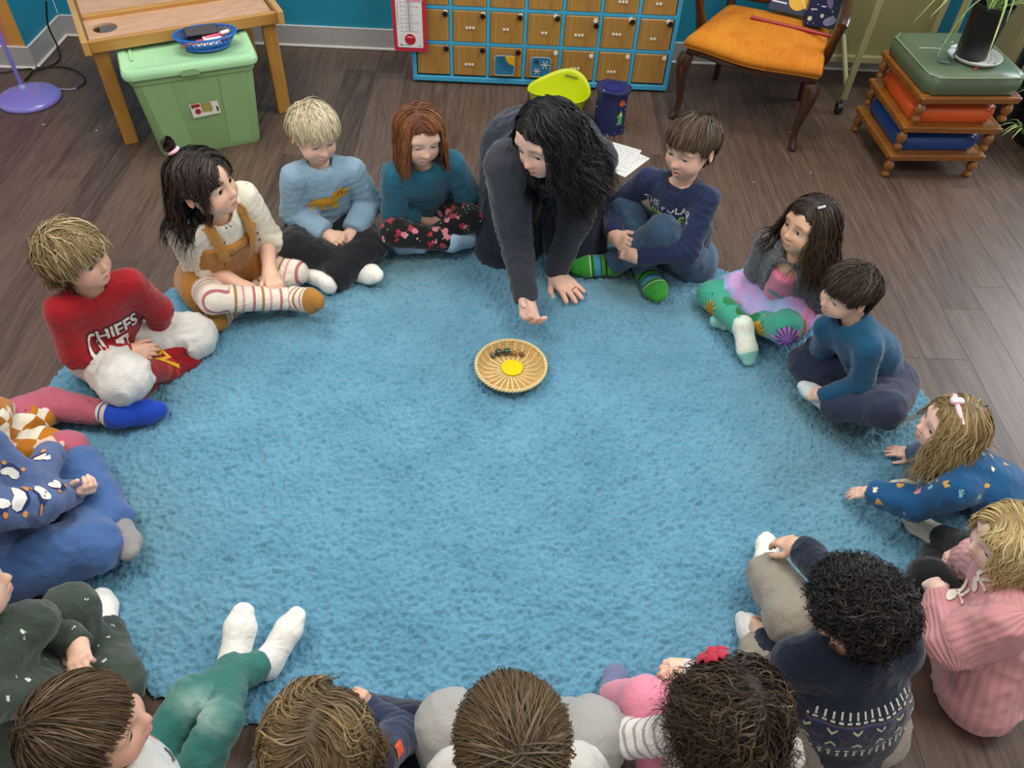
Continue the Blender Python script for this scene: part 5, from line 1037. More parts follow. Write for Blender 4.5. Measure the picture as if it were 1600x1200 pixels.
def stools():
    wd = wood('maple', '#7A4516', '#9C6426', 0, .25, 1.0, .5); wl = wood('maple_turned', '#7A4516', '#9C6426', 2, .25, 1.0, .5); ang = math.radians(4); c = Vector((1.960, 3.452, 0))
    cols = [('blue', '#143C78'), ('orange', '#CC5420'), ('green', '#54644C')]; labs = ['small wooden stool with a blue vinyl cushion, lowest of the stack of three', 'small wooden stool with an orange vinyl cushion, in the middle of the stack', 'small wooden stool with a sage green vinyl cushion, on top of the stack']
    for k in range(3):
        z = k * .1425; r = empty('stool', c + Vector((.008 * k, -.004 * k, z)), ang + math.radians((0, -1.5, 1)[k]), labs[k], 'stool', 'stacked wooden stools'); m = plain('vinyl_' + cols[k][0], cols[k][1], .38, var=.05, scale=14, coat=.1)
        b = MB(); b.box((0, 0, .1125), (.455, .455, .018), None, .006, 3); b.build('tray', wd, r, True, angle=30)
        for s in (-1, 1):
            b = MB(); b.box((0, s * .216, .108), (.44, .022, .03), None, .004, 2); b.build('rail', wd, r); b = MB(); b.box((s * .216, 0, .108), (.022, .41, .03), None, .004, 2); b.build('rail', wd, r)
        for sx in (-1, 1):
            for sy in (-1, 1): b = MB(); b.lathe([(.010, .0), (.019, .006), (.021, .014), (.012, .026), (.011, .030), (.018, .036), (.024, .056), (.020, .072), (.013, .082), (.020, .090), (.021, .104)], (sx * .200, sy * .200, 0), 16); b.build('leg', wl, r, True, angle=60)
        h = .018 if k < 2 else 0; w = .375 if k < 2 else .425; ring = cushion_rings(w, w, 0, 0, .028); zc = .1215; H_ = .080 if k < 2 else .098
        b = MB(); loft(b, [ring(.97, zc), ring(1.0, zc + .008), ring(1.02, zc + H_ * .45), ring(1.0, zc + H_ * .82), ring(.985, zc + H_ * .86), ring(.93, zc + H_ * .96), ring(.80, zc + H_ * 1.03), ring(.55, zc + H_ * 1.06), ring(.25, zc + H_ * 1.07)]); cu = b.build('cushion', m, r, True, angle=70)
        b = MB(); pt = [Vector(p) for p in ring(1.0, zc + H_ * .84)]; b.tube(pt + pt[:1], .0038, 6); b.build('piping', m if k < 2 else plain('piping_green', '#7C8A6C', .45), cu, True)
    return c, .1215 + .285 + .098 * 1.06
_c, ztop = stools()
def ribbon(b, pts, w, fold=.25):
    pts = SMOOTH(pts, 5); n = len(pts); rows = []
    for i, p in enumerate(pts):
        t = (pts[min(i + 1, n - 1)] - pts[max(i - 1, 0)]).normalized(); s = t.cross(Vector((0, 0, 1)))
        if s.length < .05: s = t.cross(Vector((1, 0, 0)))
        s.normalize(); u = i / (n - 1); ww = w * (.6 + .4 * min(1, u * 4)) * (1 - u ** 3 * .93) / 2; up = s.cross(t); rows.append([b.bm.verts.new(p - s * ww + up * ww * fold), b.bm.verts.new(p), b.bm.verts.new(p + s * ww + up * ww * fold)])
    for A, B in zip(rows, rows[1:]): b.bm.faces.new((A[0], A[1], B[1], B[0])); b.bm.faces.new((A[1], A[2], B[2], B[1]))
def leaf_mat():
    if 'spider_leaf' in MATS: return MATS['spider_leaf']
    t = NT('spider_leaf'); t.base(t.ramp(t.noise(t.coord(), 18, 3), [(.35, srgb('#6E9A3E')), (.6, srgb('#B7C98A'))])); t.set(Roughness=.4, Subsurface_Weight=.1, Subsurface_Scale=.01); MATS['spider_leaf'] = t.m; return t.m
def pot_plant():
    z = ztop + .002; o = Vector((2.008, 3.373, 0.507)); o.z = z
    s = empty('saucer', o, 0, 'white round saucer on the green cushion', 'saucer'); b = MB(); b.lathe([(0, 0), (.092, 0), (.108, .012), (.110, .018), (.106, .018), (.095, .007), (0, .006)], (0, 0, 0), 40); b.build('dish', plain('white_glaze', '#D6D3CC', .3), s, True, angle=50)
    b = MB()
    g = random.Random(3)
    for _ in range(26): a, q = g.uniform(0, 6.28), g.uniform(.05, .09); b.box((q * math.cos(a), q * math.sin(a), .007), (g.uniform(.003, .008), .004, .002), rz(g.uniform(0, 180)))
    x = b.build('soil_crumbs', plain('dirt', '#4A4236', .9), s); x['kind'] = 'stuff'
    p = o + Vector((-.018, .004, .007)); r = empty('spider_plant', p, 0, 'striped spider plant in a tall black pot on the stool stack', 'potted plant'); bk = plain('black_plastic', '#121315', .4, var=.1)
    b = MB(); b.lathe([(0, 0), (.062, 0), (.064, .004), (.076, .205), (.083, .206), (.083, .222), (.078, .222), (.072, .19), (0, .185)], (0, 0, 0), 40); b.build('pot', bk, r, True, angle=50)
    b = MB(); b.lathe([(0, .004), (.0735, 0)], (0, 0, .186), 24, cap=False); b.build('soil', plain('soil', '#2A2019', .95), r)
    lm = leaf_mat(); g = random.Random(14)
    for k in range(34):
        a = g.uniform(0, 6.28); L = g.uniform(.16, .34); h = g.uniform(.08, .24); r0 = g.uniform(0, .02); e = Vector((math.cos(a), math.sin(a), 0)); b = MB(); dr = g.uniform(.0, .16)
        ribbon(b, [Vector((r0 * e.x, r0 * e.y, .19)), e * (L * .25) + Vector((0, 0, .19 + h * .75)), e * (L * .6) + Vector((0, 0, .19 + h)), e * L + Vector((0, 0, .19 + h * .7 - dr))], .013); b.build('leaf', lm, r, True, angle=180)
    for pts in ([(-.02, -.01, .19), (-.07, -.03, .25), (-.13, -.05, .20), (-.165, -.06, .09), (-.175, -.065, .02)], [(.02, -.01, .19), (.08, -.03, .24), (.15, -.07, .18), (.19, -.11, .05), (.19, -.13, -.03)], [(.02, .0, .2), (.12, -.03, .235), (.22, -.07, .19), (.30, -.1, .12)]):
        b = MB(); b.tube(SMOOTH(pts, 5), .0024, 6); b.build('runner', lm, r, True)
    q = Vector((1.858, 3.321, 0.505)); q.z = z; cp = empty('plastic_cup', q, 0, 'small clear plastic cup beside the saucer on the green cushion', 'cup'); t = NT('clear_plastic'); t.base((.95, .97, .97)); t.set(Transmission_Weight=1.0, Roughness=.05, IOR=1.25)
    b = MB(); b.lathe([(0, .001), (.026, .001), (.027, .003), (.036, .074), (.0385, .076), (.0375, .0775), (.035, .074), (.0258, .004), (0, .0025)], (0, 0, 0), 28, cap=False); b.build('cup', t.m, cp, True, angle=60)
    b = MB(); b.tube([(1.792, 3.446, 0.512), (1.849, 3.449, 0.513), (1.888, 3.447, 0.513)], .0016, 5); tag(b.build('thread', plain('white_thread', '#D8D6CC', .8), None, True), 'short white thread lying on the green cushion', 'thread')
    b = MB(); b.lathe([(0, 0), (.007, .002), (.008, .006), (.005, .010), (0, .011)], (1.979, 3.274, 0.505), 10); tag(b.build('bead', plain('red_bead', '#B01E2E', .3), None, True), 'tiny red bead on the green cushion in front of the saucer', 'bead')
pot_plant()
def chalkboard():
    r = empty('rolling_board', (1.76, 3.95, 0), 0, 'olive rolling board on a pole frame with casters behind the armchair', 'board stand'); ol = plain('olive_metal', '#8C8660', .45, var=.03); pn = plain('olive_panel', '#7E784E', .55, var=.04, scale=5); bk = plain('caster_black', '#111214', .4)
    b = MB(); b.box((-.02, .13, .83), (.80, .02, 1.30), None, .003, 1); b.build('panel', pn, r); b = MB(); b.box((-.02, .115, .175), (.82, .035, .035), None, .004, 2); b.build('lower_frame', ol, r)
    for s in (-1, 1): b = MB(); b.box((-.02 + s * .41, .12, .83), (.03, .035, 1.34), None, .004, 2); b.build('side_frame', ol, r)
    for px in (-.046, .36):
        b = MB(); b.tube([(px, -.126, .075), (px, -.126, 1.5)], .0165, 12); b.build('post', ol, r, True)
        b = MB(); b.tube([(px, -.12, .12), (px - .02, .1, .30)], .013, 10); b.build('brace', ol, r, True)
        b = MB(); b.tube([(px, -.126, .075), (px, -.126, .055)], .011, 10); b.build('caster_stem', plain('steel', '#8E8E8E', .3, metal=.9), r, True)
        w = MB(); w.lathe([(.0, -.014), (.026, -.014), (.030, -.008), (.030, .008), (.026, .014), (0, .014)], (px - .012, -.140, .030), 20, Matrix.Rotation(PI / 2, 4, 'Y') ); w.build('wheel', bk, r, True, angle=40)
        b = MB(); b.box((px - .006, -.133, .050), (.040, .034, .018), None, .005, 2); b.build('fork', plain('fork_grey', '#3A3A3C', .4), r)
chalkboard()
def right_corner():
    be = plain('cream_enamel', '#8E8460', .45, var=.03); r = empty('metal_cabinet', (3.0, 4.035, 0), 0, 'cream metal cabinet against the back wall at the right edge', 'cabinet')
    b = MB(); b.box((0, .08, .42), (.95, .34, .62), None, .006, 2); b.build('body', be, r); b = MB(); b.box((0, .08, .055), (.90, .30, .11)); b.build('plinth', plain('plinth_dark', '#1B1A18', .7), r); b = MB(); b.box((0, .08, .738), (.97, .36, .016), None, .004, 2); b.build('top', plain('cabinet_top', '#B4AC8E', .4), r)
    for s in (-1, 1): b = MB(); b.box((s * .24, -.095, .42), (.455, .012, .56), None, .003, 1); d = b.build('door', be, r); b = MB(); b.tube([(s * .06, -.10, .36), (s * .06, -.125, .37), (s * .06, -.125, .43), (s * .06, -.10, .44)], .006, 8); b.build('handle', plain('steel', '#8E8E8E', .3, metal=.9), d, True)
    bk = plain('black_plastic', '#121315', .4, var=.1); lm = leaf_mat(); g = random.Random(8)
    q = Vector((2.66, 3.60, 0)); r = empty('floor_pot', q, 0, 'black floor pot with drooping spider plantlets at the right edge', 'potted plant'); b = MB(); b.lathe([(0, 0), (.11, 0), (.115, .01), (.15, .25), (.16, .252), (.16, .275), (.15, .275), (.14, .235), (0, .23)], (0, 0, 0), 36); b.build('pot', bk, r, True, angle=50)
    b = MB(); b.lathe([(0, .236), (.141, .236)], (0, 0, 0), 24, cap=False); b.build('soil', plain('soil', '#2A2019', .95), r)
    for cx, cy, cz in ((-.12, -.06, .25), (-.16, -.09, .09)):
        for k in range(9): a = g.uniform(2.0, 5.6); L = g.uniform(.06, .14); e = Vector((math.cos(a), math.sin(a), 0)); b = MB(); ribbon(b, [Vector((cx, cy, cz)), Vector((cx, cy, cz + .05)) + e * L * .5, Vector((cx, cy, cz + .01)) + e * L], .010); b.build('leaf', lm, r, True, angle=180)
    b = MB(); b.tube(SMOOTH([(-.05, -.03, .24), (-.13, -.05, .31), (-.16, -.08, .22), (-.16, -.09, .09)], 5), .0025, 6); b.build('runner', lm, r, True)
    q = Vector((2.50, 3.46, 0)) + Vector((.16, .0, 0)); r = empty('planter_bowl', (2.63, 3.36, 0), 0, 'low brown glazed planter bowl on the floor at the right edge', 'planter'); 
    b = MB(); b.lathe([(0, 0), (.07, 0), (.10, .012), (.125, .05), (.128, .075), (.118, .078), (.110, .05), (.0, .045)], (0, 0, 0), 32); b.build('bowl', plain('brown_glaze', '#4A4034', .3), r, True, angle=60); b = MB(); b.lathe([(0, .052), (.112, .052)], (0, 0, 0), 20, cap=False); b.build('soil', plain('soil', '#2A2019', .95), r)
    r = empty('portable_radio', (2.66, 3.80, 0), math.radians(-20), 'black and silver portable radio standing on a black crate behind the stools', 'radio'); b = MB(); b.box((0, 0, .30), (.30, .14, .16), None, .03, 4); b.build('body', bk, r, True, angle=50); sv = plain('silver_plastic', '#8E8C92', .35, metal=.4)
    for s in (-1, 1): b = MB(); b.lathe([(0, -.002), (.045, -.002), (.05, .004), (.042, .010), (.03, .004), (0, .006)], (s * .09, -.072, .295), 24, Matrix.Rotation(PI / 2, 4, 'X')); b.build('speaker', sv, r, True)
    b = MB(); b.tube([(-.12, 0, .37), (-.11, 0, .42), (.11, 0, .42), (.12, 0, .37)], .009, 8); b.build('handle', sv, r, True)
    r = empty('crate', (2.66, 3.80, 0), math.radians(-20), 'black plastic crate under the portable radio', 'crate'); b = MB(); b.box((0, 0, .108), (.34, .22, .214), None, .008, 2); b.build('body', bk, r); 
    for k in range(3): b = MB(); b.box((0, -.112, .05 + k * .055), (.30, .006, .018), None, .002, 1); b.build('slat', bk, r)
right_corner()
def wicker():
    c = Vector((.041, 1.866, .017)); r = empty('wicker_basket', c, 0, 'shallow round pale wicker basket in the middle of the blue rug', 'basket'); wk = plain('wicker', '#C9A565', .6, var=.15, scale=60); pale = plain('pale_wicker', '#DCC68E', .55, var=.12, scale=60); R = .118; ns = 24
    def prof(s): return (R * (.06 + .94 * s), .004 + (.0 if s < .74 else .034 * ((s - .74) / .26) ** 1.3))
    b = MB()
    for k in range(26):
        s = .03 + .95 * k / 25; rr_, z = prof(s); n = ns * 4; b.tube([(rr_ * math.cos(2 * PI * i / n), rr_ * math.sin(2 * PI * i / n), z + .0017 * math.cos(ns * 2 * PI * i / n / 1 + (PI if k % 2 else 0))) for i in range(n + 1)], .0022, 5)
    o = b.build('weave', wk, r, True); o['kind'] = 'stuff'
    b = MB(); b.lathe([(0, .0015)] + [(prof(q)[0], prof(q)[1] - .0012) for q in (.3, .6, .74, .8, .87, .94, 1.0)], (0, 0, 0), 48, cap=False); b.build('woven_base', wk, r, True)
    for k in range(ns):
        a = 2 * PI * (k + .5) / ns
        for da in (-.022, .022): b = MB(); b.tube([(prof(s)[0] * math.cos(a + da * (1.4 - s)), prof(s)[0] * math.sin(a + da * (1.4 - s)), prof(s)[1] + .0016) for s in np.linspace(.12, .98, 9)], .0019, 5); b.build('spoke', pale, r, True)
    for ph in (0, PI): b = MB(); b.tube([((R + .002 + .0035 * math.cos(t * 30 + ph)) * math.cos(t), (R + .002 + .0035 * math.cos(t * 30 + ph)) * math.sin(t), .038 + .0035 * math.sin(t * 30 + ph)) for t in np.linspace(0, 2 * PI, 241)], .0036, 6); b.build('rim_strand', pale, r, True)
    b = MB(); pl = [(.0375 * math.cos(a) * (1 + .03 * math.sin(3 * a)), .0375 * math.sin(a) * (1 + .03 * math.cos(2 * a))) for a in [2 * PI * k / 36 for k in range(36)]]; b.prism(pl, 0, .005); o = b.build('felt_disc', cloth_like('bright_yellow_felt', '#DFCB1E'), None, loc=c + Vector((.006, .012, .0085))); tag(o, 'bright yellow felt disc at the centre of the wicker basket', 'felt disc')
    for (x, y, rad, h, lab) in ((-.062, .063, .0095, '#4A4A54', 'small dark grey marble, first at the left of the arc in the basket'), (-.042, .076, .0135, '#33302E', 'large black marble beside the small grey one in the basket'), (-.014, .082, .0135, '#12402E', 'large dark green marble in the basket'), (.011, .078, .0095, '#7A5A1E', 'small golden brown marble in the basket'), (.037, .075, .0095, '#6A3218', 'small red-brown marble at the right of the arc')):
        b = MB(); bmesh.ops.create_uvsphere(b.bm, u_segments=20, v_segments=12, radius=rad); s = math.hypot(x, y) / R; zz = .006 + (.034 * max(0, (s - .74) / .26) ** 1.3 if s > .74 else 0)
        t = NT('marble' + h); t.base(t.ramp(t.noise(t.coord(), 120, 2, .5, 2), [(.4, srgb(h)), (.7, tuple(min(1, q * 1.8) for q in srgb(h)))])); t.set(Roughness=.06, Coat_Weight=.6); o = b.build('marble', t.m, None, True, c + Vector((x, y, zz + rad)), 180); tag(o, lab, 'marble', 'marbles in the wicker basket')
wicker()
def crumbs():
    g = random.Random(4); m = plain('paper_scrap', '#C9C4BA', .8)
    for (x, y), lab in (((-2.187, 3.372), 'white paper scrap on the floor below the lilac lamp'), ((-1.925, 3.342), 'tiny white speck on the floor left of the table leg'), ((1.411, 3.596), 'tiny white speck on the floor under the armchair'), ((1.421, 3.236), 'white scrap on the floor right of the armchair leg'), ((1.133, 3.135), 'curled white scrap on the floor behind the girl in grey')):
        b = MB(); b.tube([(g.uniform(-.008, .008), g.uniform(-.006, .006), .0015) for _ in range(4)], .0014, 5); tag(b.build('paper_scrap', m, None, False, (x, y, 0)), lab, 'scrap')
crumbs()

# ------------------------------------------------------------------ cloth
def cloth_mat(name, hexc, rough=.85, weave=900, var=.05, pattern=None, bump=.25, spec=.25, rib=None):
    if name in MATS: return MATS[name]
    t = NT(name); c = srgb(hexc); co = t.coord()
    big = t.noise(co, 9, 4); fine = t.noise(co, weave, 2)
    b = t.mix(big, tuple(x * (1 - var * 1.6) for x in c), tuple(min(1, x * (1 + var * 1.6)) for x in c))
    if pattern: b = pattern(t, b, co)
    b = t.mix(t.math('MULTIPLY', fine, .18), b, (.02, .02, .02), 'MULTIPLY') if False else b
    t.base(b); t.set(Roughness=rough, Specular_IOR_Level=spec, Sheen_Weight=.25, Sheen_Roughness=.5)
    h = fine
    if rib:
        a = t.sep(t.attr('limb').outputs['Vector']); 
        w = t.math('SINE', t.math('MULTIPLY', a[1], 6.283 / rib)); h = t.math('ADD', t.math('MULTIPLY', w, .5), t.math('MULTIPLY', fine, .2)); t.bump(h, .55, .003)
    else:
        wr = t.noise(co, 26, 3, .5, 1.8); h = t.math('ADD', t.math('MULTIPLY', fine, .12), wr); t.bump(h, .45, .010)
    MATS[name] = t.m; return t.m
def spots(scale, size, cols, rand=1.0, soft=.02, jag=0):
    def f(t, b, co):
        c2 = co
        if jag: 
            n = t.n('ShaderNodeTexNoise'); n.inputs['Scale'].default_value = scale * 3.5; t.l(co, n.inputs['Vector'])
            s = t.n('ShaderNodeVectorMath', operation='MULTIPLY_ADD'); t.l(n.outputs['Color'], s.inputs[0]); s.inputs[1].default_value = (jag / scale,) * 3; t.l(co, s.inputs[2]); c2 = s.outputs[0]
        v = t.vor(c2, scale, 'F1', rand); m = t.ramp(v.outputs['Distance'], [(size, (1, 1, 1)), (size + soft, (0, 0, 0))])
        k = t.sep(v.outputs['Color'])[0]; n = len(cols)
        col = t.ramp(k, [(i / n, srgb(h)) for i, h in enumerate(cols)], 'CONSTANT'); return t.mix(m, b, col)
    return f
def bands(period, stops, src='limb', axis=0, off=0):
    """repeating stripes along the limb; stops: (0..1, hex)"""
    def f(t, b, co):
        a = t.sep(t.attr(src).outputs['Vector'])[axis]
        fr = t.math('FRACT', t.math('ADD', t.math('DIVIDE', a, period), 10 + off))
        return t.ramp(fr, [(p, srgb(h)) for p, h in stops], 'CONSTANT')
    return f
def chain(*fs):
    def f(t, b, co):
        for g in fs: b = g(t, b, co)
        return b
    return f
def toecap(hexc, at, src_min=None):
    def f(t, b, co):
        a = t.sep(t.attr('limb').outputs['Vector'])[0]; return t.mix(t.math('GREATER_THAN', a, at), b, srgb(hexc))
    return f
def within(lo, hi, hexc):
    def f(t, b, co):
        a = t.sep(t.attr('limb').outputs['Vector'])[0]; m = t.math('MULTIPLY', t.math('GREATER_THAN', a, lo), t.math('LESS_THAN', a, hi)); return t.mix(m, b, srgb(hexc))
    return f
WHITE_SOCK = cloth_mat('white_sock', '#E9E6DE', weave=500)
def C(*h): return [np.array(srgb(x)) for x in h]
def JN(n): return JOINTS[n]['J'], JOINTS[n]['sc']
SHORT = dict(len=.62, fringe=.46, taper=.2, lift=.045, messy=.12, n=3200, width=.014, grav=1.6, rad=.026, m=7, guides=140, trim=dict())
def short(**k): d = dict(SHORT); d.update(k); return d
LONG = dict(len=1.15, fringe=1.1, taper=.25, lift=.05, messy=.06, n=2400, width=.016, grav=7.0, rad=.045, m=12, guides=70, part=0.0, face=.26, long=True, wave=.05, wild=.25)
def long(**k): d = dict(LONG); d.update(k); return d

def boy_red():
    J, sc = JN('boy_red')
    P = person('boy in a red sweatshirt with white arched lettering and baggy white pants', J,
        dict(az=-10, pitch=4, roll=0, size=.192 * sc, cols=C('#75603F', '#9A835A', '#D2C09A', '#463724'), eye=.03, gazev=0, hair=short(len=.80, fringe=.62, taper=.1, lift=.09, messy=.22, n=3600, comb=(0, .15, 0), width=.014, trim=dict(brow=.10, nape=-.42, ears=True, earz=-.06, side=-.12), ragged=.05)),
        dict(mat=cloth_mat('red_fleece', '#9E121C'), cuff=True, loose=1.12, collar=cloth_mat('red_rib', '#8E0F17'), name='sweatshirt', hem=-.01),
        dict(mat=cloth_mat('white_fleece', '#D5D2CB'), loose=1.10, end=.30, r=(.080, .070, .072, .064), fold=.007, crease=.006),
        dict(mat=cloth_mat('red_sock', '#8E0F16', pattern=chain(within(-.045, -.02, '#B8321E'), within(.01, .024, '#B8321E'))), start=.25, r=1.45), sc=sc,
        hands=dict(l=dict(palm=(-.6, -.3, -.7), curl=.30), r=dict(palm=(-.5, .5, -.6), curl=.32)), seed=11)
    J = P['J']; pel, nk, lat, fwd, up = P['tf']; bv = bvh_of(P['top']); c = pel + (nk - pel) * .60
    wh = plain('print_white', '#E4DFD6', .7); dk = plain('print_dark_red', '#5A0B10', .7)
    for m, bold, lift in ((dk, .010, .0020), (wh, .003, .0030)):
        decal('lettering', text_bm('CHIEFS', .056 * sc, arch=2.6, stretch=1.7, bold=bold * .5), c + fwd * .02, -lat, up, bv, m, P['top'][0], P['org'], lift, inside=True)
    for m, pl, lift in ((wh, [[(-.05, .012), (-.045, .024), (0, .03), (.048, .026), (.05, .0), (.03, -.02), (-.02, -.022), (-.045, -.015)]], .002), (dk, [[(-.036, .012), (0, .018), (.036, .014), (.034, .002), (-.03, .0)]], .003)):
        decal('emblem', poly_bm(pl, sc * .9), c - up * .075 * sc + fwd * .02, -lat, up, bv, m, P['top'][0], P['org'], lift, inside=True)
    vs, qs, off = [], [], 0
    for so in (P['sock_r'], P['sock_l'], P['bottom'][0]):
        v = np.array([x.co for x in so.data.vertices]) + P['org']; vs.append(v); qs += [tuple(i + off for i in p.vertices) for p in so.data.polygons]; off += len(v)
    bv = BVHTree.FromPolygons([tuple(x) for x in np.concatenate(vs)], qs)
    decal('lettering', text_bm('TW', .058, bold=.002), V(*(-1.097, 1.793, 0.070)), nrm(V(.78, -.62, 0)), nrm(V(.4, .55, .2)), bv, plain('print_yellow', '#E0A81C', .6), P['sock_r'], P['org'], .003, away=.1)
def girl_overalls():
    J, sc = JN('girl_overalls')
    tan = cloth_mat('tan_canvas', '#B07A38')
    def shorts(J, tf): return []
    P = person('girl in tan overalls and cream blouse with a topknot and striped tights', J,
        dict(az=-12, pitch=6, roll=-2, size=.19 * sc, cols=C('#1E1512', '#33231B', '#4A352A', '#150E0C'), eye=.03, gazev=0, gaze=8,
             hair=long(trim=dict(brow=-9, side=-9, nape=-9, ears=True, earz=.03), len=1.05, fringe=.40, taper=.0, part=-.02, face=.33, brow=.08, wave=.05, wild=.3, vary=.2, n=2400, lift=.04, sweep=-.2)),
        dict(mat=cloth_mat('cream_blouse', '#E6DCC8', pattern=spots(38, .17, ['#3E3A2E', '#E6DCC8', '#5A4A32', '#E6DCC8'], jag=.5)), slv=.32, loose=1.05, name='blouse', r=(.05, .046, .046, .044), cuff=False),
        dict(mat=cloth_mat('striped_tights', '#E8DDCB', pattern=bands(.092, [(0, '#E8DDCB'), (.22, '#B56F78'), (.32, '#E8DDCB'), (.55, '#A97B44'), (.65, '#E8DDCB'), (.84, '#D79AA0'), (.93, '#E8DDCB')])), loose=.82, name='tights', fold=.0015, crease=.001),
        dict(mat=cloth_mat('striped_sock', '#E8DDCB', pattern=chain(bands(.046, [(0, '#E8DDCB'), (.4, '#C48C90'), (.6, '#E8DDCB'), (.8, '#A97B44')]), toecap('#A9762F', .085)))), sc=sc,
        hands=dict(l=dict(palm=(-.3, 0, -1), curl=.28), r=dict(palm=(.1, .3, -1), curl=.22)), seed=21, skin=('#E6BDA2', '#CC7F68', '#B8605A'), iris='#2a1a12')
    J = P['J']; pel, nk, lat, fwd, up = P['tf']; mid = (pel + nk) / 2
    M2 = np.stack([lat, fwd / .76, up]); L = .8 * sc
    pr = [rc(pel + up * .01, mid, .122 * sc, .117 * sc, M=M2, k=.02), cut_rc(mid, nk - up * .050 * sc, .117 * sc, .113 * sc, M=M2, k=.02)]
    for s, sg in (('r', 1), ('l', -1)):
        hip = pel + sg * lat * .06 * sc; pr += [cut_rc(hip, hip + (J['k' + s] - hip) * .62, .082 * sc, .076 * sc, k=.03)]
    ov = cloth('overalls', pr, [(pel, nk, .1, 0, 0)], tan, P['root'], P['org'], fold=.005, seed=5)
    bv = bvh_of(ov)
    b = MB()
    for sg in (-1, 1):
        pts = [nk - up * .075 * sc + lat * sg * .052 * sc + fwd * .092 * sc, nk - up * .04 * sc + lat * sg * .055 * sc + fwd * .083 * sc, nk + lat * sg * .058 * sc + fwd * .035 * sc + up * .022 * sc, nk + lat * sg * .055 * sc - fwd * .03 * sc + up * .02 * sc, nk - up * .1 * sc + lat * sg * .03 * sc - fwd * .085 * sc]
        b.tube([Vector(p - P['org']) for p in pts], .016 * sc, 8, flat=.35)
    b.build('strap', tan, ov[0], True)
    decal('pocket', poly_bm([[(-.045, -.03), (.045, -.03), (.045, .03), (-.045, .03)]], sc), nk - up * .105 * sc, -lat, up, bv, cloth_mat('tan_pocket', '#9C6A30'), ov[0], P['org'], .004)
    decal('buckle', poly_bm([[(-.012, -.008), (.012, -.008), (.012, .008), (-.012, .008)]], sc), pel + up * .07 * sc + fwd * .05 - lat * .06 * sc, -lat, up, bv, plain('pale_metal', '#C9BFA8', .3, metal=.6), ov[0], P['org'], .006)
    # topknot and its pink band
    tw = P['toW']; g = np.random.default_rng(3); S = []
    for i in range(130):
        a = g.uniform(0, 6.28); e = g.uniform(-.8, 1.2); r = .085; c = V(.02, -.30, .60); ph = g.uniform(0, 6.28)
        th = np.linspace(0, g.uniform(2, 4.2), 11); S.append(np.stack([c[0] + r * np.cos(th + ph) * (1 + .1 * e), c[1] + r * .95 * np.sin(th + ph) * math.cos(a) , c[2] + r * np.sin(th + ph) * math.sin(a) + .03 * e], 1))
    S = np.array(S); v, q = sdf_mesh([el((.02, -.30, .60), (.085, .085, .085)), rc((.02, -.22, .46), (.02, -.28, .58), .05, .05)], .02)
    sv, sq, scol = strand_mesh(S, .03, C('#1E1512', '#33231B', '#4A352A', '#150E0C'), g)
    me = mesh_np('topknot', tw(np.concatenate([v, sv])) - P['org'], np.concatenate([q, sq + len(v)])); set_attr(me, 'Col', np.concatenate([np.tile(np.array(srgb('#1A1210')), (len(v), 1)), scol])); obj_me('topknot', me, hair_mat(), P['hair'])
    b = MB(); c = V(.02, -.25, .515); b.tube([Vector(tw(c + .068 * V(math.cos(x), math.sin(x) * .9, .35 * math.sin(x))) - P['org']) for x in np.linspace(0, 6.283, 17)], .006, 8); b.build('hair_band', plain('pink_band', '#E7B5C4', .8), P['hair'], True)
DINO = [(-.075, -.012), (-.05, .008), (-.03, .026), (-.005, .032), (.015, .028), (.018, .045), (.032, .050), (.042, .062), (.046, .048), (.058, .056), (.056, .044), (.078, .048), (.062, .036), (.066, .022), (.05, .014), (.034, .012), (.03, -.004), (.036, -.03), (.022, -.032), (.014, -.014), (-.004, -.014), (-.002, -.034), (-.016, -.032), (-.022, -.014), (-.034, -.014), (-.036, -.032), (-.048, -.032), (-.046, -.012), (-.06, -.012)]
def boy_blond():
    J, sc = JN('boy_blond')
    P = person('white-blond boy in a light blue shirt with a yellow horned dinosaur print', J,
        dict(az=-52, pitch=-14, roll=4, size=.19 * sc, cols=C('#B3A27E', '#D3C6A6', '#EFE8D6', '#857658'), eye=.02, gazev=-30, brow=.35, hair=short(lift=.06, messy=.2, comb=(0, .2, 0), trim=dict(brow=.19), ragged=.04)),
        dict(mat=cloth_mat('light_blue_jersey', '#86A3B8'), loose=1.08, r=(.048, .045, .047, .047), hem=-.01, collar=cloth_mat('light_blue_rib', '#7C99AF')),
        dict(mat=cloth_mat('black_cotton', '#15171D'), loose=1.12, r=(.078, .06, .06, .056), fold=.006),
        dict(mat=WHITE_SOCK), sc=sc, hands=dict(l=dict(palm=(.2, .5, -.8), curl=.5), r=dict(palm=(-.2, .5, -.8), curl=.5)), seed=31, skin=('#EBC3AC', '#D58D78', '#C06A62'), iris='#5b7590')
    pel, nk, lat, fwd, up = P['tf']; c = pel + (nk - pel) * .66; bv = bvh_of(P['top'])
    y = plain('print_mustard', '#D79A1E', .7); k = plain('print_brown', '#8A5E14', .7)
    decal('dinosaur_print', poly_bm([DINO], sc * 1.15), c, -lat, up, bv, y, P['top'][0], P['org'], inside=True)
    decal('dinosaur_print', poly_bm([[(.03, .03), (.034, .044), (.046, .046), (.05, .034), (.044, .026), (.046, .034), (.042, .041), (.037, .04), (.034, .031)], disc(.056, .032, .003)], sc * 1.15), c, -lat, up, bv, k, P['top'][0], P['org'], .0032, inside=True)
    bv = bvh_of(P['bottom']); q = P['J']['kl'] * .55 + pel * .45
    decal('number_print', text_bm('5', .07, bold=.002), q - lat * .03, nrm(-fwd + lat * .2), up, bv, plain('print_pink', '#B0486A', .7), P['bottom'][0], P['org'])
    decal('badge_print', poly_bm([disc(0, 0, .02, .026, 12)]), q - lat * .035 + up * .02 - fwd * .05, nrm(-fwd + lat * .2), up, bv, plain('print_green', '#3E6A3A', .7), P['bottom'][0], P['org'])
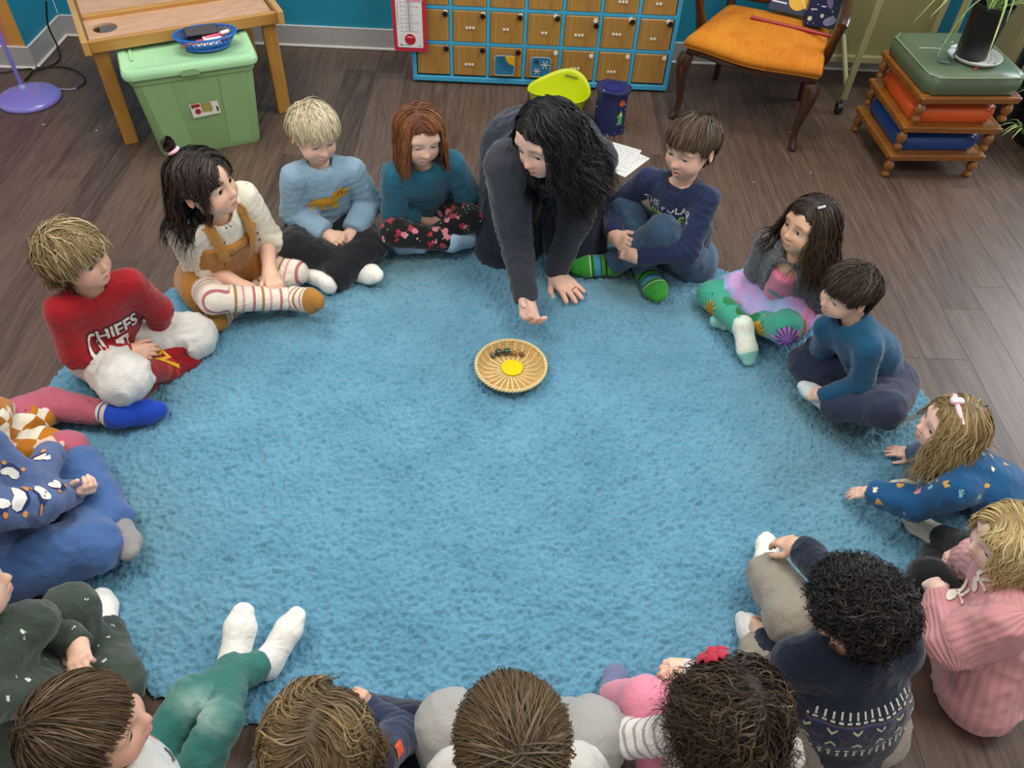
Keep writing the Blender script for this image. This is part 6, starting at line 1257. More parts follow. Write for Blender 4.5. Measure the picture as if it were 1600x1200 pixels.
def girl_redhead():
    J, sc = JN('girl_redhead')
    person('red-haired girl in a teal shirt and black floral leggings', J,
        dict(az=-63, pitch=-11, roll=6, size=.19 * sc, cols=C('#6A3A20', '#8F5730', '#B27E4E', '#4E2A16'), eye=.016, gazev=-30, brow=.35,
             hair=long(len=.98, fringe=.92, taper=.38, part=.10, face=.29, brow=.26, wave=.02, wild=.15, vary=.06, n=2600, sweep=-.1)),
        dict(mat=cloth_mat('teal_jersey', '#1F6076'), slv=.72, loose=1.06, hem=-.01, r=(.048, .045, .044, .036), collar=cloth_mat('teal_rib', '#1C5669')),
        dict(mat=cloth_mat('black_floral', '#0E0F13', pattern=chain(spots(60, .22, ['#5C7A55', '#0E0F13', '#C9C2B0', '#0E0F13']), spots(26, .36, ['#B03A4A', '#D3838F', '#0E0F13', '#A62C3C'], jag=.75))), loose=.95, name='leggings', fold=.002),
        dict(mat=cloth_mat('pale_blue_sock', '#A6C6DE', pattern=toecap('#7FA6CB', .10))), sc=sc, hands=dict(l=dict(palm=(.3, .5, -.7), curl=.45), r=dict(palm=(-.2, .4, -.9), curl=.45)), seed=41, skin=('#E9C2AA', '#D68C76', '#C46A62'), iris='#5b7590')
def boy_navy():
    J, sc = JN('boy_navy')
    P = person('brown-haired boy in a navy shirt hugging his knees in green socks', J,
        dict(az=222, pitch=-8, roll=-4, size=.178 * sc, cols=C('#3A2C20', '#5A4632', '#6E5840', '#241A12'), eye=.018, gazev=-30, mouth=.02, hair=short(lift=.04, messy=.07, comb=(0, .25, 0), vary=.06, trim=dict(brow=.17))),
        dict(mat=cloth_mat('navy_jersey', '#1E2A4C'), loose=.98, hem=-.01, collar=cloth_mat('navy_rib', '#1A2440')),
        dict(mat=cloth_mat('blue_denim', '#364F69', pattern=lambda t, b, co: t.mix(t.ramp(t.noise(co, 7, 3), [(.5, (0, 0, 0)), (.75, (.5, .5, .5))]), b, srgb('#6A86A0'))), loose=.95, name='jeans'),
        dict(mat=cloth_mat('green_sock', '#2F8B2A', pattern=chain(within(.025, .032, '#101812'), within(.05, .072, '#3C86A8'), within(.047, .05, '#0E1410'), within(.078, .082, '#101812'), within(.088, .091, '#C7D8B8')))), sc=sc,
        hands=dict(l=dict(palm=(.2, .5, -.6), curl=.4), r=dict(palm=(.6, .5, -.4), curl=.4)), seed=51, skin=('#E6BBA4', '#D08672', '#B85C58'), iris='#4a5a60')
    pel, nk, lat, fwd, up = P['tf']; bv = bvh_of(P['top']); w = plain('print_grey', '#B9C2CC', .7); g = plain('print_lime', '#8FBF6A', .7)
    decal('lettering', text_bm('THE POLAR', .034 * sc, bold=.0008), nk - up * .048 * sc + lat * .006, -lat, up, bv, w, P['top'][0], P['org'], inside=True)
    decal('lettering', text_bm('BEARS', .044 * sc, bold=.0016), nk - up * .085 * sc + lat * .006, -lat, up, bv, g, P['top'][0], P['org'], inside=True)
    b = bvh_of(P['bottom'])
FLOWERS = dict(mat=None)
def girl_cardigan():
    J, sc = JN('girl_cardigan')
    fl = chain(spots(15, .40, ['#1F7A4A', '#3C9C84', '#236B3A', '#3C9C84'], jag=.5), spots(12, .34, ['#D7A326', '#3C9C84', '#A96CC0', '#C9A020'], jag=.45))
    P = person('dark-haired girl in a grey cardigan over a pink shirt and pastel skirt', J,
        dict(az=203, pitch=4, roll=-4, size=.19 * sc, cols=C('#2A1C14', '#43301F', '#57402C', '#1A110C'), eye=.032, gaze=-25, gazev=10,
             hair=long(len=1.25, fringe=1.15, taper=.25, part=-.10, face=.30, brow=.24, wave=.07, wild=.4, n=2600)),
        dict(mat=cloth_mat('grey_marl', '#77767A', pattern=lambda t, b, co: t.mix(t.ramp(t.noise(t.coord(scale=(60, 60, 220)), 2.2, 3), [(.4, (0, 0, 0)), (.62, (1, 1, 1))]), b, srgb('#34353A'))), loose=1.1, name='cardigan', fold=.006, hem=.02, extra=lambda J, tf: [rc(tf[0] + tf[3] * .115, tf[1] + tf[3] * .055 - tf[4] * .02, .05, .045, op='-', k=.01)]),
        dict(mat=cloth_mat('floral_leggings', '#3C9C84', pattern=fl), loose=1.0, name='leggings', fold=.002),
        dict(mat=cloth_mat('mint_sock', '#DDE5D6', pattern=chain(spots(30, .25, ['#8FCFC0', '#E8D6CF', '#DDE5D6']), toecap('#8ACBBB', .095)))), sc=sc,
        hands=dict(l=dict(palm=(.3, .4, -.7), curl=.4), r=dict(palm=(-.2, .5, -.7), curl=.4)), seed=61, skin=('#D9AE8E', '#C07F62', '#A9605A'), iris='#2a1a12')
    J = P['J']; pel, nk, lat, fwd, up = P['tf']; mid = (pel + nk) / 2
    M2 = np.stack([lat, fwd / .76, up])
    # pink shirt shows between the open fronts
    pr = [cut_rc(pel + up * .04 + fwd * .022, nk - up * .03 + fwd * .018, .098 * sc, .068 * sc, M=np.stack([lat * 1.25, fwd / .82, up]))]
    pr.append(rc(nk, nk + fwd * .05 * sc + up * .06 * sc, .05 * sc, .05 * sc, op='-', k=.006))
    sh = cloth('shirt', pr, [(pel, nk, .1, 0, 0)], cloth_mat('pink_jersey', '#DE7F9B'), P['root'], P['org'], fold=.002)
    bv = bvh_of(sh)
    decal('sequin_print', poly_bm([disc(-.022, .004, .008), disc(-.01, -.006, .007), disc(.004, .002, .012, .006, 8), disc(.018, -.004, .008), disc(.026, .008, .006), disc(-.03, -.010, .005), disc(.0, .016, .006), disc(-.012, .013, .007)], sc), nk - up * .13 * sc, -lat, up, bv, plain('sequin_teal', '#5FA7A2', .3, metal=.3), sh[0], P['org'], inside=True)
    tie = cloth_mat('pastel_skirt', '#B9A3D6', pattern=lambda t, b, co: t.ramp(t.noise(co, 5.5, 2, dist=.6), [(.30, srgb('#8FB4D8')), (.42, srgb('#B3A6DC')), (.52, srgb('#D59BCB')), (.60, srgb('#E0718F')), (.70, srgb('#B39BD8'))]))
    pr = [rc(pel, mid - up * .03, .118 * sc, .108 * sc, M=M2, k=.03)]
    for s, sg in (('r', 1), ('l', -1)):
        hip = pel + sg * lat * .06 * sc; K = J['k' + s]; pr += [rc(hip, K * .62 + hip * .38 + V(0, 0, .006), .086 * sc, .074 * sc, k=.05)]
    pr += [el((J['kl'] + J['kr'] + pel * 2) / 4 + V(0, 0, .0), (.10 * sc, .10 * sc, .05 * sc), k=.04)]
    bl = bvh_of(P['bottom'])
    def flower(c, R, n, col, u):
        for k in range(3):
            r1 = R * (1 - .3 * k); pts = []
            for q in range(n): a = 6.2832 * (q + .5 * (k % 2)) / n; pts.append([(0, 0)] + [(r1 * rr * math.cos(a + da), r1 * rr * math.sin(a + da)) for rr, da in ((.6, -.14), (.9, -.10), (1, 0), (.9, .10), (.6, .14))])
            decal('flower_print', poly_bm(pts), c, u, V(.3, -.2, 1), bl, plain('petal' + col + str(k), col if k != 1 else '#5E3A72' if col == '#B07ACB' else '#8A6A14', .7), P['bottom'][0], P['org'], .0022 + .0006 * k, away=.09, sub=.02, maxd=.088)
    flower(J['kl'] + V(-.01, -.03, .01), .052, 12, '#B07ACB', V(1, .1, 0)); flower(J['kl'] * .9 + J['al'] * .1 + V(.06, .01, .02), .030, 9, '#D7A326', V(1, .1, 0)); flower(J['kr'] * .75 + J['ar'] * .25, .032, 9, '#D7A326', V(.6, -.6, 0)); flower(J['kl'] * .55 + J['al'] * .45, .030, 9, '#D7A326', V(.6, -.6, 0))
    cloth('skirt', pr, [(pel, nk, .1, 0, 0)], tie, P['root'], P['org'], fold=.008, seed=8, ffreq=13)
    b = MB(); tw = P['toW']; b.tube([Vector(tw(p) - P['org']) for p in (V(-.18, .16, .45), V(-.20, .10, .47), V(-.21, .04, .485))], .0045, 8); b.build('hair_clip', plain('silver_clip', '#D9D9DC', .25, metal=.5), P['hair'], True)
def boy_teal():
    J, sc = JN('boy_teal')
    person('dark-haired boy in a plain deep teal sweater and navy pants seen side-on', J,
        dict(az=194, pitch=-8, roll=0, size=.20 * sc, cols=C('#231811', '#3B2A1C', '#4E3A28', '#170F0A'), eye=.02, gazev=-15, hair=short(len=.7, lift=.06, messy=.14, comb=(.05, .2, 0), trim=dict(brow=.15))),
        dict(mat=cloth_mat('deep_teal', '#0E4A6B'), loose=1.14, cuff=True, hem=-.01, name='sweater', collar=cloth_mat('deep_teal_rib', '#0C425F')),
        dict(mat=cloth_mat('navy_twill', '#262E45'), loose=1.18, r=(.085, .064, .062, .055), fold=.006),
        dict(mat=cloth_mat('pale_grey_sock', '#BFC8CC')), sc=sc, hands=dict(l=dict(palm=(-.2, .6, -.7), curl=.35), r=dict(palm=(.3, 0, -1), curl=.4)), seed=71, skin=('#E8BFA8', '#D48E7A', '#BC625C'))
def girl_blue_dress():
    J, sc = JN('girl_blue_dress')
    P = person('blonde girl leaning on both hands in a bright blue floral dress', J,
        dict(az=172, pitch=0, roll=0, size=.205 * sc, cols=C('#86704A', '#AD9468', '#D2BC8E', '#66502F'), eye=.028, gazev=0, brow=.5,
             hair=long(upright=True, drop=(1, .0), len=1.25, fringe=1.1, taper=.2, part=.0, face=.25, brow=.25, wave=.06, wild=.35, n=2800)),
        dict(mat=cloth_mat('blue_floral_dress', '#0E5180', pattern=spots(22, .22, ['#E6DFC8', '#0E5180', '#D9A04A', '#0E5180', '#D98AA6', '#7FBFC8'], jag=.55)), loose=1.12, name='dress', fold=.006, hem=-.03, r=(.052, .05, .054, .040), rhem=.135, cuff=True),
        dict(mat=cloth_mat('black_leggings', '#0D0D11'), loose=1.0, name='leggings'),
        dict(mat=cloth_mat('cream_sock', '#D9D0BE', pattern=bands(.02, [(0, '#D9D0BE'), (.75, '#C9BFAA')], axis=1))), sc=sc, hands=dict(l=dict(palm=(0, 0, -1), curl=.10, spread=.15), r=dict(palm=(0, 0, -1), curl=.08, spread=.18)), seed=81, skin=('#ECC3B0', '#DA8F82', '#C46A66'))
    tw = P['toW']; b = MB()
    b.tube([Vector(tw(p) - P['org']) for p in (V(.30, .05, .36), V(.15, .12, .46), V(0, .14, .49), V(-.15, .12, .46), V(-.30, .05, .36))], .007, 8)
    b.box(tuple(tw(V(.02, .14, .52)) - P['org']), (.035, .02, .014), bev=.005); b.build('hair_clip', plain('pink_clip', '#E9C4CB', .6), P['hair'], True)
def girl_pink():
    J, sc = JN('girl_pink')
    P = person('blonde toddler in a chunky pink knitted sweater and black leggings', J,
        dict(az=177, pitch=-10, roll=0, size=.21 * sc, cols=C('#B39660', '#D2BB86', '#DCCB9E', '#8A7044'), eye=.024, brow=.3, chub=1.08, hair=long(len=.80, fringe=.45, taper=.2, part=.05, face=.28, brow=.18, wave=.05, wild=.6, n=2400)),
        dict(mat=cloth_mat('pink_rib_knit', '#D39496', rib=.017), loose=1.32, name='sweater', fold=.008, hem=-.06, slv=.88, r=(.052, .056, .058, .042), rhem=.132, collar=cloth_mat('pink_knit_collar', '#C8808A'), cuff=True),
        dict(mat=cloth_mat('black_leggings', '#0D0D11'), loose=.85, name='leggings', r=(.08, .08, .07, .045)),
        None, sc=sc, hands=dict(l=dict(palm=(.3, .3, -.9), curl=.85, L=.095), r=dict(palm=(-.1, -.2, -1), curl=.55, L=.095)), seed=91, skin=('#F0CBBA', '#DE978A', '#C66E6A'))
    pel, nk, lat, fwd, up = P['tf']; bv = bvh_of(P['top']); w = plain('cream_yarn', '#E6DCCB', .9)
    for c in ((1.163, 0.946, 0.250), (1.233, 0.992, 0.250)):
        bow = [disc(-.02, .006, .02, .009, 10, .5), disc(.02, .006, .02, .009, 10, -.5), [(-.004, 0), (.004, 0), (.02, -.03), (.012, -.034)], [(-.004, 0), (.004, 0), (-.012, -.034), (-.02, -.03)], disc(0, .004, .007)]
        c = V(*c); d_ = nrm(c - V(0, 0, 2)); h = bv.ray_cast(Vector(c - d_ * .5), Vector(d_), 1.5)
        if h[0] is None: continue
        n_ = np.array(h[1]); n_ = n_ if n_[2] > 0 else -n_; u_ = nrm(V(1, .25, 0) - n_ * (V(1, .25, 0) @ n_))
        decal('yarn_bow', poly_bm(bow, .9), np.array(h[0]), u_, np.cross(n_, u_), bv, w, P['top'][0], P['org'], .005, away=.05)
def boy_curly():
    J, sc = JN('boy_curly')
    def fair(t, b, co):
        s0_ = t.sep(t.attr('torso').outputs['Vector']); s = (s0_[0], s0_[1], t.math('SUBTRACT', s0_[2], .05)); lm = t.sep(t.attr('limb').outputs['Vector'])
        body = t.math('LESS_THAN', lm[2], .5)
        u = t.math('ARCTAN2', s[0], t.math('MULTIPLY', s[1], -1.0)); z = s[2]
        def band(z0, z1): return t.math('MULTIPLY', body, t.math('MULTIPLY', t.math('GREATER_THAN', z, z0), t.math('LESS_THAN', z, z1)))
        c = t.mix(band(.095, .165), b, srgb('#1B2440'))
        for z0, h in ((.090, '#6A4A42'), (.093, '#2D4A8A'), (.166, '#2D4A8A'), (.170, '#6A4A42')): c = t.mix(band(z0, z0 + .0035), c, srgb(h))
        fr = t.math('FRACT', t.math('MULTIPLY', u, 7.0)); tick = t.math('LESS_THAN', t.math('ABSOLUTE', t.math('SUBTRACT', fr, .5)), .13); foot = t.math('LESS_THAN', t.math('ABSOLUTE', t.math('SUBTRACT', fr, .5)), .28)
        wh = srgb('#D9D6CC')
        for a0, a1, m in ((.188, .208, tick), (.178, .184, foot), (.052, .072, tick), (.076, .082, foot)): c = t.mix(t.math('MULTIPLY', band(a0, a1), m), c, wh)
        f2 = t.math('ABSOLUTE', t.math('SUBTRACT', t.math('FRACT', t.math('MULTIPLY', u, 2.4)), .5))
        v1 = t.math('LESS_THAN', t.math('ABSOLUTE', t.math('SUBTRACT', t.math('SUBTRACT', z, .146), t.math('MULTIPLY', f2, .06))), .004)
        c = t.mix(t.math('MULTIPLY', t.math('MULTIPLY', band(.140, .160), v1), t.math('LESS_THAN', f2, .2)), c, srgb('#C9C39A'))
        v2 = t.math('LESS_THAN', t.math('ABSOLUTE', t.math('ADD', t.math('SUBTRACT', z, .116), t.math('MULTIPLY', f2, .06))), .004)
        c = t.mix(t.math('MULTIPLY', t.math('MULTIPLY', band(.1, .12), v2), t.math('LESS_THAN', f2, .2)), c, srgb('#C9C39A'))
        f3 = t.math('SUBTRACT', .5, f2); v3 = t.math('LESS_THAN', t.math('ABSOLUTE', t.math('SUBTRACT', t.math('SUBTRACT', z, .122), t.math('MULTIPLY', t.math('MULTIPLY', f3, f3), .4))), .0035)
        return t.mix(t.math('MULTIPLY', t.math('MULTIPLY', band(.118, .145), v3), t.math('LESS_THAN', f3, .24)), c, srgb('#5A3A38'))
    person('boy with black curls in a navy patterned sweater seen from behind', J,
        dict(az=135, vox=.023, pitch=-12, roll=0, size=.182 * sc, cols=C('#100C0B', '#1E1714', '#2C2420', '#0A0807'), eye=.02, hair=short(len=.50, fringe=.42, taper=.1, lift=.09, messy=.5, n=4200, curl=.026, cfreq=30, rise=.5, width=.012, m=14, rad=.03, guides=120, inset=.90, trim=dict(brow=.15), ragged=.04)),
        dict(mat=cloth_mat('navy_knit', '#111A2E', pattern=fair, bump=.5, weave=400), loose=1.22, cuff=True, hem=-.02, name='sweater', collar=cloth_mat('navy_knit_rib', '#101829'), rhem=.12),
        dict(mat=cloth_mat('grey_cord', '#948A7C'), loose=1.12, r=(.08, .062, .06, .05), fold=.006),
        dict(mat=WHITE_SOCK), sc=sc, hands=dict(l=dict(palm=(.5, .5, -.6), curl=.5), r=dict(palm=(0, .1, -1), curl=.30)), seed=101, skin=('#E3B69C', '#C87F6A', '#B05A54'))
def girl_curly():
    J, sc = JN('girl_curly')
    P = person('girl with brown curls and a red hair bow in a striped shirt', J,
        dict(az=108, vox=.028, pitch=-22, roll=0, size=.205 * sc, cols=C('#332619', '#483725', '#5C4A32', '#20160E'), eyes=True, hair=long(len=.85, fringe=.75, taper=.1, lift=.09, messy=.2, liftvar=.15, n=2600, curl=.042, cfreq=20, width=.013, m=20, rad=.04, inset=.88, guides=70, wild=.5, part=.08, face=.30, brow=.2, vary=.25, sweep=-.1, grav=2.0)),
        dict(mat=cloth_mat('striped_jersey', '#E2DDD5', pattern=bands(.028, [(0, '#E2DDD5'), (.72, '#A79CA3')])), loose=1.05, collar=cloth_mat('cream_rib', '#DDD8D0')),
        dict(mat=cloth_mat('pink_leggings', '#E58CA2'), loose=1.05, name='leggings', fold=.002, crease=.001),
        dict(mat=cloth_mat('mauve_sock', '#6E7396')), sc=sc, hands=dict(l=dict(palm=(.3, .3, -.8), curl=.3, spread=.2), r=dict(palm=(0, .2, -1), curl=.55)), seed=111, skin=('#EAC2AA', '#D48E7A', '#BC625C'))
    tw = P['toW']; c = V(-.11, .22, .50); b = MB(); x = V(1, 0, .15); y = V(0, .8, -.5)
    def pt(u, v, h): 
        nn = nrm(c - CRAN_C); return Vector(tw(c + x * u + y * v + nn * h) - P['org'])
    for k, (ang, L_, wd) in enumerate(((0.3, .15, .085), (2.8, .15, .085), (1.5, .11, .075), (4.1, .13, .06), (5.2, .13, .06))):
        def f(s, t_, ang=ang, L_=L_, wd=wd):
            r = s * L_ * 1.2; wd = wd * 1.2; w = (t_ - .5) * 2 * wd * math.sin(PI * min(s * .62 + .08, 1)); return pt(math.cos(ang) * r - math.sin(ang) * w, math.sin(ang) * r + math.cos(ang) * w, .03 + .05 * math.sin(PI * s) - .025 * abs(t_ - .5) * 2)
        b.grid(f, 7, 5)
    b.lathe([(0, -.006), (.009, -.004), (.010, .003), (0, .007)], tuple(pt(0, 0, .06)), 10)
    o = b.build('hair_bow', cloth_mat('red_ribbon', '#B01E3A', rough=.55, weave=300), P['hair'], True); mo = o.modifiers.new('thick', 'SOLIDIFY'); mo.thickness = .0015
def boy_grey():
    J, sc = JN('boy_grey')
    P = person('brown-haired boy with grey sweatpants and yellow shirt sitting with his back to us', J,
        dict(az=93, vox=.028, pitch=-22, roll=0, size=.215 * sc, cols=C('#54432E', '#69553B', '#7C6747', '#3A2D1E'), hair=short(lift=.05, messy=.06, n=5200, width=.010, crown=(.05, -.36, .36), comb=(0, .05, 0))),
        dict(mat=cloth_mat('mustard_navy_shirt', '#D5A22C', pattern=lambda t, b, co: t.mix(t.math('GREATER_THAN', t.sep(t.attr('limb').outputs['Vector'])[2], .5), b, srgb('#DDDAD2'))), loose=1.12, hem=-.01),
        dict(mat=cloth_mat('grey_fleece', '#A3A19D'), loose=1.12, r=(.082, .070, .066, .05), name='sweatpants'),
        dict(mat=WHITE_SOCK), sc=sc, seed=121, hands=dict(l={}, r={}))
def child_wavy():
    J, sc = JN('child_wavy')
    P = person('child with wavy dark-blond hair in a navy jacket with an orange tag', J,
        dict(az=82, vox=.028, pitch=-26, roll=0, size=.215 * sc, cols=C('#665235', '#80694A', '#9A8256', '#443422'), hair=long(len=.95, fringe=.85, taper=.2, lift=.08, messy=.12, liftvar=.12, n=3200, wave=.13, wfreq=10, wild=.3, inset=.90, part=.05, face=.31, brow=.2, vary=.2, sweep=-.15, m=18, width=.013)),
        dict(mat=cloth_mat('navy_shell', '#162447', rough=.6), loose=1.15, name='jacket', hem=-.02),
        dict(mat=cloth_mat('navy_pants', '#151B33'), loose=1.1, r=(.08, .066, .062, .05)),
        dict(mat=cloth_mat('royal_sock', '#1E56B8', pattern=within(-.05, -.03, '#E4E8EC'))), sc=sc, seed=131, hands=dict(r=dict(palm=(-.3, .2, -.8), curl=.5), l={}))
    pel, nk, lat, fwd, up = P['tf']; J = P['J']; c = J['sr'] * .75 + J['er'] * .25
    bv = bvh_of(P['top']); decal('tag', poly_bm([[(-.022, -.012), (.022, -.012), (.022, .012), (-.022, .012)]]), c + V(0, 0, .01), nrm(J['er'] - J['sr']), V(-.2, .9, .3), bv, plain('orange_tag', '#E4582A', .6), P['top'][0], P['org'], .003)
def boy_print():
    J, sc = JN('boy_print')
    P = person('brown-haired boy in faded green jeans with both white-socked feet stretched out', J,
        dict(az=16, vox=.023, pitch=2, roll=0, size=.205 * sc, cols=C('#463521', '#5A462E', '#6C563A', '#2C2014'), eye=.02, hair=short(lift=.045, messy=.05, n=5200, width=.010, trim=dict(brow=.21), crown=(.03, -.36, .34))),
        dict(mat=cloth_mat('white_print', '#DEDCD6', pattern=spots(13, .25, ['#DEDCD6', '#C8553A', '#DEDCD6', '#D9C94A', '#3A3A40', '#DEDCD6', '#D58B4A'], jag=.6)), loose=1.1, collar=plain('yellow_trim', '#CFC43E', .8)),
        dict(mat=cloth_mat('green_denim', '#2F6E66', pattern=lambda t, b, co: t.mix(t.ramp(t.math('MULTIPLY', t.noise(co, 6, 3), t.ramp(t.math('ABSOLUTE', t.math('SUBTRACT', t.sep(t.attr('limb').outputs['Vector'])[0], .25)), [(0, (1, 1, 1)), (.11, (.35, .35, .35))])), [(.40, (0, 0, 0)), (.66, (.7, .7, .7))]), b, srgb('#A9C6BC'))), loose=.84, name='jeans', cuff=True, r=(.074, .054, .052, .047), end=.95),
        dict(mat=WHITE_SOCK, start=.85, r=1.0), sc=sc, seed=141, hands=dict(l={}, r={}))
    pel, nk, lat, fwd, up = P['tf']; bv = bvh_of(P['top']); J = P['J']; c = nk * .5 + J['sr'] * .5 - up * .04
    for m, pl, l in ((plain('print_dark', '#2A2A30', .7), [disc(-.014, .004, .009), disc(.014, .0, .009)], .0025), (plain('print_white', '#E4DFD6', .7), [disc(-.014, .004, .0055), disc(.014, .0, .0055)], .0034), (plain('print_orange', '#D08A4A', .7), [disc(-.002, -.022, .02, .012)], .0022)):
        decal('face_print', poly_bm(pl), c, -lat, nrm(up + fwd), bv, m, P['top'][0], P['org'], l)
def child_green():
    J, sc = JN('child_green')
    person('child in a dark green sweatsuit with small white sprigs and one white sock', J,
        dict(az=32, vox=.023, pitch=0, roll=0, size=.205 * sc, cols=C('#4A3A28', '#6A5438', '#7A6442', '#2C2014'), eye=.022, hair=short(n=1200, width=.024)),
        dict(mat=cloth_mat('green_sprig', '#39443A', pattern=spots(27, .12, ['#D8D8CC', '#39443A', '#D8D8CC', '#39443A', '#D8D8CC'], jag=.6)), loose=1.22, cuff=True, name='sweatshirt', fold=.006, hem=-.02),
        dict(mat=MATS['green_sprig'], loose=1.18, name='sweatpants', fold=.006),
        dict(mat=WHITE_SOCK, start=.7), sc=sc, hands=dict(l=dict(palm=(0, .3, -1), curl=.5), r=dict(palm=(.2, .4, -.9), curl=.4)), seed=151, skin=('#E8BDA4', '#D08A74', '#BC625C'))
def child_blue():
    J, sc = JN('child_blue')
    P = person('child in a denim-blue sweatsuit printed with white animals and grey socks', J,
        dict(az=15, vox=.023, pitch=0, roll=0, size=.205 * sc, cols=C('#4A3A28', '#6A5438', '#7A6442', '#2C2014'), hair=short(n=1200, width=.024)),
        dict(mat=cloth_mat('blue_fleece', '#52658F'), loose=1.2, cuff=True, name='sweatshirt', fold=.006, hem=-.02),
        dict(mat=cloth_mat('blue_sweatpants', '#436499'), loose=1.2, cuff=True, name='sweatpants', fold=.006),
        dict(mat=cloth_mat('grey_marl_sock', '#8B8A88', weave=200, var=.15), start=.7), sc=sc, hands=dict(l=dict(palm=(-.3, .2, -.8), curl=.3), r=dict(palm=(.3, .4, .5), curl=.55)), seed=161, skin=('#ECC5AE', '#D6907E', '#BC625C'))
    J = P['J']; bv = bvh_of(P['top']); pel, nk, lat, fwd, up = P['tf']
    w = plain('print_white', '#E4DFD6', .7); n = plain('print_navy', '#20275E', .7); o = plain('print_orange', '#D08A4A', .7)
    spots_ = [(J['er'] * .75 + J['wr'] * .25, .9), (J['sr'] * .45 + J['er'] * .55, 1.1), (J['el'] * .5 + J['wl'] * .5, .9), (J['sl'] * .4 + J['el'] * .6, .8), (J['er'] * .95 + J['sr'] * .05 + V(0, -.02, .0), .8), (J['sr'] * .75 + J['er'] * .25, 1.0)]
    for k, (c, s) in enumerate(spots_):
        d_ = nrm((J['wr'] - J['er']) if k in (0, 4) else (J['er'] - J['sr']) if k in (1, 5) else (J['wl'] - J['el']) if k == 2 else (J['el'] - J['sl'])); n_ = V(.25, -.35, 1); n_ = nrm(n_ - d_ * (n_ @ d_)); v0 = np.cross(n_, d_); a = k * 1.1; u = d_ * math.cos(a) + v0 * math.sin(a); v_ = np.cross(n_, u); cc = c
        decal('animal_print', poly_bm([disc(.004, -.006, .030, .019, 14)], s), cc, u, v_, bv, n, P['top'][0], P['org'], .0020, away=.12)
        decal('animal_print', poly_bm([[(-.027, -.004), (-.016, -.014), (.006, -.015), (.02, -.008), (.028, .004), (.030, .014), (.022, .019), (.013, .016), (.004, .012), (-.014, .014), (-.025, .008)]], s), cc, u, v_, bv, w, P['top'][0], P['org'], .0030, away=.12)
        decal('animal_print', poly_bm([disc(.036, -.012, .008, .006, 8)], s), cc, u, v_, bv, o, P['top'][0], P['org'], .0030, away=.12)
        decal('animal_print', poly_bm([disc(-.02, -.026, .007, .006, 8)], s), cc, u, v_, bv, o, P['top'][0], P['org'], .0030, away=.12)
def child_mustard():
    J, sc = JN('child_mustard')
    def chk(t, b, co):
        c = t.n('ShaderNodeTexChecker'); c.inputs['Scale'].default_value = 15; t.l(co, c.inputs['Vector']); return t.mix(c.outputs['Fac'], srgb('#E6E0CC'), srgb('#B97414'))
    m = cloth_mat('mustard_check', '#C8851E', pattern=chk)
    P = person('child in a mustard and white checked dress, rose leggings and a blue sock', J,
        dict(az=15, vox=.028, pitch=-5, roll=0, size=.205 * sc, cols=C('#6A4A2A', '#8A683E', '#A98A58', '#3A2A18'), hair=short(n=1200, width=.024)),
        dict(mat=m, loose=1.15, name='dress', hem=-.03, rhem=.13, fold=.007),
        dict(mat=cloth_mat('rose_leggings', '#B65D70', pattern=spots(24, .10, ['#4A1420', '#B65D70', '#4A1420'])), loose=1.0, name='leggings', fold=.002, end=.80),
        dict(mat=cloth_mat('blue_sock', '#1443B0', pattern=chain(within(-.055, -.035, '#D6CDB8'), within(-.028, -.008, '#D6CDB8'))), start=.55, r=1.1), sc=sc, seed=171)
    J = P['J']; pel, nk, lat, fwd, up = P['tf']; hip = pel - lat * .06
    cloth('skirt', [rc(hip, J['kl'] * .82 + hip * .18 + V(.0, -.03, .008), .095, .055, k=.03, M=np.diag([1, 1, 1.3])), rc(pel + lat * .06, J['kr'] * .75 + pel * .25, .095, .07, k=.04)], [(pel, nk, .1, 0, 0)], m, P['root'], P['org'], fold=.009, seed=4)
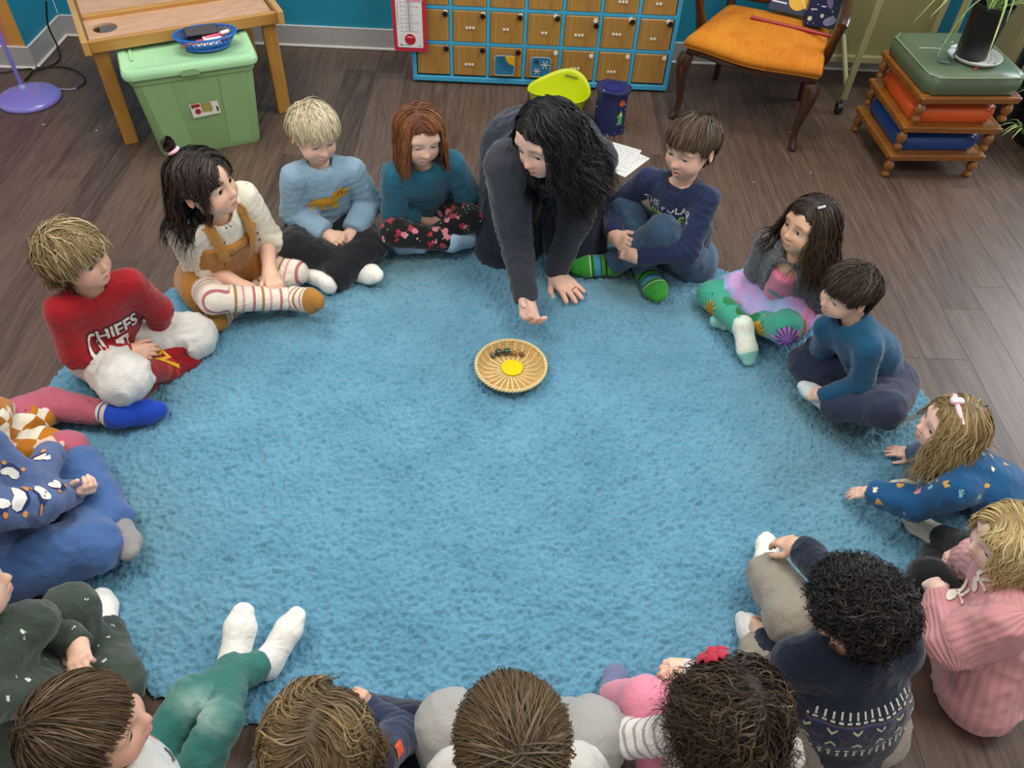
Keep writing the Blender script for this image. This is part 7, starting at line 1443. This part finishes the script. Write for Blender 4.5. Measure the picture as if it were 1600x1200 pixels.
def woman():
    J, sc = JN('woman')
    P = person('woman with long black hair in a charcoal top reaching towards the basket', J,
        dict(az=226, pitch=-18, roll=-8, size=.225, cols=C('#0C0A0A', '#151213', '#221D1D', '#070505'), eye=.022, gazev=-15, chub=.93,
             hair=long(upright=True, drop=(1, .14), len=1.35, fringe=1.2, taper=.15, part=.06, face=.31, brow=.27, wave=.13, wfreq=10, wild=.45, n=3800, m=13, width=.013, lift=.07, guides=90)),
        dict(mat=cloth_mat('charcoal_jersey', '#33363F'), loose=1.0, name='top', r=(.062, .050, .046, .034), rhem=.15, hem=.06, fold=.004, neck=1.2),
        dict(mat=cloth_mat('navy_skirt_cloth', '#171C2E'), loose=1.45, name='trousers', r=(.08, .066, .06, .05)),
        None, sc=sc * 1.35, adult=True, hands=dict(l=dict(palm=(0, 0, -1), curl=.06, spread=.22, L=.178), r=dict(palm=(.25, .5, .5), curl=.30, L=.17, spread=.08)), seed=181, skin=('#E9C0AB', '#CF8A78', '#A84C4C'), iris='#2a1a12')
    J = P['J']; pel, nk, lat, fwd, up = P['tf']; M2 = np.stack([lat, fwd / .8, up]); mid = (pel + nk) / 2
    pr = [rc(pel, mid, .19, .165, M=M2, k=.04), cut_rc(mid, nk - up * .16, .165, .15, M=M2, k=.03)]
    for s, sg in (('r', 1), ('l', -1)): pr += [rc(pel + sg * lat * .09, J['k' + s], .15, .10, k=.06)]
    cloth('pinafore', pr, [(pel, nk, .1, 0, 0)], MATS['navy_skirt_cloth'], P['root'], P['org'], fold=.008, seed=6, vox=.011)
    f = nrm(J['hl'] - J['wl']); x = nrm(np.cross(f, V(0, 0, 1))); b = MB(); c = J['wl'] + f * .178 * .68 + x * (.178 * .062) * -1
    b.tube([Vector(c + .0105 * (x * math.cos(a) + V(0, 0, 1) * math.sin(a)) - P['org']) for a in np.linspace(0, 6.283, 15)], .0016, 6); b.build('ring', plain('gold', '#D8A93C', .25, metal=1), P['root'], True)

for f in (boy_red, girl_overalls, boy_blond, girl_redhead, boy_navy, girl_cardigan, boy_teal, girl_blue_dress, girl_pink, boy_curly, girl_curly, boy_grey, child_wavy, boy_print, child_green, child_blue, child_mustard, woman): f()
